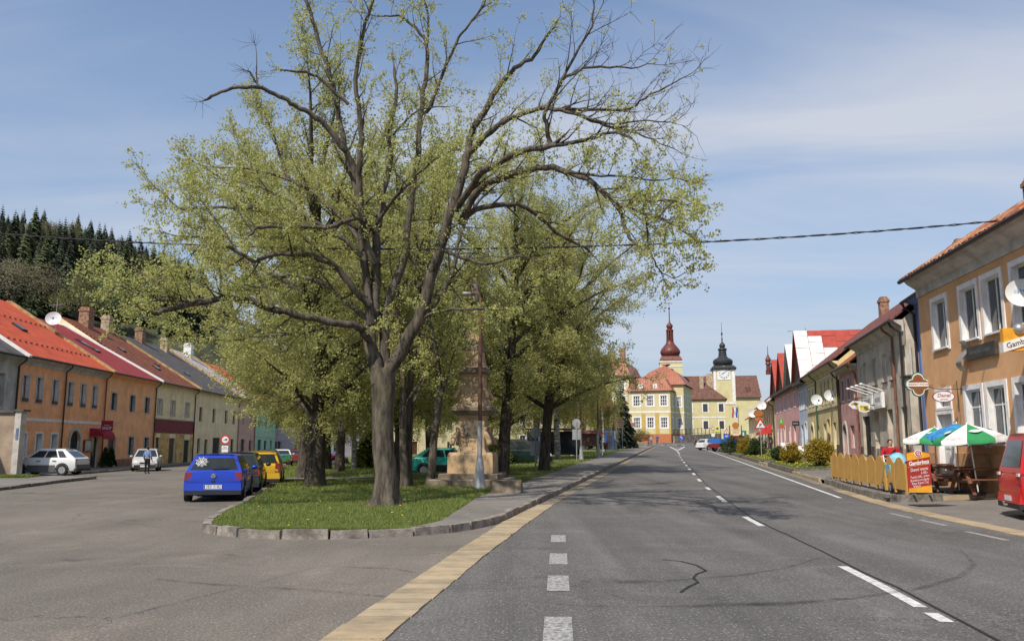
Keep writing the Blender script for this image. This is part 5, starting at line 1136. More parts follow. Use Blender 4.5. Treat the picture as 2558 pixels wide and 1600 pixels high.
for i in range(330):
    px = hr.uniform(-60, 600); py = hr.uniform(590 + max(0, px) * .12, 800); h_ = hill_hit(px, py)
    if h_ is None: continue
    k = hr.choice((0, 0, 1, 1, 2, 2, 3, 3)); H = (20, 22, 17, 20)[k]; sk = interp([(0, 512), (90, 520), (165, 545), (240, 548), (325, 572), (385, 600), (505, 650), (620, 690)], px)
    s_ = min(hr.uniform(.65, 1.0), (py - sk - hr.uniform(8, 40)) * h_.y / (2100 * H))
    if s_ < .3: continue
    conifer(SP[k], 'spruce among many on the slope of the wooded hill', h_ - Vector((0, 0, .4)), hr.uniform(0, 6), s_, 'spruces down the wooded slope')
def round_proto(seed, H, R_, ml, n, size, mw=M_barkd):
    rnd = random.Random(seed); w = MB(); w.tube([(0, 0, -.5), (.1, 0, H * .4), (0, .1, H * .8)], [.25, .18, .05], 6, cap=False); pts = []
    for i in range(26):
        a = rnd.uniform(0, 6.28); e = rnd.uniform(-.3, 1); q = Vector((math.cos(a) * R_ * .85 * math.sqrt(max(.05, 1 - e * e)), math.sin(a) * R_ * .85 * math.sqrt(max(.05, 1 - e * e)), H * .55 + e * H * .4)); w.tube([(0, 0, H * rnd.uniform(.2, .55)), q * .55 + Vector((0, 0, H * .22)), q], [.08, .05, .02], 4, cap=False)
        for k in range(n // 26): pts.append(q + rvec(rnd) * R_ * .45 * rnd.random() ** .5)
    return w.mesh('trunk', mw, recalc=False), leaf_mesh('crown', pts, size, ml, rnd, 2, .25)
RP = [round_proto(1, 13, 5.2, M_decid, 2600, .34), round_proto(2, 12, 5.6, M_bud, 2600, .3), round_proto(3, 12, 3.6, M_lar, 2200, .3)]
def broad(pr, label, loc, s, group, name='broadleaf_tree'):
    t = thing(name, label, 'tree', loc, hr.uniform(0, 6), group); t.scale = (s, s, s); link('trunk', pr[0], t); link('crown', pr[1], t)
for px, py, k, s, lab in ((30, 770, 1, 1.15, 'brownish bare-budded tree low on the hill above the red roof'), (95, 750, 1, 1.0, 'brown budding tree on the slope left of the satellite dish'), (190, 800, 0, 1.0, 'rounded olive green tree behind the satellite dish'), (262, 800, 2, 1.2, 'pale green tall bush at the forest foot by the lime'), (150, 690, 0, .9, 'olive tree high on the hillside among the spruces'), (175, 610, 0, .8, 'bright green tree under the skyline of the hill'), (120, 600, 1, .8, 'brownish tree under the skyline spruces at the left'), (290, 640, 1, .8, 'brown tree high on the slope right of centre'), (330, 720, 0, 1.0, 'green tree low on the hill half hidden by the lime'), (380, 780, 1, 1.2, 'budding tree at the foot of the hill behind the chimneys'), (0, 700, 1, .9, 'brown budding tree at the far left of the hillside')):
    h_ = hill_hit(px, py + 40) or Vector((at(px, py, 170).x, 170, 0)); broad(RP[k], lab, h_ - Vector((0, 0, .4)), s, None)
for i in range(26):
    px = hr.uniform(-40, 560); py = hr.uniform(600 + max(0, px) * .14, 790); h_ = hill_hit(px, py)
    if h_ is not None and (py - 545 - px * .2) * h_.y / 2100 > 9: broad(RP[hr.choice((0, 0, 1, 2, 2))], 'broadleaf tree mixed among the spruces on the hill', h_ - Vector((0, 0, .4)), hr.uniform(.6, .9), 'broadleaf trees among the hillside spruces')
# far green trees behind the park so that no empty land shows between the trunks
for i, (X, Y, k, s) in enumerate(((-24, 150, 0, 1.0), (-14, 158, 0, 1.1), (-3, 152, 2, 1.0), (5, 148, 0, .9), (13, 160, 0, 1.0), (-34, 152, 0, 1.1), (19, 172, 2, .8), (-50, 165, 0, 1.3), (-42, 178, 0, 1.4), (-28, 182, 0, 1.5), (-18, 190, 2, 1.5), (-8, 186, 0, 1.5), (2, 192, 0, 1.4), (11, 188, 0, 1.4), (-60, 185, 0, 1.4))):
    broad(RP[k], 'leafy tree behind the houses at the back of the park', (X, Y, .3), s, 'leafy trees behind the park')

# ------------------------------------------------------------------ grass blades, dandelions, bushes
def blades(name, n, inside, y0, y1, x0f, x1f, dz, h, seed, m):
    rs = random.Random(seed); V = []; 
    while len(V) < n * 3:
        Y = y0 + (y1 - y0) * rs.random() ** 1.6; a, e = x0f(Y), x1f(Y); X = rs.uniform(a, e)
        if not inside(X, Y): continue
        z = g(X, Y) + dz; hh = h * rs.uniform(.5, 1.3) * (1 + .5 * noise.noise(Vector((X * .8, Y * .8, 0)))); a = rs.uniform(0, 6.28); w = .008 * (1 + Y / 22); l = Vector((rs.uniform(-1, 1), rs.uniform(-1, 1), 0)) * hh * .55
        c, s = math.cos(a) * w, math.sin(a) * w; V += [(X - c, Y - s, z - .01), (X + c, Y + s, z - .01), (X + l.x, Y + l.y, z + hh)]
    N = len(V) // 3; me = bpy.data.meshes.new(name); me.vertices.add(N * 3); me.vertices.foreach_set('co', np.array(V, np.float32).reshape(-1)); me.loops.add(N * 3); me.loops.foreach_set('vertex_index', np.arange(N * 3, dtype=np.int32)); me.polygons.add(N); me.polygons.foreach_set('loop_start', np.arange(0, N * 3, 3, dtype=np.int32)); me.polygons.foreach_set('loop_total', np.full(N, 3, np.int32)); me.materials.append(m); me.update(); me.validate()
    return link(name, me)
M_blade = leafmat('grass_blade', [(.14, .20, .04), (.21, .28, .065), (.27, .32, .09), (.32, .31, .13)], .45)
def on_turf(X, Y):
    if (X - BASE.x) ** 2 + (Y - BASE.y) ** 2 < (.62 + .25 * noise.noise(Vector((X * 2.2, Y * 2.2, 3)))) ** 2: return False
    if noise.noise(Vector((X * .55, Y * .55, 7))) > .42 and Y < 38: return False
    return X < walkL(Y) - .03 or Y < 16.9
o = blades('grass', 95000, on_turf, 15.95, 37.5, lambda Y: isl_left(Y) + .1, lambda Y: min(walkL(Y), isl_right(Y) - .1) if Y > 16.9 else isl_right(Y) - .12, .1, .085, 3, M_blade); tag(o, 'short spring grass on the tip of the park island', 'grass', kind='stuff')
o = blades('grass', 45000, on_turf, 40.5, 95, lambda Y: isl_left(Y) + .1, lambda Y: walkL(Y), .1, .10, 4, M_blade); tag(o, 'sunlit grass of the park lawn beyond the path', 'grass', kind='stuff')
for i, (y0, y1, w, lab) in enumerate(((43.6, 54.5, 4.0, 'grass of the small verge with the largest yellow bush'), (58.5, 96, 4.4, 'grass of the long verge with the warning sign'))):
    o = blades('grass', 16000, lambda X, Y: True, y0, y1, lambda Y: Xr(Y) + .2, lambda Y: Xr(Y) + w, .2, .11, 6 + i, M_blade); tag(o, lab, 'grass', kind='stuff')
o = blades('grass', 5000, lambda X, Y: True, 42.6, 44.3, lambda Y: -29, lambda Y: -24.5, .125, .13, 9, M_blade); tag(o, 'strip of grass at the foot of the garden wall', 'grass', kind='stuff')
sp_ = MB(); c_ = [(BASE.x + (.72 + .16 * math.sin(i * 2.3) + .1 * math.sin(i * 5.1)) * math.cos(i * math.pi / 12), BASE.y + (.66 + .16 * math.sin(i * 2.3)) * math.sin(i * math.pi / 12)) for i in range(24)]
sp_.poly([(x, y, g(x, y) + .112) for x, y in c_]); tag(sp_.build('soil', mat('bare_soil', (.15, .105, .07), .95, .35, 9, .6, 40), recalc=False), kind='structure')
fl = MB(); fr2 = random.Random(17)
for i in range(210):
    z_ = fr2.random()
    if z_ < .13: Y = fr2.uniform(16.5, 36); X = fr2.uniform(isl_left(Y) + .3, walkL(Y) - .2); dz = .17
    else:
        Y = fr2.choice((fr2.uniform(44, 54), fr2.uniform(59, 75))); X = Xr(Y) + fr2.uniform(.3, 3.8); dz = .29
    s = .03 if Y < 40 else .05; zc = g(X, Y) + dz; fl.lathe([(s * .3, 0), (s, s * .35), (s * .6, s * .7)], 6, (X, Y, zc))
o = fl.build('dandelions', mat('dandelion', (.75, .52, .03), .7, 0)); tag(o, 'scattered yellow dandelion flowers in the grass', 'flowers', kind='stuff')
wf_ = MB()
for i in range(60):
    Y = fr2.uniform(17, 30); X = fr2.uniform(isl_left(Y) + .5, walkL(Y) - .3); wf_.lathe([(.012, 0), (.022, .008)], 5, (X, Y, g(X, Y) + .16))
o = wf_.build('daisies', mat('daisy', (.75, .74, .7), .7, 0)); tag(o, 'tiny white daisies in the island grass', 'flowers', kind='stuff')
M_fors = leafmat('forsythia', [(.30, .20, .02), (.42, .28, .025), (.22, .2, .03), (.38, .24, .03)], .35); M_box = leafmat('box_leaves', [(.02, .045, .012), (.04, .075, .02), (.06, .09, .025)], .25)
def bush(label, p, rx, rz_, ml, n, seed, base=0.35, extra=None):
    rnd = random.Random(seed); t = thing('bush', label, 'bush', p); w = MB(); pts = []
    for i in range(34):
        a = rnd.uniform(0, 6.28); e = rnd.uniform(-.1, 1); q = Vector((math.cos(a) * rx * math.sqrt(max(.1, 1 - e * e)) * .9, math.sin(a) * rx * math.sqrt(max(.1, 1 - e * e)) * .9, rz_ * (base + (1 - base) * max(0, e) * .92))); m_ = q * .45 + rvec(rnd) * .1; m_.z = q.z * .4
        w.tube([(rnd.uniform(-.15, .15), rnd.uniform(-.15, .15), -.05), m_, q], [.022, .015, .006], 4, cap=False)
        for k in range(n // 34): 
            o_ = q.lerp(m_, rnd.random() ** 2 * .9) + rvec(rnd) * rx * .3 * rnd.random() ** .5
            if o_.z > rz_ * base * .45: pts.append(o_)
    link('stems', w.mesh('stems', M_barkd, recalc=False), t); link('foliage', leaf_mesh('foliage', pts, .085, ml, rnd, 3, .05), t); return t
def vp(px, py): return gnd(px, py, .2)
bush('largest yellow forsythia bush, next to the wooden fence', vp(2047, 1167), .78, 1.5, M_fors, 1700, 1, .45)
bush('yellow forsythia left of the largest one on the same verge', vp(1978, 1159), .62, 1.25, M_fors, 1300, 2, .4)
bush('small dark green bush beside the second forsythia', vp(1945, 1150), .55, .95, M_box, 1200, 3, .2)
bush('dark green bush right behind the warning sign post', vp(1892, 1138), .8, 1.5, M_box, 1700, 4, .15)
bush('yellow bush between two dark green bushes on the long verge', vp(1866, 1137), .85, 1.75, M_fors, 1700, 5, .3)
bush('wide dark green bush beside the red and blue truck', vp(1832, 1130), 1.35, 1.6, M_box, 2600, 6, .1)
bush('trimmed green hedge bush at the foot of the school', at(1600, 1098, 150) + Vector((0, 0, -.3)), 2.2, 2.3, M_box, 2600, 7, .1)
bush('green bush growing by the wheel of the turquoise car', gnd(1245, 1160, .1), .9, 1.8, M_leafG, 1800, 8, .15)
# ------------------------------------------------------------------ vehicles (local +Y is forward, origin on the ground at the middle)
M_tyre = mat('tyre', (.018, .018, .018), .85, .15); M_rim = mat('wheel_rim', (.5, .5, .51), .35, .05, metal=.7); M_cglass = mat('car_glass', (.022, .028, .032), .06, 0, spec=.8)
M_plas = mat('car_plastic', (.025, .025, .027), .6, .1); M_tail = mat('tail_lamp', (.2, .01, .01), .35, .1, 6, spec=.7); M_lamp = mat('head_lamp', (.62, .63, .65), .12, .05, spec=.8); M_plate = mat('number_plate', (.75, .75, .74), .4, 0); M_platetxt = mat('plate_text', (.03, .03, .035), .6, 0)
def paint(name, c, rough=.28): return mat('paint_' + name, c, rough, .04, 2, spec=.4, coat=.35)
WH = {}
def wheel_mesh(r, w):
    k = (r, w)
    if k not in WH:
        t = MB(); t.lathe([(r * .62, -w / 2), (r * .93, -w / 2), (r, -w * .32), (r, w * .32), (r * .93, w / 2), (r * .62, w / 2)], 22, axis='X', cap=False)
        m = MB(); m.lathe([(r * .63, -w / 2 + .01), (r * .6, -w * .2), (r * .1, -w * .28), (r * .1, w * .3), (r * .6, w * .3), (r * .63, w / 2 - .01)], 22, axis='X')
        for i in range(7):
            a = i * 2 * math.pi / 7; m.bar((w * .42, r * .1 * math.cos(a), r * .1 * math.sin(a)), (w * .42, r * .6 * math.cos(a), r * .6 * math.sin(a)), r * .17, .03, up=(1, 0, 0)); m.bar((-w * .42, r * .1 * math.cos(a), r * .1 * math.sin(a)), (-w * .42, r * .6 * math.cos(a), r * .6 * math.sin(a)), r * .17, .03, up=(1, 0, 0))
        WH[k] = (t.mesh('tyre', M_tyre, True), m.mesh('rim', M_rim))
    return WH[k]
def car(label, loc, rz, pm, L=4.15, Wd=1.735, H=1.44, belt=.92, hood=.78, rear=('hatch'), rb=.12, rr=.55, wb=.66, wr=1.55, wr2=None, plate=None, low=None, wr_=.305, name='car', rails=False, spoiler=False, tail=None, cat='car', hoodlen=1.0):
    """hatchback, estate, saloon or van: a lofted body with its glasshouse, separate glazing, lamps, wheels"""
    t = thing(name, label, cat, loc, rz); y0, y1 = -L / 2, L / 2; hw = Wd / 2; zb = .2
    yw = y1 - hoodlen                               # foot of the windscreen
    yr_b = y0 + rb                                  # foot of the rear screen
    deck = rear == 'saloon'
    if deck: yr_b = y0 + .95
    yroof0 = y0 + rr if not deck else y0 + 1.45
    yroof1 = yw - wb
    st = [(y0, .40, belt - .2, .90), (y0 + .04, .24, belt - .05, .965), (y0 + .3, .2, belt, .99), (y0 + L * .3, zb - .02, belt + .01, 1.0), (y0 + L * .55, zb - .02, belt - .01, 1.0), (yw + .02, zb - .02, belt - .03, .995), (yw + .35, zb - .01, hood + .09, .98), (y1 - .32, .2, hood, .95), (y1 - .1, .22, hood - .09, .88), (y1, .36, hood - .24, .74)]
    b = MB(); rings = []
    for (y, za, zt, k) in st:
        w = hw * k; zm = za + (zt - za) * .52
        half = [(0, za), (w * .8, za), (w * .95, za + .05), (w, za + (zm - za) * .6), (w * 1.0, zm + .04), (w * .985, zt - .07), (w * .93, zt), (w * .5, zt + .025), (0, zt + .03)]
        ring = [(x, y, z) for x, z in half] + [(-x, y, z) for x, z in reversed(half[1:-1])]; n = len(ring); rings.append(len(b.v)); b.v += ring
    for i in range(len(st) - 1):
        for k in range(n): b.f.append((rings[i] + k, rings[i] + (k + 1) % n, rings[i + 1] + (k + 1) % n, rings[i + 1] + k)); b.m.append(0)
    b.f.append(tuple(rings[0] + k for k in range(n))); b.m.append(0); b.f.append(tuple(rings[-1] + k for k in reversed(range(n)))); b.m.append(0)
    def gh(side, f, s):                             # glasshouse surface: side -1/1 (walls), f 0..1 rear to front, s 0..1 up
        ya = yr_b + (yroof0 - yr_b) * s; ye = yw + (yroof1 - yw) * s; w = hw * (.93 - .20 * s - .04 * s * s)
        if f in (0, 1): pass
        return Vector((side * w, ya + (ye - ya) * f, belt - .02 + (H - belt - .03) * s))
    ns = 6; ny = 8
    ring0 = []
    for j in range(ns + 1):
        s = j / ns; ss = s; row = []
        for i in range(ny + 1): row.append(gh(1, i / ny, ss) * 1.0)
        for i in range(ny + 1): row.append(gh(-1, 1 - i / ny, ss))
        # bow the front and rear screens
        ring0.append(len(b.v)); b.v += [tuple(p) for p in row]
    m_ = 2 * (ny + 1)
    for j in range(ns):
        for k in range(m_): b.f.append((ring0[j] + k, ring0[j] + (k + 1) % m_, ring0[j + 1] + (k + 1) % m_, ring0[j + 1] + k)); b.m.append(0)
    top = [];
    for i in range(ny + 1):
        p = gh(1, i / ny, 1); top.append(len(b.v)); b.v += [(p.x * .82, p.y, H - .004), (0, p.y + (.04 if i == ny else -.03 if i == 0 else 0), H + .012), (-p.x * .82, p.y, H - .004)]
    for i in range(ny):
        A = ring0[ns] + i; B = A + 1; C = ring0[ns] + m_ - 1 - i; D = C - 1
        b.f += [(A, B, top[i + 1], top[i]), (top[i], top[i + 1], top[i + 1] + 1, top[i] + 1), (top[i] + 1, top[i + 1] + 1, top[i + 1] + 2, top[i] + 2), (top[i] + 2, top[i + 1] + 2, D, C)]; b.m += [0] * 4
    for i, e in ((0, 0), (ny, 1)):
        A = ring0[ns] + i; C = ring0[ns] + m_ - 1 - i; b.f.append((A, top[i], top[i] + 1, top[i] + 2, C)); b.m.append(0)
    b.build('body', pm, t, smoothed=32)
    def pane(nm, P, off, mm=M_cglass):
        q = MB(); o = Vector(off) * .008; q.extr([p + o for p in P], o * -1.6 if False else o * .4); return q.build(nm, mm, t)
    for sd in (-1, 1):                              # side windows between the pillars
        cuts = [(.05, .30), (.335, .60), (.63, .93)] if not deck else [(.10, .5), (.54, .92)]
        if wr2: cuts = wr2
        for a, e in cuts: pane('side_window', [gh(sd, a + (.10 if a < .12 and not deck and rear != 'van' else 0), .14), gh(sd, e, .14), gh(sd, e - (.015 if e > .9 else 0), .88), gh(sd, a + (.06 if a < .12 else 0), .88)], (sd, 0, .25))
    def scr(f, s, x): 
        p = gh(1, f, s); return Vector((p.x * x, p.y + (.02 if f else -.015) * 0, p.z))
    rw = pane('rear_window', [scr(0, .16, -.88), scr(0, .16, .88), scr(0, .86, .84), scr(0, .86, -.84)], (0, -1, .35)); pane('windscreen', [scr(1, .1, .92), scr(1, .1, -.92), scr(1, .9, -.86), scr(1, .9, .86)], (0, 1, .5))
    for sd in (-1, 1):
        b = MB(); tz0, tz1 = tail or (belt - .30, belt - .07); b.box(*(sorted((sd * hw * .955, sd * hw * .70))), y0 - .004, y0 + .2, tz0, tz1, top=(.015, .03)); b.build('tail_light', M_tail, t)
        b = MB(); b.box(*(sorted((sd * hw * .9, sd * hw * .5))), y1 - .3, y1 - .03, hood - .26, hood - .1, top=(.02, .06)); b.build('headlight', M_lamp, t)
        b = MB(); b.ball((sd * (hw + .09), yw - .18, belt + .06), (.1, .07, .07), 8, 6); b.build('mirror', pm, t, smoothed='all')
        for yy in (y0 + .72, y1 - .82):
            tm, rm = wheel_mesh(wr_, .2); w = link('wheel', tm, t, (sd * (hw - .082), yy, wr_)); link('rim', rm, w)
            b = MB(); pts = [(sd * (hw - .015), yy + (wr_ + .07) * math.cos(a * math.pi / 12), wr_ + (wr_ + .07) * math.sin(a * math.pi / 12)) for a in range(13)]; pts += [(sd * (hw - .015), yy + (wr_ + .005) * math.cos(a * math.pi / 12), wr_ + (wr_ + .005) * math.sin(a * math.pi / 12)) for a in reversed(range(13))]; b.extr(pts, (sd * .022, 0, 0)); b.build('wheel_arch', M_plas, t)
        for yy in (.1, -.75) if not deck else (.3, -.6):
            b = MB(); b.box(*sorted((sd * hw * .98, sd * (hw + .02))), yy - .1, yy + .1, belt - .16, belt - .12); b.build('door_handle', low or pm, t)
    b = MB(); b.box(-hw * .94, hw * .94, y0 - .04, y0 + .1, .24, .36, top=(.0, .0)); b.build('rear_bumper', M_plas, t)
    b = MB(); b.box(-hw * .955, hw * .955, y0 - .045, y0 + .12, .361, .58, top=(.025, .04)); b.build('bumper_cover', low or pm, t)
    b = MB(); b.box(-hw * .8, hw * .8, y1 - .1, y1 + .03, .24, .42, top=(.03, .01)); b.build('front_bumper', low or M_plas, t)
    b = MB(); b.box(-.3, .3, y1 - .1, y1 + .012, hood - .27, hood - .18); b.build('grille', M_plas, t)
    if low:
        for sd in (-1, 1):
            b = MB(); b.box(*sorted((sd * (hw - .03), sd * (hw + .012))), y0 + 1.1, y1 - 1.2, .2, .56); b.build('side_cladding', low, t)
    if plate is not None:
        for yy, rot in ((y0 - .04, 0), (y1 + .035, math.pi)):
            b = MB(); b.box(-.26, .26, -.008, 0, -.06, .06); pl = b.build('number_plate', M_plate, t, loc=(0, yy, .47 if yy < 0 else .34), rotz=rot)
            if plate and yy < 0: text_obj(plate, .13, M_platetxt, pl, (.02, -.010, 0), width=.42); bb = MB(); bb.box(-.257, -.22, -.0095, -.0085, -.055, .055); bb.build('country_strip', mat('eu_blue', (.02, .06, .35), .5, 0), pl)
    if rails:
        for sd in (-1, 1):
            p, q = gh(sd, .12, 1), gh(sd, .88, 1); b = MB(); b.tube([p + Vector((-.05 * sd, 0, .0)), p + Vector((-.05 * sd, .1, .07)), q + Vector((-.05 * sd, -.1, .07)), q + Vector((-.05 * sd, 0, 0))], .018, 6); b.build('roof_rail', M_plas, t)
    return t, y0, belt, hw, rw, gh
P_blue = paint('blue', (.012, .045, .42)); P_dark = paint('darkgreen', (.02, .03, .025)); P_yel = paint('yellow', (.55, .33, .02)); P_white = paint('white', (.66, .66, .65)); P_sil = paint('silver', (.5, .49, .48)); P_grey = paint('slate', (.09, .12, .16)); P_turq = paint('turquoise', (.03, .40, .33)); P_green = paint('green', (.003, .016, .013), .4); P_red = paint('red', (.50, .012, .015)); P_burg = paint('burgundy', (.2, .03, .03)); P_trail = mat('trailer_green', (.03, .18, .1), .5, .1)
cL = Vector((-8.98, 25.75, 0))
gf, y0_, bl_, hw_, rw_, gh_ = car('bright blue hatchback with white web sticker on its rear window', (-9.0 - 2.08 * math.sin(R(12.5)), 25.75 + 2.08 * math.cos(R(12.5)), 0), R(12.5), P_blue, plate='3E0 3182', rr=.5, tail=(.66, .90))
b = MB(); b.lathe([(.075, -.012), (.075, 0)], 20, (0, y0_ - .012, .80), axis='Y'); em = b.build('emblem', M_rim, gf)
b = MB(); b.bar((-.045, y0_ - .027, .84), (0, y0_ - .027, .76), .014, .006, up=(0, 1, 0)); b.bar((.045, y0_ - .027, .84), (0, y0_ - .027, .76), .014, .006, up=(0, 1, 0)); b.lathe([(.062, -.012), (.07, -.012)], 20, (0, y0_ - .016, .80), axis='Y', cap=False); b.build('emblem_mark', M_plas, em)
b = MB()                                             # web sticker in the left of the rear window
c0 = gh_(-1, 0, .62); cw = Vector((-.40, c0.y, c0.z)); ex = Vector((1, 0, 0)); ez_ = (gh_(1, 0, .9) - gh_(1, 0, .1)); ez_.x = 0; ez_.normalize(); nn = Vector((0, -1, .35)).normalized() * .016
for i in range(9):
    a = i * 2 * math.pi / 9; d = ex * math.cos(a) + ez_ * math.sin(a); b.bar(cw + nn, cw + nn + d * .2, .008, .002, up=(0, -1, .3))
    d2 = ex * math.cos(a + .698) + ez_ * math.sin(a + .698)
    for r_ in (.06, .11, .155): b.bar(cw + nn + d * r_, cw + nn + d2 * r_, .009, .002, up=(0, -1, .3))
b.build('web_sticker', M_wmetal, rw_)
b = MB(); b.tube([(0, -1.2, 1.44), (0, -1.35, 1.55)], .012, 5); b.build('aerial', M_plas, gf); b = MB(); b.box(-.06, .06, y0_ - .02, y0_ + .01, .62, .66); b.build('boot_handle', M_plas, gf)
b = MB(); b.bar((-.05, gh_(1, 0, .16).y - .03, gh_(1, 0, .16).z + .03), (.42, gh_(1, 0, .2).y - .03, gh_(1, 0, .2).z + .01), .02, .02); b.build('wiper', M_plas, gf)
car('dark green hatchback parked between the blue and yellow cars', (-10.22, 32.2, 0), R(12.5), P_dark, L=3.8, Wd=1.7, H=1.46, rr=.45, plate='')
car('yellow estate car with roof rails parked by the lawn kerb', (-10.72, 36.75, 0), R(13), P_yel, L=4.2, Wd=1.66, H=1.47, rr=.5, rails=True, plate='', tail=(.62, .98))
car('slate blue saloon parked beyond the yellow estate', (-16.6, 58, 0), R(13), P_grey, rear='saloon', H=1.42, plate='')
car('white saloon car far along the left street', (-19.6, 72.5, 0), R(14), P_white, rear='saloon', H=1.4, plate='')
car('burgundy car in front of the white saloon far away', (-20.0, 79, 0), R(14), P_burg, rear='saloon', H=1.38)
tr = thing('car_trailer', 'small green box trailer beside the white saloon', 'trailer', (-18.0, 66.5, 0), R(13)); b = MB(); b.box(-.7, .7, -1, 1, .45, 1.0); b.build('box', P_trail, tr); b = MB(); b.bar((0, 1, .5), (0, 2, .5), .07, .07); b.build('drawbar', M_plas, tr)
for sd in (-1, 1):
    tm, rm = wheel_mesh(.27, .16); w = link('wheel', tm, tr, (sd * .78, 0, .27)); link('rim', rm, w); b = MB(); b.box(sd * .5 - .12, sd * .5 + .12, -1.03, -1, .5, .62); b.build('tail_light', M_tail, tr)
car('white hatchback with grey lower body parked behind the garden wall', (-25.35, 46.6, .1), R(90), P_white, L=3.82, Wd=1.62, H=1.42, low=mat('grey_cladding', (.10, .10, .10), .6, .1), rr=.75, rb=.06)
car('silver hatchback facing the camera in the left street', (-25.1, 58.6, 0), R(199), P_sil, L=3.85, Wd=1.67, H=1.5, rr=.5, plate='', hoodlen=.85)
car('turquoise hatchback half hidden by the stone monument', (-3.3, 44.6, .16), R(-90), P_turq, L=3.9, Wd=1.66, H=1.42, low=M_plas, rr=.85, rb=.1)
car('dark green minivan on the path right of the monument', (0.4, 57.5, .42), R(-90), P_green, L=4.6, Wd=1.8, H=1.7, belt=1.0, hood=.85, rr=.35, hoodlen=.8, wb=.95, wr2=[(.04, .3), (.34, .6), (.64, .92)])
car('small red car behind the trees left of the lime', (-15.4, 70, .05), R(-95), P_red, L=3.7, Wd=1.6, H=1.5, rr=.5)
# red van at the right edge
vn = gnd(2546, 1287); hv = R(-15); ax = Vector((math.cos(hv), math.sin(hv), 0)); lf_ = Vector((-math.sin(hv), math.cos(hv), 0))
near = Vector((11.62, 19.55, 0)); ctr = near + ax * 2.35 + lf_ * .9
van, vy0, vb, vhw, vrw, vgh = car('red van with dark rear window parked at the right edge', (ctr.x, ctr.y, g(ctr.x, ctr.y)), hv - math.pi / 2, P_red, L=4.7, Wd=1.8, H=1.98, belt=1.08, hood=1.0, rear='van', rb=.03, rr=.26, hoodlen=.9, wb=.7, wr_=.33, tail=(.80, 1.06), wr2=[(.04, .34), (.38, .64), (.68, .93)], name='van', cat='van', plate='')
for sd in (-1, 1): b = MB(); b.box(*sorted((sd * .93 * vhw, sd * .74 * vhw)), vy0 - .014, vy0 + .1, .99, 1.06); b.build('reversing_light', M_lamp, van)
b = MB(); b.tube([(-.1, vy0 + .1, .3), (-.1, vy0 - .1, .3), (-.1, vy0 - .12, .38)], .03, 7); b.build('tow_ball', M_metal, van)
# red tipper with blue bed beside the far verge
tk = at(1800, 1124, 101); tt = thing('truck', 'small truck with blue drop-side bed and red chassis by the far verge', 'truck', (tk.x + .8, 101, g(tk.x, 101) + .02), R(-62))
b = MB(); b.box(-1.0, 1.0, -2.0, 1.0, .95, 1.02); [b.box(x - .04, x + .04, -2.0, 1.0, 1.021, 1.45) for x in (-.96, .96)]; b.box(-.918, .918, -2.0, -1.93, 1.021, 1.45); b.box(-.918, .918, .93, 1.0, 1.021, 1.45); b.build('bed', mat('truck_blue', (.03, .16, .5), .4, .08), tt)
b = MB(); b.box(-.9, .9, 1.1, 2.3, .5, 1.3); b.extr([(-.85, 1.1, 1.301), (-.85, 2.15, 1.301), (-.8, 1.85, 1.85), (-.8, 1.15, 1.85)], (1.7, 0, 0)); b.build('cab', P_burg, tt); b = MB(); b.box(-.5, .5, -2.0, 1.1, .5, .94); b.box(-.95, .95, -2.05, -1.95, .45, .9); b.build('chassis', P_burg, tt)
for sd in (-1, 1):
    for yy in (-1.2, 1.7): tm, rm = wheel_mesh(.42, .26); w = link('wheel', tm, tt, (sd * .85, yy, .42)); link('rim', rm, w)
    b = MB(); b.box(*sorted((sd * .55, sd * .9)), -2.08, -2.05, .6, .78); b.build('tail_light', M_tail, tt)
car('white car nosing out beside the truck', (at(1790, 1112, 110).x - .6, 110, g(22, 110)), R(-62), P_white, L=4.0, H=1.42)
car('pale car parked up the street beyond the information board', (at(1868, 1090, 150).x, 150, g(42, 150)), R(-12), P_sil, L=4.1, H=1.44)
car('dark car parked beside the pale one up the street', (at(1862, 1100, 140).x, 140, g(39, 140)), R(-12), P_grey, L=4.1, H=1.44)
# ------------------------------------------------------------------ people: one skinned body, clothes as children
M_skin = mat('skin', (.50, .28, .20), .6, .05); M_hair = mat('hair_dark', (.03, .02, .015), .7, .1); M_hairg = mat('hair_grey', (.25, .22, .2), .7, .1)
def skinned(name, chain, m, parent, sub=1):
    """chain: {joint: (pos, radius)} and edges between joints; grown with a Skin modifier"""
    J, E = chain; keys = list(J); me = bpy.data.meshes.new(name); me.from_pydata([J[k][0] for k in keys], [(keys.index(a), keys.index(b)) for a, b in E], []); me.materials.append(m)
    o = link(name, me, parent); md = o.modifiers.new('skin', 'SKIN'); md.use_smooth_shade = True
    for i, k in enumerate(keys):
        r = J[k][1]; r = r if hasattr(r, '__len__') else (r, r); me.skin_vertices[0].data[i].radius = r; me.skin_vertices[0].data[i].use_root = (i == 0)
    if sub: s = o.modifiers.new('sub', 'SUBSURF'); s.levels = sub; s.render_levels = sub
    return o
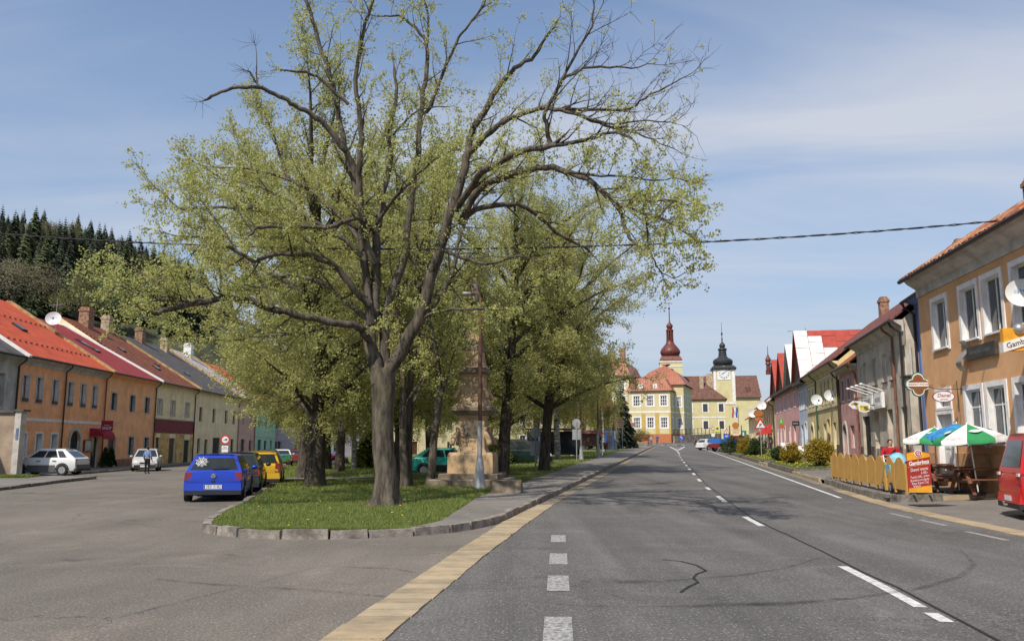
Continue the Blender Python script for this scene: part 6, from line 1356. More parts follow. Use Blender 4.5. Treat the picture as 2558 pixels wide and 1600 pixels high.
def person(label, loc, rz, H=1.72, shirt=(.4, .02, .02), trouser=(.03, .04, .08), pose='stand', hair=None, sleeve=1.0, detail=False, wide=1.0, sub=1):
    t = thing('person', label, 'person', loc, rz); k = H / 1.72; V = lambda x, y, z: (x * k, y * k, z * k); w = wide
    J = {'pel': (V(0, 0, .93), (.15 * w * k, .11 * w * k)), 'belly': (V(0, .01, 1.10), (.145 * w * k, .11 * w * k)), 'chest': (V(0, 0, 1.28), (.155 * w * k, .105 * w * k)), 'neck0': (V(0, -.01, 1.44), .07 * k), 'neck': (V(0, 0, 1.50), .05 * k)}
    E = [('pel', 'belly'), ('belly', 'chest'), ('chest', 'neck0'), ('neck0', 'neck')]
    st = {'stand': ((.02, -.02), (.0, .02)), 'walk': ((.24, -.05), (-.22, -.16)), 'sit': ((.0, 0), (0, 0))}[pose]
    armp = {'stand': ((.0, .04), (.0, .04)), 'walk': ((-.12, .02), (.14, .12)), 'push': ((.0, .0), (.0, .0))}.get(pose, ((0, .04), (0, .04)))
    for s, (ky, ay), (ey, hy) in ((-1, st[0], armp[0]), (1, st[1], armp[1])):
        n = 'l' if s < 0 else 'r'
        if pose == 'walk':
            f = 1 if s < 0 else -1; knee = V(s * .1, .14 * f, .5) if f > 0 else V(s * .1, -.06, .5); ank = V(s * .1, .30, .09) if f > 0 else V(s * .1, -.34, .16)
        else: knee = V(s * .105, .02, .5); ank = V(s * .11, -.02, .08)
        toe = (ank[0], ank[1] + .17 * k, ank[2] - .04 * k)
        J.update({'hip' + n: (V(s * .095, 0, .86), .095 * w * k), 'knee' + n: (knee, .062 * k), 'ank' + n: (ank, .042 * k), 'toe' + n: (toe, .04 * k)})
        E += [('pel', 'hip' + n), ('hip' + n, 'knee' + n), ('knee' + n, 'ank' + n), ('ank' + n, 'toe' + n)]
        sh = V(s * .18 * w, 0, 1.40); el = V(s * .25 * w, ey - .03, 1.12); wr = V(s * .26 * w, hy + .05, .88)
        if label and pose == 'push' or (detail == 'push'): el = V(s * .27 * w, .06, 1.14); wr = V(s * .22, .34, 1.04)
        hd = tuple(a + (a - b) * .32 for a, b in zip(wr, el))
        J.update({'sh' + n: (sh, .062 * k * w), 'el' + n: (el, .045 * k), 'wr' + n: (wr, .03 * k), 'hd' + n: (hd, (.035 * k, .02 * k))}); E += [('chest', 'sh' + n), ('sh' + n, 'el' + n), ('el' + n, 'wr' + n), ('wr' + n, 'hd' + n)]
        for q, (dx, dl) in enumerate(((-.024, .06), (-.008, .075), (.008, .072), (.022, .055))):
            d = Vector(hd) - Vector(wr); d.normalize(); p1 = Vector(hd) + d * dl * .6 * k + Vector((0, dx * k, 0)); p2 = p1 + d * dl * .6 * k + Vector((-s * .015 * k, .01 * k, 0)); J['f%s%d' % (n, q)] = (tuple(p1), .0085 * k); J['g%s%d' % (n, q)] = (tuple(p2), .007 * k); E += [('hd' + n, 'f%s%d' % (n, q)), ('f%s%d' % (n, q), 'g%s%d' % (n, q))]
        p1 = Vector(wr).lerp(Vector(hd), .5) + Vector((-s * .03, .03, -.01)) * k; J['t' + n] = (tuple(p1), .011 * k); E.append(('wr' + n, 't' + n))
    J['jaw'] = (V(0, .035, 1.555), (.058 * k, .06 * k)); J['skull'] = (V(0, .01, 1.63), (.075 * k, .088 * k)); J['crown'] = (V(0, 0, 1.695), (.055 * k, .066 * k)); E += [('neck', 'jaw'), ('jaw', 'skull'), ('skull', 'crown')]
    bd = skinned('body', (J, E), M_skin, t, sub)
    pick = lambda ks, f, ad: {a: (J[a][0], tuple(x * f + ad * k for x in (J[a][1] if hasattr(J[a][1], '__len__') else (J[a][1],) * 2))) for a in ks}
    mc = mat('cloth_%.2f_%.2f_%.2f' % shirt, shirt, .9, .15, 5, .2, 30); mt = mat('cloth_%.2f_%.2f_%.2f' % trouser, trouser, .9, .15, 5, .2, 30)
    ks = ['pel', 'belly', 'chest', 'neck0', 'shl', 'shr', 'ell', 'elr'] + (['wrl', 'wrr'] if sleeve > 1 else []); Jc = pick(ks, 1.07, .012)
    Ec = [('pel', 'belly'), ('belly', 'chest'), ('chest', 'neck0'), ('chest', 'shl'), ('chest', 'shr'), ('shl', 'ell'), ('shr', 'elr')] + ([('ell', 'wrl'), ('elr', 'wrr')] if sleeve > 1 else [])
    skinned('shirt', (Jc, Ec), mc, t, sub)
    ks = ['pel', 'hipl', 'hipr', 'kneel', 'kneer', 'ankl', 'ankr']; Jt = pick(ks, 1.05, .01); Jt['waist'] = (V(0, 0, 1.06), tuple(x * .98 for x in Jt['pel'][1])); skinned('trousers', (Jt, [('pel', 'waist'), ('pel', 'hipl'), ('pel', 'hipr'), ('hipl', 'kneel'), ('hipr', 'kneer'), ('kneel', 'ankl'), ('kneer', 'ankr')]), mt, t, sub)
    for n in 'lr': skinned('shoe', (pick(['ank' + n, 'toe' + n], 1.1, .008), [('ank' + n, 'toe' + n)]), M_plas, t, sub)
    h = MB(); h.ball(V(0, -.022, 1.652), (.088 * k, .098 * k, .092 * k), 12, 9); keep = []
    h.f = [q for q in h.f if sum(h.v[i][1] for i in q) / 4 < .055 * k or sum(h.v[i][2] for i in q) / 4 > 1.70 * k]; h.m = [0] * len(h.f); h.build('hair', hair or M_hair, t, smoothed='all', recalc=False)
    e = MB()
    for s in (-1, 1): e.ball(V(s * .031, .092, 1.625), .010 * k, 6, 5)
    e.build('eyes', M_black, t); e = MB(); e.ball(V(0, .105, 1.595), (.013 * k, .016 * k, .02 * k), 6, 5); e.build('nose', M_skin, t); e = MB(); e.ball(V(0, .094, 1.553), (.024 * k, .007 * k, .006 * k), 6, 4); e.build('mouth', mat('lips', (.35, .1, .09), .6, 0), t)
    return t
wp = Vector((12.55, 28.2, 0)); wz = g(wp.x, wp.y) + .12
person('woman in red T-shirt with crossed bag strap pushing a light blue pram', (wp.x, wp.y, wz), R(170), 1.66, (.42, .012, .02), (.02, .022, .03), 'stand', M_hair, 1.0, 'push', 1.18, 2)
wm = COL.objects[-1] if False else None
b = MB(); R_ = Matrix.Rotation(R(170), 3, 'Z'); sp = [Vector((-.19, -.02, 1.41)), Vector((-.1, .135, 1.33)), Vector((.05, .165, 1.18)), Vector((.2, .1, .98))]; b.tube([R_ @ q + Vector((wp.x, wp.y, wz)) for q in sp], .018, 5); o = b.build('shoulder_bag', M_black); 
q = R_ @ Vector((.25, .04, .88)) + Vector((wp.x, wp.y, wz)); b2 = MB(); b2.box(-.15, .15, -.06, .06, -.12, .12, top=(.02, .01)); bg_ = b2.build('pouch', M_black, o, loc=q); tag(o, 'black bag slung across the woman in red', 'bag')
# pram
pm = thing('pram', 'light blue pram with raised hood in front of the woman in red', 'pram', (wp.x - .2, wp.y - .85, wz), R(170)); pm.scale = (1.16, 1.16, 1.16); M_pram = mat('pram_cloth', (.25, .58, .72), .8, .15, 6, .3, 20)
b = MB(); b.ball((0, .06, .76), (.27, .38, .32), 14, 12); b.f = [q for q in b.f if min(b.v[i][2] for i in q) > .74]; b.m = [0] * len(b.f)
b.build('hood', M_pram, pm, smoothed='all', recalc=False); b = MB(); b.box(-.27, .27, -.42, .38, .45, .74, top=(-.03, -.03)); b.build('carrycot', M_pram, pm)
b = MB()
for s in (-1, 1): b.tube([(s * .24, -.45, 1.0), (s * .24, -.3, .7), (s * .24, .4, .2)], .014, 6); b.tube([(s * .24, .4, .48), (s * .24, -.4, .2)], .014, 6)
b.tube([(-.24, -.45, 1.0), (.24, -.45, 1.0)], .016, 6); b.build('frame', M_metal, pm)
for s in (-1, 1):
    for yy in (-.4, .4): tm, rm = wheel_mesh(.14, .05); w = link('wheel', tm, pm, (s * .29, yy, .14)); link('rim', rm, w)
person('person in blue plaid shirt and black trousers walking by the silver car', (at(367, 1170, 52).x, 52, 0), R(-10), 1.62, (.16, .24, .42), (.012, .012, .015), 'stand', M_hair, 2)
person('person in red top crossing the road by the traffic island', (at(1738, 1100, 163).x, 163, g(29, 163)), R(80), 1.75, (.35, .05, .05), (.03, .03, .04), 'walk', M_hair, 2)
person('person in blue shirt on the pavement near the school', (at(1642, 1098, 160).x, 160, g(26, 160) + .12), R(170), 1.78, (.05, .08, .25), (.06, .06, .08), 'walk', M_hair, 2)
person('person in pale jacket beside a bicycle by the school hedge', (at(1627, 1105, 140).x, 140, g(22, 140) + .12), R(175), 1.7, (.3, .36, .36), (.12, .12, .13), 'stand', M_hairg, 2)
for px, Y, c1, lab in ((1899, 92, (.02, .02, .03), 'person in dark clothes by the rose house entrance'), (1913, 90, (.62, .62, .62), 'person in white shirt sitting group side of the shop'), (1925, 91, (.03, .02, .02), 'tall person in black beside the yellow wall')):
    X = at(px, 1100, Y).x; lab = lab.replace('sitting group side of the shop', 'in front of the yellow shop house'); person(lab, (X, Y, g(X, Y) + .12), R(100), 1.7, c1, (.03, .03, .05), 'stand', M_hair, 2)
# ------------------------------------------------------------------ monument, lamps, fence, beer garden, signs
M_sand = mat('sandstone', (.52, .36, .2), .95, 0, 2.2, .5, 22, col2=(.25, .19, .13)); M_sandd = mat('sandstone_dark', (.20, .16, .115), .95, .3, 2.5, .5, 22)
mo = thing('monument', 'tall weathered sandstone monument column with scrolls behind the lamp post', 'monument', (-1.45, 32, g(-1.45, 32) + .1), R(-6)); 
zo = g(-1.45, 32) + .1
def tier(name, rows, m=M_sand): b = MB(); b.lathe([(r, z - zo) for r, z in rows], 4, square=True); return b.build(name, m, mo)
tier('step', [(1.46, .1), (1.46, .46), (1.4, .5)], M_sandd); tier('step', [(1.12, .501), (1.12, .66), (1.08, .69)], M_sandd)
tier('plinth', [(.84, .691), (.83, 1.35), (.78, 1.45)]); tier('die', [(.56, 1.451), (.5, 1.56), (.48, 1.62), (.47, 2.7), (.53, 2.8)]); tier('cornice', [(.55, 2.801), (.66, 2.9), (.76, 2.98), (.78, 3.1), (.62, 3.18)], M_sandd)
tier('second_die', [(.6, 3.181), (.55, 3.3), (.45, 3.6), (.43, 4.25), (.48, 4.35)]); tier('cornice', [(.5, 4.351), (.57, 4.42), (.57, 4.52), (.46, 4.58)], M_sandd); tier('third_die', [(.52, 4.581), (.40, 4.8), (.36, 5.2), (.33, 5.26)])
tier('obelisk_base', [(.36, 5.261), (.38, 5.4), (.3, 5.5), (.28, 5.64)], M_sandd); tier('obelisk', [(.27, 5.641), (.2, 6.86)])
b = MB(); b.lathe([(r, z - zo) for r, z in ((.22, 6.861), (.28, 6.92), (.2, 6.98), (.12, 7.05))], 12); b.build('capital', M_sandd, mo)
b = MB(); b.lathe([(r, z - zo) for r, z in ((.14, 7.051), (.2, 7.15), (.24, 7.45), (.17, 7.7), (.19, 7.85), (.09, 7.93), (.1, 8.02), (.05, 8.12))], 12); b.build('statue', M_sandd, mo, smoothed='all')
for sx_ in (-1, 1):
    for sy in (-1, 1):                              # corner scrolls on two tiers
        for rr, z0, z1, s in ((.5, 1.5, 2.6, 1.0), (.45, 3.25, 4.2, .8)):
            b = MB(); pts = []
            for i in range(15):
                u = i / 14; a = u * 4.2; pts.append((sx_ * (rr + .16 * s * math.exp(-2 * u) * math.cos(a) + .05), sy * (rr + .16 * s * math.exp(-2 * u) * math.cos(a) + .05), z0 - zo + .22 * s + .2 * s * math.sin(a) * math.exp(-1.2 * u) + (z1 - z0 - .4) * u))
            b.tube(pts, [.11 * s * (1 - .45 * i / 14) for i in range(15)], 7); b.build('scroll', M_sand, mo, smoothed='all')
b = MB(); b.box(-.34, .34, -.5, -.472, 2.0 - zo, 2.62 - zo); b.build('inscription_panel', M_sandd, mo)
sb = gnd(1266, 1232, .1); b = MB(); rr_ = random.Random(4); b.box(-.5, .5, -.3, .3, -.1, .42, top=(.04, .03)); b.v = [(x + rr_.uniform(-.03, .03), y + rr_.uniform(-.03, .03), z + rr_.uniform(-.02, .02)) for x, y, z in b.v]; o = b.build('stone_block', M_sandd, loc=sb + Vector((0, .3, 0)), rotz=R(-4)); tag(o, 'rough low stone block at the foot of the monument steps', 'stone block')
# lamp posts
M_rust = mat('post_rust', (.13, .065, .045), .8, .25, 4); M_zinc = mat('post_zinc', (.36, .37, .38), .55, .15, 5, metal=.3)
def lamp_post(label, p, H, double=False, s=1.0, group=None, left=False):
    rch = .35 if left else 1.0; t = thing('lamp_post', label, 'lamp post', p, 0, group); b = MB(); b.lathe([(.23 * s, 0), (.2 * s, .1), (.13 * s, .95), (.1 * s, 1.05), (.1 * s, 1.1)], 14); b.build('base_cone', M_zinc, t, smoothed=True)
    b = MB(); b.tube([(0, 0, 1.1), (0, 0, 2.35)], .085 * s, 10); b.build('collar', M_zinc, t, smoothed=True); b = MB(); b.tube([(0, 0, 2.351), (0, 0, 5.2), (0, 0, 5.201), (0, 0, H)], [.075 * s, .072 * s, .055 * s, .05 * s], 10); b.build('pole', M_rust, t, smoothed=True)
    for sd in ((-1, 1) if double else (-1,) if left else (1,)):
        b = MB(); b.tube([(0, 0, H - .02), (sd * .1 * rch, 0, H + .3 * rch), (sd * .5 * rch, 0, H + .5 * rch), (sd * 1.2 * rch, 0, H + .5 * rch)], .03 * s, 6); b.build('arm', M_rust if left else M_zinc, t); b = MB(); b.ball((sd * (1.2 * rch + .2), 0, H + .48 * rch), (.32, .13, .08), 10, 6); b.build('lantern', M_zinc if left else M_wmetal, t, smoothed='all')
    return t
lamp_post('grey and rust lamp post in front of the monument', gnd(1198, 1221, .1), 6.7, left=True)
GLP = 'lamp posts along the park pavement'
lamp_post('lamp post beside the weeping birch', gnd(1452, 1147, .1), 6.6, True, .9, GLP); lamp_post('lamp post next to the brown direction board', gnd(1495, 1142, .1), 6.4, True, .8, GLP); lamp_post('farther lamp post near the dark spruce', gnd(1537, 1122, .1), 6.4, True, .8, GLP)
sl = thing('lamp_post', 'thin double-armed street lamp in front of the school', 'lamp post', (at(1571, 1100, 150).x, 150, g(20, 150))); b = MB(); b.tube([(0, 0, 0), (0, 0, 9)], [.09, .05], 8); b.build('pole', M_zinc, sl); b = MB(); b.tube([(0, 0, 9), (-.6, 0, 10), (-1.2, 0, 10.1)], .04, 6); b.tube([(0, 0, 9), (.6, 0, 10), (1.2, 0, 10.1)], .04, 6); b.build('arm', M_zinc, sl); b = MB(); b.ball((-1.4, 0, 10.1), (.4, .15, .1), 8, 6); b.ball((1.4, 0, 10.1), (.4, .15, .1), 8, 6); b.build('lantern', M_wmetal, sl)
# garden wall stub on the left
gw = thing('garden_wall', 'old plastered garden wall stub with capping at the left edge', 'wall', (-25.75, 44.4, .1)); M_oldp = mat('old_plaster', (.42, .33, .24), .95, 0, 1.1, .5, 15, col2=(.27, .2, .15))
b = MB(); b.box(-9, -.32, 0, .38, -.2, 3.3); b.build('wall_face', M_oldp, gw); b = MB(); b.box(-.318, 0, -.04, .46, -.2, 3.38); b.build('end_pillar', M_greytrim, gw); b = MB(); b.box(-9, -.36, -.12, .5, 3.301, 3.42); b.box(-.36, .14, -.12, .6, 3.381, 3.47); b.build('capping', M_rgrey, gw); b = MB(); b.box(-.2, -.06, -.06, -.042, 1.9, 2.5); b.build('small_sign', mat('sign_blue_grey', (.12, .18, .28), .5, .2), gw)
# beer garden fence: every board its own piece
M_fence = mat('fence_wood', (.58, .325, .085), .6, .16, 2.4, .3, 12, stretch=(14, 14, .8)); fe = thing('picket_fence', 'varnished wooden fence of wide rounded panels round the beer garden', 'fence', (0, 0, 0)); fe.location = (11.78, 25.6, 0); 
F0 = Vector((11.78, 25.6, 0)); F1 = Vector((12.92, 34.5, 0)); fd = F1 - F0; FL = fd.length; fd.normalize(); fnr = Vector((fd.y, -fd.x, 0))
npan = 9
for i in range(npan):
    gap_open = 1 if i == 1 else 0
    a = FL * i / npan + .05; w = FL / npan - .09; nb = 8
    for j in range(nb):
        if gap_open and j >= 6: continue
        u0 = a + w * j / nb + .002; u1 = a + w * (j + 1) / nb - .004; top = lambda u: .80 + .22 * math.sin(math.pi * min(1, max(0, (u - a) / w))) ** .8
        P = lambda u, z: F0 + fd * u + Vector((0, 0, g(*(F0 + fd * u).xy) + .26 + z)) - F0
        b = MB(); b.extr([P(u0, .05), P(u1, .05), P(u1, top(u1)), P((u0 + u1) / 2, top((u0 + u1) / 2)), P(u0, top(u0))], fnr * .022); b.build('board', M_fence, fe)
    b = MB(); pz = lambda u, z: F0 + fd * u + Vector((0, 0, g(*(F0 + fd * u).xy) + .26 + z)) - F0
    for z in (.25, .68): b.bar(pz(a, z) + fnr * .045, pz(a + w * (.75 if gap_open else 1), z) + fnr * .045, .03, .08)
    b.build('rail', M_fence, fe); b = MB(); q = pz(a - .045, 0) + fnr * .03; b.box(q.x - .04, q.x + .04, q.y - .04, q.y + .04, q.z - .06, q.z + .84); b.build('post', M_fence, fe)
q = pz(FL + .0, 0) + fnr * .03; b = MB(); b.box(q.x - .045, q.x + .045, q.y - .045, q.y + .045, q.z - .06, q.z + .86); b.build('post', M_fence, fe)
# advertising board
M_bred = mat('board_red', (.35, .03, .03), .5, .06); M_bor = mat('board_orange', (.75, .36, .03), .5, .12, 3); M_wtxt = mat('white_print', (.78, .77, .74), .6, 0)
bp = gnd(2290, 1243, .13); bp = Vector((11.98, 25.12, g(11.98, 25.12) + .2))
bo = thing('menu_board', 'red and yellow upright menu board with white handwriting at the fence end', 'sign', bp, R(-6)); bw, bh = .66, 1.26
b = MB(); pts = [(-bw / 2, 0, .06), (bw / 2, 0, .06), (bw / 2, 0, bh - .05)] + [(bw / 2 * (1 - i / 12 * 2), 0, bh - .05 + .06 * math.sin(math.pi * i / 12)) for i in range(1, 12)] + [(-bw / 2, 0, bh - .05)]
b.extr(pts, (0, .04, 0)); b.build('panel', M_bred, bo)
b = MB(); b.extr([(-bw / 2 + .005, -.004, .065), (bw / 2 - .005, -.004, .065), (bw / 2 - .005, -.004, .27), (-bw / 2 + .005, -.004, .17)], (0, .003, 0)); b.extr([(-bw / 2 + .005, -.004, .98), (bw / 2 - .005, -.004, 1.1), (bw / 2 - .005, -.004, 1.2), (0, -.004, 1.26), (-bw / 2 + .005, -.004, 1.2)], (0, .003, 0)); b.build('orange_field', M_bor, bo)
b = MB(); b.bar((-bw / 2 + .01, -.006, .18), (bw / 2 - .01, -.006, .28), .012, .003, up=(0, 1, 0)); b.bar((-bw / 2 + .01, -.006, .80), (bw / 2 - .01, -.006, .90), .012, .003, up=(0, 1, 0)); b.build('stripe', M_bor, bo)
b = MB(); b.lathe([(.105, -.022), (.105, -.004)], 24, (0, 0, 1.2), axis='Y'); ro_ = b.build('roundel', M_wtxt, bo); b = MB(); b.lathe([(.085, -.026), (.085, -.0225)], 24, (0, 0, 1.2), axis='Y'); b.build('roundel_red', M_bred, ro_); text_obj('G', .15, M_wtxt, ro_, (0, -.029, 1.2), bold=.02)
tl = R(8.5)
for s, z, w, hgt, bd in (('Gambrinus', .93, .58, .17, .03), ('Denní menu', .74, .5, .14, 0), ('á 60,-', .65, .2, .12, 0), ('Teplá jídla, pizza', .53, .54, .095, 0), ('Bramborové placky', .435, .54, .095, 0), ('Pivo Káva Čaj', .345, .48, .1, 0), ('Víno', .25, .2, .1, 0)):
    text_obj(s, hgt, M_wtxt, bo, (.14 if s.startswith('á') else -.1 if s == 'Víno' else 0, -.0075, z), shear=.25, bold=bd, width=w, rot=(math.pi / 2, -tl, 0))
for x in (-.22, .22): b = MB(); b.bar((x, -.22, .02), (x, .26, .02), .05, .04); b.build('foot', M_metal, bo)
# picnic tables
M_tbl = mat('table_wood', (.2, .088, .052), .55, .25, 2, .3, 12, stretch=(1, 12, 12))
def picnic(label, p, rz, L=1.9):
    t = thing('picnic_table', label, 'table', p, rz, 'picnic tables in the beer garden')
    for k in range(5): b = MB(); b.box(-L / 2, L / 2, -.35 + k * .142, -.35 + k * .142 + .13, .71, .75); b.build('top_plank', M_tbl, t)
    for s in (-1, 1):
        for k in range(2): b = MB(); y = s * .70 + (k - .5) * .15; b.box(-L / 2, L / 2, y - .068, y + .068, .42, .455); b.build('seat_plank', M_tbl, t)
    for x in (-L / 2 + .3, L / 2 - .3):
        for s in (-1, 1): b = MB(); b.bar((x, s * .22, .708), (x, s * .62, 0), .05, .1, up=(1, 0, 0)); b.build('leg', M_tbl, t)
        b = MB(); b.bar((x + .06, -.78, .37), (x + .06, .78, .37), .05, .09); b.bar((x + .06, -.34, .66), (x + .06, .34, .66), .05, .08); b.build('crosspiece', M_tbl, t)
def on_pav(px, Y): X = (px - 1279) / 2130 * Y; return Vector((X, Y, g(X, Y) + .122))
picnic('picnic table nearest the red van', on_pav(2453, 25.2), R(2)); picnic('picnic table behind the menu board', on_pav(2365, 26.9), R(2)); picnic('rear picnic table closest to the apricot wall', on_pav(2330, 29.3), R(-76), 1.6)
# parasols
M_ug = mat('parasol_green', (.03, .26, .09), .8, .08); M_uw = mat('parasol_white', (.76, .76, .74), .8, .05); M_ub = mat('parasol_blue', (.05, .30, .55), .8, 0, 7, col2=(.02, .10, .35)); M_rtxt = mat('red_print', (.4, .04, .03), .6, 0)
def parasol(label, px, py, Y, R_, cols, tilt, txt=None, a0=0.0):
    ap = at(px, py, Y); gz = g(ap.x, Y) + .12; t = thing('parasol', label, 'parasol', (ap.x, Y, gz), 0, 'parasols in the beer garden'); t.rotation_euler = (tilt[0], tilt[1], 0); h = ap.z - gz; n = 8
    b = MB(); b.tube([(0, 0, .05), (0, 0, h - .02)], .02, 7); b.build('pole', M_wmetal, t); b = MB(); b.lathe([(.2, 0), (.2, .05), (.05, .08)], 12); b.build('foot', M_plas, t); b = MB(); b.lathe([(.03, h - .02), (.012, h + .05)], 8); b.build('finial', M_uw, t)
    ca = lambda a, r, z: Vector((r * math.cos(a), r * math.sin(a), z))
    for i in range(n):
        a, e = a0 + i * 2 * math.pi / n, a0 + (i + 1) * 2 * math.pi / n; b = MB(); rows = []
        for j in range(6):
            s = j / 5; z = h - .44 * R_ * (.8 * s + .2 * s * s); r_ = R_ * s
            for q in range(5):
                f = q / 4; p = ca(a, r_, z).lerp(ca(e, r_, z), f); p.z -= .03 * s * math.sin(math.pi * f); b.v.append(tuple(p))
        for j in range(5):
            for q in range(4): b.f.append((j * 5 + q, j * 5 + q + 1, j * 5 + q + 6, j * 5 + q + 5)); b.m.append(0)
        k = len(b.v)
        for q in range(5):
            p = Vector(b.v[25 + q]); p.z -= .12; b.v.append(tuple(p))
        for q in range(4): b.f.append((25 + q, 26 + q, k + q + 1, k + q)); b.m.append(0)
        c = cols[i % len(cols)]; pn = b.build('panel', c, t, smoothed='all', recalc=False); am = (a + e) / 2; rm_ = R_ * .924
        if txt:
            ta = math.atan2(.44 * R_ * 1.1, rm_)
            if c is M_uw: text_obj(txt, .11, M_rtxt, pn, ca(am, rm_ * .93 + .02, h - .44 * R_ * .91 + .015), width=.5, rot=(R(90) - ta * .0 - R(62), 0, am + math.pi / 2))
            else:
                bb = MB(); c_ = ca(am, rm_ * .62, h - .44 * R_ * .56 + .02); u_ = Vector((-math.sin(am), math.cos(am), 0)); v_ = (Vector((0, 0, h)) - c_).normalized(); nn_ = u_.cross(v_); 
                if nn_.z < 0: nn_ = -nn_
                bb.poly([c_ + u_ * .16 * math.cos(q * math.pi / 9) * (1 + .15 * math.cos(4 * q * math.pi / 9)) + v_ * .10 * math.sin(q * math.pi / 9) + nn_ * .015 for q in range(18)]); bb.build('badge', M_uw, pn, recalc=False)
        b = MB(); b.bar(ca(a, .02, h - .05), ca(a, R_ * .98, h - .44 * R_ - .02), .012, .012); b.build('rib', M_metal, t)
parasol('front green and white parasol nearest the red van', 2431, 1057, 24.9, .98, [M_ug, M_uw], (0, R(-5)), 'PILSNER PIVO', R(-112.5 - 10))
parasol('far green and white parasol left of the blue one', 2329, 1066, 26.6, .95, [M_uw, M_ug], (0, R(2)), 'PILSNER PIVO', R(-112.5 + 14))
parasol('patterned blue parasol between the two green and white ones', 2383, 1056, 26.0, .95, [M_ub], (0, R(2)), None, R(-100))
st_ = thing('ice_cream_stand', 'small counter with white and yellow containers behind the menu board', 'counter', (12.3, 25.95, g(12.3, 25.95) + .12)); b = MB(); b.box(-.24, .24, -.2, .2, 0, 1.0); b.build('counter', M_plas, st_); b = MB(); b.lathe([(.11, 1.001), (.13, 1.2), (.04, 1.27)], 12, (-.12, 0, 0)); b.build('white_tub', M_uw, st_); b = MB(); b.lathe([(.09, 1.001), (.1, 1.14)], 12, (-.2, -.14, 0)); b.build('tub', M_bor, st_); b = MB(); b.lathe([(.1, 1.001), (.05, 1.2), (.1, 1.3)], 10, (.15, .02, 0)); b.build('tub', M_wood, st_)

# ------------------------------------------------------------------ signs on the right-hand houses
def wall_pt(P0, P1, u, z, out): e = Vector((P1[0] - P0[0], P1[1] - P0[1], 0)).normalized(); n_ = Vector((e.y, -e.x, 0)); return Vector((P0[0], P0[1], 0)) + e * u + n_ * out + Vector((0, 0, z)), math.atan2(e.y, e.x)
def on_wall(name, label, cat, P0, P1, u, z, out=0.0, turn=0, group=None): p, a = wall_pt(P0, P1, u, z, out); return thing(name, label, cat, p, a + turn, group)
# hanging signs stand square to the wall: their face looks down the street to the camera (local -y = towards camera)
FR = R(-8)
# oval sign with wrought iron bracket
ps = at(2357, 990, 27.3); og = thing('hanging_sign', 'white oval hanging sign with red lettering on a wrought iron bracket', 'sign', ps, R(-14)); b = MB(); b.lathe([(1, -.02), (1, .02)], 28, axis='Y'); b.v = [(x * .335, y, z * .185) for x, y, z in b.v]; b.build('rim', mat('sign_red_dark', (.3, .02, .03), .5, 0), og); b = MB(); b.lathe([(1, -.026), (1, .026)], 28, axis='Y'); b.v = [(x * .305, y, z * .16) for x, y, z in b.v]; b.build('face', M_wmetal, og)
text_obj('Danel', .17, M_rtxt, og, (0, -.03, .035), shear=.2, bold=.015, width=.4); text_obj('espresso', .075, M_rtxt, og, (0, -.03, -.085), shear=.2, bold=.01, width=.24)
b = MB(); b.tube([(-.42, 0, .34), (-.3, 0, .27), (0, 0, .24), (.4, 0, .24), (.62, 0, .24)], .012, 5)
for x in (-.36, 0, .36): b.tube([(x + .07 * math.cos(i * .7) * (1 - i / 12), 0, .33 + .07 * math.sin(i * .7) * (1 - i / 12)) for i in range(10)], .008, 4)
b.tube([(.42, 0, .5), (.42, 0, -.5)], .012, 5); b.build('bracket', M_black, og)
# four-lobed brewery sign
pc = at(2293, 960, 30.2); cs = thing('hanging_sign', 'green rimmed clover-shaped brewery sign with brown centre', 'sign', pc, R(-10))
def clover(s, y): return [(s * (.30 + .14 * abs(math.cos(2 * a))) * math.cos(a), y, s * (.30 + .14 * abs(math.cos(2 * a))) * math.sin(a)) for a in [i * 2 * math.pi / 48 for i in range(48)]]
b = MB(); b.extr(clover(1.0, -.05), (0, .1, 0)); b.build('rim', mat('sign_green', (.03, .16, .09), .5, 0), cs); b = MB(); b.extr(clover(.92, -.056), (0, .112, 0)); b.build('border', M_wmetal, cs); b = MB(); b.extr(clover(.82, -.062), (0, .124, 0)); b.build('centre', mat('sign_brown', (.2, .09, .03), .5, .1), cs); b = MB(); b.box(-.4, .4, -.075, -.0625, -.07, .07); pl = b.build('name_bar', M_wmetal, cs); text_obj('RODINNÝ PIVOVAR', .1, M_rtxt, pl, (0, -.08, 0), width=.68, bold=.01); text_obj('1581', .15, M_rtxt, cs, (0, -.066, .19), width=.25, bold=.02)
b = MB(); b.bar((.38, 0, .05), (.95, 0, .05), .04, .04); b.bar((.38, 0, -.05), (.95, 0, -.05), .04, .04); b.build('bracket', M_wmetal, cs)
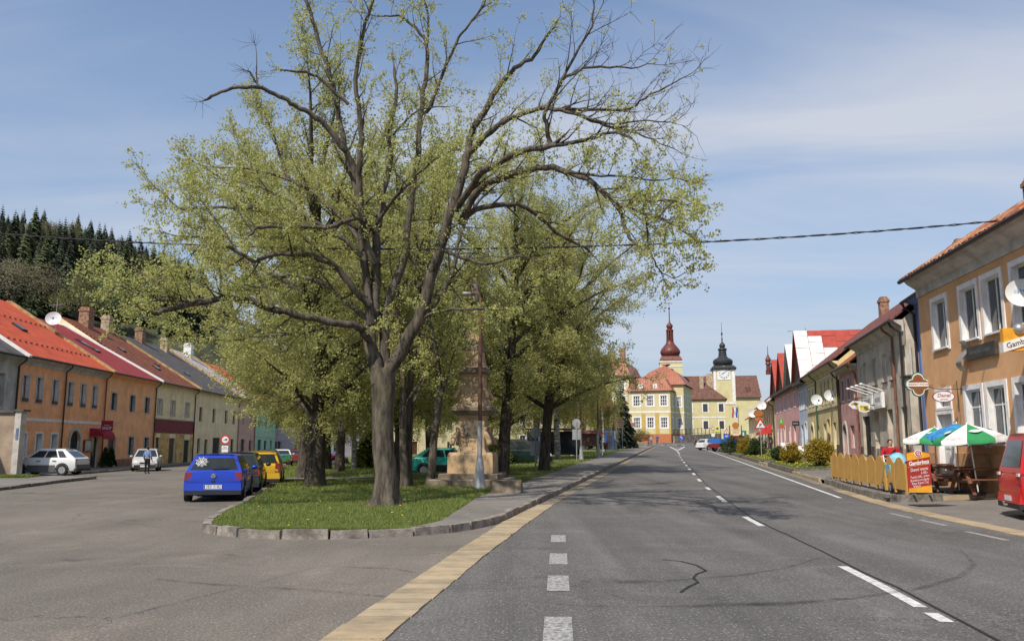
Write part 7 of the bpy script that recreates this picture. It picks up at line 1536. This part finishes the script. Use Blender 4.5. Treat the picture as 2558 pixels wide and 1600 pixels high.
# brewery box sign and dish at the right edge
pg = at(2546, 850, 22.2); gs = thing('box_sign', 'yellow and white brewery box sign with round bulb at the right edge', 'sign', pg, R(-10)); b = MB(); b.box(-.42, .5, -.1, .1, -.28, .33); b.build('yellow_panel', M_bor, gs); b = MB(); b.extr([(-.45, -.13, -.32), (.52, -.13, -.02), (.52, -.13, .24), (-.45, -.13, -.06)], (0, .26, 0)); b.build('white_band', M_wmetal, gs); text_obj('Gambrinus', .2, M_black, gs, (.04, -.135, -.04), width=.85, bold=.01, rot=(math.pi / 2, -R(17), 0)); b = MB(); b.ball((-.02, -.1, .3), .15, 14, 9); b.build('bulb', M_rim, gs, smoothed='all'); b = MB(); b.bar((.4, 0, .1), (.95, 0, .1), .05, .05); b.build('bracket', M_metal, gs)
def dish(label, p, r, rz, tilt=.15, group='satellite dishes', txt=False, arm=True):
    t = thing('satellite_dish', label, 'satellite dish', p, rz, group); t.rotation_euler[0] = -tilt; b = MB(); b.lathe([(.001, 0), (r * .4, -.018 * r / .35), (r * .75, -.06 * r / .35), (r, -.11 * r / .35), (r * 1.0, -.10 * r / .35), (r * .7, -.03 * r / .35), (.001, .03)], 26, axis='Y', cap=False); b.v = [(x, y, z) for x, y, z in b.v]; b.build('reflector', M_wmetal, t, smoothed=50)
    b = MB(); b.tube([(0, -.02, -r * .95), (r * .15, -r * 1.0, -r * .35)], .014, 5); b.box(r * .15 - .05, r * .15 + .05, -r - .08, -r, -r * .35 - .05, -r * .35 + .05); b.build('feed_arm', M_black, t)
    if arm: b = MB(); b.tube([(0, .03, 0), (0, .25, -.05), (arm[0], arm[1], arm[2])], .022, 6); b.build('mount', M_metal, t)
    if txt: text_obj(txt, .1, mat('dish_logo', (.05, .25, .5), .6, 0), t, (0, -.075, r * .25), width=r * .9)
    return t
dish('satellite dish with small blue logo on the apricot wall', at(2552, 735, 22.7), .41, R(-22), .25, txt='digi', arm=(.5, .45, -.1)); dish('white dish lower left of the pair on the ornate yellow house', at(2039, 999, 56.5), .37, R(-5), .2, arm=(.35, .55, -.1)); dish('white dish upper right of the pair on the ornate yellow house', at(2072, 988, 55.5), .38, R(-5), .2, arm=(.35, .55, -.1)); dish('small dish on the far yellow shop house', at(1901, 1012, 95), .55, R(-5), .2, arm=(.5, .6, 0)); dish('small round dish left of the orange oval sign', at(1879, 1032, 96), .5, R(-5), .2, arm=(.6, .6, 0))
dish('satellite dish with dark logo on the ridge of the crimson roof', at(134, 797, 63), .55, R(18), .3, txt='sky', arm=(0, .3, -1.4))
# dark plaque with bent steel ornament on the apricot wall
pq = on_wall('wall_plaque', 'dark slate plaque with bent steel ornament below the upper windows', 'plaque', OP0, OP1, 5.0, 4.53, .03); b = MB(); b.box(-.75, 1.25, -.1, .0, -.2, .2); b.build('slate', mat('slate', (.06, .055, .05), .5, .25, 5), pq); b = MB(); b.v = [];
for i in range(9):
    u = i / 8
    for x in (-1.15, -.72): b.v.append((x, -.16 - .14 * math.sin(u * 6.28), -.5 + u * .95))
for i in range(8): b.f.append((2 * i, 2 * i + 1, 2 * i + 3, 2 * i + 2)); b.m.append(0)
b.build('steel_ornament', mat('steel', (.55, .5, .42), .3, .15, 3, metal=.9), pq, smoothed='all', recalc=False); text_obj('ESPRESSO DANEL', .13, M_metal, pq, (.25, -.104, 0), width=1.5)
# grey restaurant: double light box, lamp arms, two brewery signs
GP0, GP1 = GL(47), GL(36.5)
lb = on_wall('light_box', 'double white light box sign under four white lamp arms on the grey house', 'sign', GP0, GP1, 4.9, 3.85, .18); b = MB(); b.box(-2.2, .1, -.14, .0, -.36, .36); b.build('left_box', M_wmetal, lb); b = MB(); b.box(.5, 2.2, -.14, .0, -.36, .38); b.build('right_box', M_wmetal, lb); b = MB(); b.box(-2.05, -.05, -.15, -.141, -.28, .28); b.box(.62, 2.08, -.15, -.141, -.28, .3); b.build('inner_panel', M_white, lb); b = MB(); b.box(.1, .5, -.1, .02, -.4, .4); b.build('post', M_greytrim, lb)
text_obj('RESTAURACE', .3, M_black, lb, (-1.05, -.156, .08), width=1.5); text_obj('BAR', .2, M_black, lb, (-1.05, -.156, -.16), width=.7); text_obj('HOSTINEC', .32, M_black, lb, (1.35, -.156, .02), width=1.2)
for i in range(4): b = MB(); x = -1.6 + i * 1.15; b.tube([(x, .02, .45), (x, -.9, .78)], .028, 6); b.ball((x, -.95, .78), (.07, .1, .06), 8, 5); b.build('lamp_arm', M_wmetal, lb)
p1 = at(2139, 1011, 43.5); s1_ = thing('hanging_sign', 'white and gold lozenge brewery sign left of the shield sign', 'sign', p1, R(-8)); b = MB(); b.extr([(-.4, -.05, 0), (-.18, -.05, -.2), (.22, -.05, -.2), (.42, -.05, 0), (.22, -.05, .2), (-.18, -.05, .2)], (0, .1, 0)); b.build('face', M_wmetal, s1_); b = MB(); b.box(-.26, .28, -.06, -.051, .0, .1); b.box(-.06, .08, -.06, -.0505, -.15, -.001); b.build('emblem', mat('gold_print', (.55, .35, .06), .5, .1), s1_); b = MB(); b.bar((0, 0, .2), (0, 0, .36), .03, .03); b.bar((-.1, 0, .36), (1.2, 0, .36), .03, .03); b.build('bracket', M_black, s1_)
p2 = at(2158, 1016, 41.5); s2_ = thing('hanging_sign', 'yellow shield-shaped brewery sign beside the white light box', 'sign', p2, R(-8)); b = MB(); b.extr([(-.25, -.05, -.2), (0, -.05, -.28), (.25, -.05, -.2), (.29, -.05, .1), (.18, -.05, .2), (0, -.05, .26), (-.18, -.05, .2), (-.29, -.05, .1)], (0, .1, 0)); b.build('face', M_wmetal, s2_); b = MB(); b.extr([(-.2, -.056, -.15), (0, -.056, -.21), (.2, -.056, -.15), (.22, -.056, .08), (-.22, -.056, .08)], (0, .005, 0)); b.build('yellow_field', mat('yellow_print', (.68, .5, .08), .5, .1), s2_); text_obj('HEINEKEN' if False else 'PIVO', .12, M_ug, s2_, (0, -.063, .0), width=.32, bold=.015); b = MB(); b.bar((.25, 0, .1), (.8, 0, .1), .03, .03); b.build('bracket', M_black, s2_)
# brown roundish cafe sign, red awning, small boards further down the row
pz_ = at(1895, 1032, 88); z1_ = thing('hanging_sign', 'orange-brown oval hanging sign above the warning triangle', 'sign', pz_, R(-8)); M_osg = mat('sign_orange', (.42, .16, .04), .5, .1); M_osd = mat('sign_orange_dark', (.28, .09, .03), .5, 0); b = MB(); b.lathe([(.5, -.05), (.5, .05)], 26, axis='Y'); b.v = [(x, y, z * .8) for x, y, z in b.v]; b.build('oval', M_osd, z1_); b = MB(); b.lathe([(.4, -.056), (.4, .056)], 26, axis='Y'); b.v = [(x, y, z * .62) for x, y, z in b.v]; b.build('field', M_osg, z1_); b = MB(); b.box(-.42, .42, -.04, .04, -.75, -.42); b.build('lower_plate', M_osg, z1_); text_obj('Alfa', .3, M_osd, z1_, (0, -.06, 0), width=.5, bold=.01); b = MB(); b.bar((.3, 0, .4), (1.6, 0, .4), .05, .05); b.build('bracket', M_black, z1_)
aw = on_wall('awning', 'red shop awning on the far yellow shop house', 'awning', GL(113.5), GL(93.3), 13.5, 3.2, 0); b = MB(); b.extr([(-2.5, -.02, .9), (-2.5, -1.4, 0), (-2.5, -1.4, -.3), (-2.5, -.02, -.1)], (5, 0, 0)); b.build('canopy', mat('awning_red', (.55, .04, .04), .7, .05), aw)
gs2 = at(1951, 1052, 80); i1 = thing('hanging_sign', 'small green square sign on the rose house', 'sign', gs2, R(-8)); b = MB(); b.box(-.2, .2, -.04, .04, -.22, .22); b.build('panel', mat('sign_lime', (.08, .35, .05), .5, 0), i1); text_obj('i', .4, M_wtxt, i1, (0, -.045, 0), bold=.03); b = MB(); b.box(-.2, .3, -.04, .04, -.62, -.23); b.build('lower_board', mat('sign_redw', (.45, .12, .05), .5, .2, 8), i1)
ds = at(1989, 1057, 73); d1 = thing('hanging_sign', 'black rectangular shop sign between rose and pale blue houses', 'sign', ds, R(-8)); b = MB(); b.box(-.33, .25, -.04, .04, -.2, .2); b.build('panel', M_black, d1); text_obj('ELEKTRO', .12, M_wtxt, d1, (-.04, -.045, 0), width=.4); b = MB(); b.bar((.2, 0, .1), (.8, 0, .1), .03, .03); b.build('bracket', M_black, d1)
for px, py, Y, w, h, lab in ((1961, 1114, 76, .75, .75, 'white A-board on the pavement by the rose house'), (2001, 1115, 66, .9, .6, 'white low board on the pavement by the pale blue house')):
    p = at(px, py, Y); t = thing('pavement_board', lab, 'sign', (p.x, Y, g(p.x, Y) + .12), R(-8)); b = MB(); b.extr([(-w / 2, -.25, 0), (-w / 2, 0, h + .2), (-w / 2, .25, 0)], (w, 0, 0)); b.build('panel', M_wmetal, t); b = MB(); b.bar((-w / 2, -.27, .02), (w / 2, -.27, .02), .04, .04); b.build('foot_bar', M_metal, t)
# ------------------------------------------------------------------ shop front of the left orange house
so = on_wall('shop_sign', 'crimson square shop sign reading SHOP above the awning', 'sign', LX(51.8), LX(63.8), 10.5, 3.15, .95, R(-80)); b = MB(); b.box(-.42, .38, -.05, .05, -.38, .36); b.build('panel', mat('sign_crimson', (.32, .01, .03), .5, .05), so); text_obj('SHOP', .3, M_wtxt, so, (-.02, -.056, -.2), width=.62, bold=.01); text_obj('Fashion', .13, M_wtxt, so, (-.02, -.056, .02), width=.36); b = MB(); b.poly([(-.15, -.056, .24), (0, -.056, .14), (.15, -.056, .24), (0, -.056, .19)]); b.build('bird_mark', M_black, so); b = MB(); b.bar((.38, 0, .2), (.98, 0, .2), .04, .04); b.build('bracket', M_metal, so)
ao = on_wall('awning', 'crimson rounded awning over the boutique door of the orange house', 'awning', LX(51.8), LX(63.8), 10.75, 2.35, 0); b = MB()
for i in range(9):
    a = math.pi / 2 * i / 8
    for x in (-.95, .95): b.v.append((x, -.02 - 1.0 * math.sin(a), .55 * math.cos(a) + .05))
for i in range(8): b.f.append((2 * i, 2 * i + 1, 2 * i + 3, 2 * i + 2)); b.m.append(0)
for x in (-.95, .95): b.poly([(x, -.02, 0)] + [(x, -.02 - 1.0 * math.sin(math.pi / 2 * i / 8), .55 * math.cos(math.pi / 2 * i / 8) + .05) for i in range(9)])
b.box(-.96, .96, -1.03, -1.0, -.2, .06); b.build('canopy', mat('awning_crimson', (.34, .015, .04), .75, .06), ao, recalc=False)
sc_ = on_wall('showcase', 'framed glass showcase on the wall beside the arched doorway', 'showcase', LX(51.8), LX(63.8), 9.45, 1.25, 0); b = MB(); b.box(-.5, .5, -.12, -.002, 0, .85); b.build('case', M_wood, sc_); b = MB(); b.box(-.44, .44, -.13, -.121, .06, .79); b.build('pane', M_curt, sc_)
for u, lab in ((11.05, 'clipped dark topiary in a pot left of the boutique door'), (12.05, 'clipped dark topiary in a pot right of the boutique door')):
    p, a = wall_pt(LX(51.8), LX(63.8), u, .1, .7); t = thing('topiary', lab, 'plant', p, a, 'potted topiaries at the boutique'); b = MB(); b.lathe([(.14, 0), (.2, .32)], 12); b.build('pot', mat('terracotta', (.32, .12, .06), .9, .1), t); b_, f_ = spruce(int(u * 7), 1.2, .34, 14, 26, .55); o = link('foliage', f_.mesh('foliage', M_box, recalc=False), t, (0, 0, .28))
lw = thing('roof_aerial', 'thin television aerial rising above the orange and crimson roofs', 'aerial', at(134, 800, 63.2)); b = MB(); b.tube([(0, .3, -2), (0, .3, 1.7)], .03, 5); b.build('mast', M_metal, lw); b = MB(); b.tube([(-.6, .3, 1.2), (.5, .3, 1.3)], .02, 4); [b.tube([(x, 0, 1.25), (x, .6, 1.25)], .014, 4) for x in (-.4, -.1, .2, .4)]; b.build('elements', M_metal, lw)
aa = at(2012, 830, 72); la = thing('roof_aerial', 'television aerial on the steep white and red roof', 'aerial', aa); b = MB(); b.tube([(0, 0, -1.2), (0, 0, .4)], .03, 5); b.build('mast', M_metal, la); b = MB(); b.tube([(-1.6, 0, .1), (.6, 0, .15)], .025, 4); [b.tube([(x, -.3, .12), (x, .3, .12)], .015, 4) for x in (-1.4, -1.0, -.6, -.2, .2, .5)]; b.build('elements', M_metal, la)
# ------------------------------------------------------------------ traffic signs
M_sred = mat('sign_red', (.5, .02, .02), .45, 0); M_sblue = mat('sign_blue', (.02, .10, .5), .45, 0); M_sback = mat('sign_back', (.4, .4, .41), .5, .1, metal=.4); M_syel = mat('sign_yellow', (.72, .66, .05), .5, 0)
def sign_pole(t, h, r=.03): b = MB(); b.tube([(0, .03, 0), (0, .03, h)], r, 8); b.build('pole', M_zinc, t)
def tri(s, y, dz): return [(-s * .5, y, dz - s * .29), (s * .5, y, dz - s * .29), (0, y, dz + s * .577)]
def warn(label, p, z, s, sym, rz=0):
    t = thing('warning_sign', label, 'traffic sign', p, rz); sign_pole(t, z + s * .5); b = MB(); b.extr(tri(s, -.012, z), (0, .012, 0)); b.build('border', M_sred, t); b = MB(); b.extr(tri(s * .7, -.018, z), (0, .005, 0)); f_ = b.build('field', M_wmetal, t); b = MB()
    for a, e, w in sym: b.bar((a[0] * s, -.022, z + a[1] * s), (e[0] * s, -.022, z + e[1] * s), w * s, .006, up=(0, 1, 0))
    b.build('symbol', M_black, f_); return t
BEND = [((-.06, -.14), (-.06, -.02), .06), ((-.06, -.03), (.06, .03), .06), ((.06, .02), (.06, .14), .06), ((-.1, .06), (.02, .1), .04)]
MANS = [((0, .06), (-.02, -.06), .06), ((-.02, -.06), (-.07, -.15), .04), ((-.02, -.06), (.05, -.15), .04), ((0, .03), (.08, -.02), .03), ((0, .1), (0, .14), .06)]
pw = gnd(1903, 1143, .2); warn('red triangle double bend warning sign on a tall post in the verge', pw, at(1898, 1061, pw.y).z - pw.z, .98, BEND, R(-6))
p_ = at(1815, 1079, 118); q_ = Vector((p_.x, 118, g(p_.x, 118) + .1)); t = warn('red triangle crossing sign above a blue plate by the truck', q_, p_.z - q_.z, .95, MANS); b = MB(); zz_ = at(1817, 1089, 118).z - q_.z; b.box(-.45, .45, -.012, 0, zz_ - .4, zz_ + .35); o = b.build('blue_plate', M_sblue, t); text_obj('40', .5, M_wtxt, o, (0, -.02, zz_), width=.5)
p_ = at(1781, 1070, 172); q_ = Vector((p_.x, 172, g(p_.x, 172) + .1)); t = warn('red triangle sign with white plate up the road near the school', q_, p_.z - q_.z, 1.0, MANS); b = MB(); zz_ = at(1781, 1086, 172).z - q_.z; b.box(-.35, .35, -.012, 0, zz_ - .3, zz_ + .3); b.build('white_plate', M_wmetal, t)
p_ = at(1792, 1070, 176); q_ = Vector((p_.x, 176, g(p_.x, 176) + .1)); t = thing('crossing_sign', 'yellow square crossing sign next to the far red triangle', 'traffic sign', q_); sign_pole(t, p_.z - q_.z); b = MB(); zz_ = p_.z - q_.z; b.box(-.55, .55, -.012, 0, zz_ - .6, zz_ + .6); o = b.build('panel', M_syel, t); b = MB(); b.box(-.25, .25, -.018, -.0125, zz_ - .2, zz_ + .25); b.build('symbol', M_sblue, o)
# keep-right arrow on the refuge
p_ = at(1702, 1092, 158); q_ = Vector((p_.x, 158, g(p_.x, 158) + .14)); t = thing('arrow_sign', 'round blue keep-right arrow sign on the traffic island', 'traffic sign', q_); zz_ = p_.z - q_.z; sign_pole(t, zz_); b = MB(); b.lathe([(.42, -.012), (.42, 0)], 24, (0, 0, zz_), axis='Y'); o = b.build('disc', M_sblue, t); b = MB(); b.bar((-.2, -.018, zz_ + .2), (.2, -.018, zz_ - .2), .12, .006, up=(0, 1, 0)); b.build('arrow', M_wtxt, o)
# round prohibition sign in the left street
p_ = at(563, 1097.5, 60); t = thing('no_trailer_sign', 'round red-rimmed sign with white plate below in the left street', 'traffic sign', (p_.x, 60, 0)); zz_ = p_.z; sign_pole(t, zz_ + .3); b = MB(); b.lathe([(.34, -.012), (.34, 0)], 28, (0, 0, zz_), axis='Y'); b.build('rim', M_sred, t); b = MB(); b.lathe([(.235, -.018), (.235, -.0125)], 28, (0, 0, zz_), axis='Y'); o = b.build('face', M_wmetal, t); b = MB(); b.box(-.02, .15, -.024, -.019, zz_ - .02, zz_ + .06); b.box(-.14, -.021, -.024, -.019, zz_ - .03, zz_ + .0); b.ball((.06, -.02, zz_ - .05), .03, 8, 5); b.build('symbol', M_black, o); b = MB(); zz_ = at(563, 1120, 60).z; b.box(-.23, .23, -.012, 0, zz_ - .24, zz_ + .22); o = b.build('plate', M_wmetal, t); text_obj('MIMO', .1, M_black, o, (0, -.016, zz_ + .1), width=.26); text_obj('ZÁSOBOVÁNÍ', .1, M_black, o, (0, -.016, zz_), width=.38)
# information boards
p_ = at(1838, 1085, 112); q_ = Vector((p_.x, 112, g(p_.x, 112) + .1)); t = thing('information_board', 'cream and green information board with round top emblem', 'sign', q_, R(-6)); zt = at(1838, 1062, 112).z - q_.z; b = MB(); [b.bar((x, .05, 0), (x, .05, zt), .12, .12) for x in (-.75, .75)]; b.build('post', M_wood, t); b = MB(); b.box(-.62, .62, 0, .08, .5, zt - 1.0); b.build('lower_panel', mat('board_green', (.05, .13, .09), .6, .1), t); b = MB(); b.extr([(-.68, -.02, zt - .1), (-.68, -.02, zt - 1.1)] + [(-.68 + 1.36 * i / 8, -.02, zt - 1.1 - .3 * math.sin(math.pi * i / 8)) for i in range(1, 8)] + [(.68, -.02, zt - 1.1), (.68, -.02, zt - .1)], (0, .12, 0)); b.build('cream_panel', mat('board_cream', (.7, .58, .38), .6, .05), t); text_obj('VÍTÁ VÁS', .35, M_osd, t, (0, -.03, zt - .6), width=1.0); text_obj('MĚSTO', .3, M_osd, t, (0, -.03, zt - .95), width=.8)
b = MB(); b.lathe([(.42, -.06), (.42, .06)], 22, (0, 0, zt), axis='Y'); b.build('emblem', M_osg, t); b = MB(); [b.box(-.5 + i * .06, .5 - i * .06, -.01, -.001, zt - 1.75 - i * .3, zt - 1.6 - i * .3) for i in range(3)]; b.build('list_stripe', M_wtxt, t)
p_ = at(1857, 1086, 114); q_ = Vector((p_.x, 114, g(p_.x, 114) + .1)); t = thing('tourist_sign', 'tall green information sign with white letter i', 'sign', q_); zz_ = p_.z - q_.z; sign_pole(t, zz_ - .4); b = MB(); b.box(-.42, .42, -.02, .02, zz_ - .6, zz_ + .6); o = b.build('panel', mat('sign_bgreen', (.03, .22, .16), .5, 0), t); text_obj('i', 1.0, M_wtxt, o, (0, -.025, zz_), bold=.05); b = MB(); b.box(-.42, .42, -.02, .02, zz_ - 1.3, zz_ - .62); b.build('blue_plate', M_sblue, t)
p_ = at(1547, 1056, 104); q_ = Vector((p_.x, 104, g(p_.x, 104) + .1)); t = thing('direction_board', 'brown board of stacked direction strips at the edge of the lawn', 'sign', q_); zz_ = p_.z - q_.z; b = MB(); [b.tube([(x, .03, 0), (x, .03, zz_ + .5)], .04, 6) for x in (-.35, .35)]; b.build('pole', M_zinc, t)
for i in range(5): b = MB(); z_ = zz_ + .48 - i * .24; b.box(-.5, .5, -.02, 0, z_ - .11, z_ + .1); o = b.build('strip', mat('strip_brown', (.3, .14, .12), .6, .05), t); text_obj(('Muzeum', 'Kostel', 'Zámek', 'Radnice', 'Nádraží')[i], .13, M_wtxt, o, (0, -.022, z_), width=.7)
p_ = at(1578, 1060, 128); q_ = Vector((p_.x, 128, g(p_.x, 128) + .1)); t = thing('direction_board', 'smaller brown direction board near the dark spruce', 'sign', q_); zz_ = p_.z - q_.z; sign_pole(t, zz_); b = MB(); b.box(-.55, .55, -.02, 0, zz_ - .3, zz_ + .3); b.build('strip', mat('strip_brown', (.3, .14, .12), .6, .05), t)
for px, py0, py1, lab in ((1338, 1175, 1075, 'plain zinc sign post beside the right-hand dark trunk'), (1441, 1151, 1052, 'sign post with grey sign back facing the road')):
    gp = gnd(px, py0, .1); hh = at(px, py1, gp.y).z - gp.z; t = thing('sign_post', lab, 'sign post', gp); sign_pole(t, hh, .035)
    b = MB(); b.lathe([(.3, .0), (.3, .012)], 20, (0, .07, hh - .1), axis='Y'); b.box(-.3, .3, .065, .075, hh - 1.3, hh - .55); b.build('sign_back', M_sback, t)
for px, py, lab in ((1347, 1172, 'slim leaning white marker post beside the right-hand dark trunk'), (1493, 1142, 'slim white marker post right next to a lamp post on the lawn edge'), (1505, 1137, 'slim white marker post left of the litter bin'), (1562, 1110, 'slim white marker post in front of the dark conical spruce'), (1585, 1112, 'farthest slim white marker post, nearest the school hedge')):
    gp = gnd(px, py, .1); t = thing('marker_post', lab, 'post', gp, 0, 'white marker posts along the pavement'); b = MB(); b.tube([(0, 0, 0), (0, 0, 1.9)], .05, 7); b.build('post', M_wmetal, t); b = MB(); b.tube([(0, 0, 1.901), (0, 0, 2.2)], .05, 7); b.build('red_tip', M_sred, t)
# bus shelter and booth at the back of the park
bs = thing('bus_shelter', 'low bus shelter with dark roof and blue poster at the back of the park', 'bus shelter', (3.3, 68.5, g(3.3, 68.5) + .1), R(-10)); b = MB(); b.box(-2.2, 2.4, -.2, 1.4, 2.3, 2.42); b.build('roof', M_rgrey, bs); b = MB(); [b.box(x - .04, x + .04, y - .04, y + .04, 0, 2.3) for x in (-2, 2.2) for y in (0, 1.3)]; b.build('post', M_gutterd, bs); b = MB(); b.box(-2, 2.2, 1.3, 1.33, .3, 2.2); b.build('back_pane', M_glass, bs); b = MB(); b.box(-2.1, -.8, -.12, -.02, .2, 2.2); o = b.build('poster_case', M_sred, bs); b = MB(); b.box(-2.0, -.9, -.13, -.121, .35, 2.05); b.build('poster', mat('poster_blue', (.05, .10, .32), .5, .35, 9), o)
wb_ = thing('notice_hut', 'low brown wooden notice hut beside the far lawn', 'hut', (at(1455, 1100, 92).x, 92, g(8, 92) + .1)); b = MB(); b.box(-1.8, 1.8, 0, .6, .7, 2.0); b.build('panel', M_wood, wb_); b = MB(); b.extr([(-2, -.3, 2.0), (-2, .3, 2.4), (-2, .9, 2.0)], (4, 0, 0)); b.build('roof', M_rr2, wb_); b = MB(); [b.box(x - .07, x + .07, .2, .34, 0, .699) for x in (-1.6, 1.6)]; b.build('leg', M_wood, wb_)
bt = thing('phone_booth', 'dark blue telephone booth by the park pavement', 'phone booth', (at(1522, 1100, 108).x, 108, g(12, 108) + .1)); b = MB(); b.box(-.45, .45, -.45, .45, 0, 2.2); b.build('cabin', M_glass, bt); b = MB(); b.box(-.5, .5, -.5, .5, 2.2, 2.4); [b.box(x - .05, x + .05, y - .05, y + .05, 0, 2.2) for x in (-.45, .45) for y in (-.45, .45)]; b.build('frame', M_sblue, bt)
lbn = thing('litter_bin', 'brown litter bin on a post beside the pavement', 'litter bin', gnd(1513, 1128, .1)); b = MB(); b.lathe([(.22, .3), (.28, 1.0), (.24, 1.08)], 12); b.build('bin', M_wood, lbn); b = MB(); b.tube([(0, 0, 0), (0, 0, .3)], .05, 6); b.build('post', M_metal, lbn)
# bicycle by the far person
bk = at(1620, 1105, 139.6); bi = thing('bicycle', 'bicycle leaning on its stand near the school hedge', 'bicycle', (bk.x, 139.6, g(bk.x, 139.6) + .12), R(70))
for x in (-.52, .52): b = MB(); b.tube([(x + .33 * math.cos(i * math.pi / 9), 0, .34 + .33 * math.sin(i * math.pi / 9)) for i in range(19)], .025, 5); b.build('wheel', M_tyre, bi)
b = MB(); [b.tube(q, .02, 5) for q in ([(-.52, 0, .34), (-.05, 0, .35), (.35, 0, .85), (-.2, 0, .85), (-.52, 0, .34)], [(-.05, 0, .35), (-.22, 0, .95)], [(.52, 0, .34), (.36, 0, 1.0)])]; b.build('frame', M_sred, bi); b = MB(); b.box(-.34, -.12, -.07, .07, .95, 1.0); b.build('saddle', M_black, bi); b = MB(); b.tube([(.3, -.28, 1.05), (.38, 0, 1.02), (.3, .28, 1.05)], .018, 5); b.build('handlebar', M_black, bi)
# flags on the town house
fg = at(1836, 1030, 205); t = thing('flag_pair', 'pair of hanging national flags on short poles beside the clock tower', 'flags', (fg.x, 205, fg.z)); 
for i, c in enumerate(((.5, .03, .04), (.62, .62, .62), (.03, .07, .35))):
    b = MB(); x0 = -.7 + i * .45
    for j in range(7):
        for xx in (0, .4): b.v.append((x0 + xx + .06 * math.sin(j), -.1 + .08 * math.sin(j * 1.3 + xx * 5 + i), -j * .4 + 1.2))
    for j in range(6): b.f.append((2 * j, 2 * j + 1, 2 * j + 3, 2 * j + 2)); b.m.append(0)
    b.build('cloth', mat('flag_%d' % i, c, .8, .05), t, recalc=False)
b = MB(); b.tube([(.8, .1, -7.5), (.8, .1, 1.6)], .06, 5); b.tube([(.8, .1, 1.2), (-.8, -.1, 1.4)], .03, 4); b.build('flag_pole', M_gutterd, t)
# overhead cable between pole and house
up_ = thing('utility_pole', 'wooden utility pole carrying the street cable at the left', 'pole', (-21.5, 25, 0)); b = MB(); b.tube([(0, 0, -.3), (0, 0, 8.9)], [.13, .09], 10); b.build('shaft', M_wood, up_); b = MB(); b.bar((-.4, 0, 8.5), (.4, 0, 8.5), .08, .1); b.build('crossarm', M_wood, up_)
A0, A1 = Vector((-21.5, 24.85, 8.62)), Vector((14.05, 22.6, 7.9)); cb = thing('overhead_cable', 'twisted black overhead cables crossing the street through the lime', 'cable', A0); M_cab = mat('cable', (.015, .015, .017), .6, 0)
for k, (ph, r_) in enumerate(((0, .017), (3.1, .013))):
    b = MB(); pts = []
    for i in range(121):
        u = i / 120; p = A0.lerp(A1, u); p.z -= 4 * .95 * u * (1 - u); pts.append(p + Vector((0, .016 * math.cos(u * 210 + ph), .02 * math.sin(u * 210 + ph))) - A0)
    b.tube(pts, r_, 5); b.build('strand', M_cab, cb, smoothed='all')
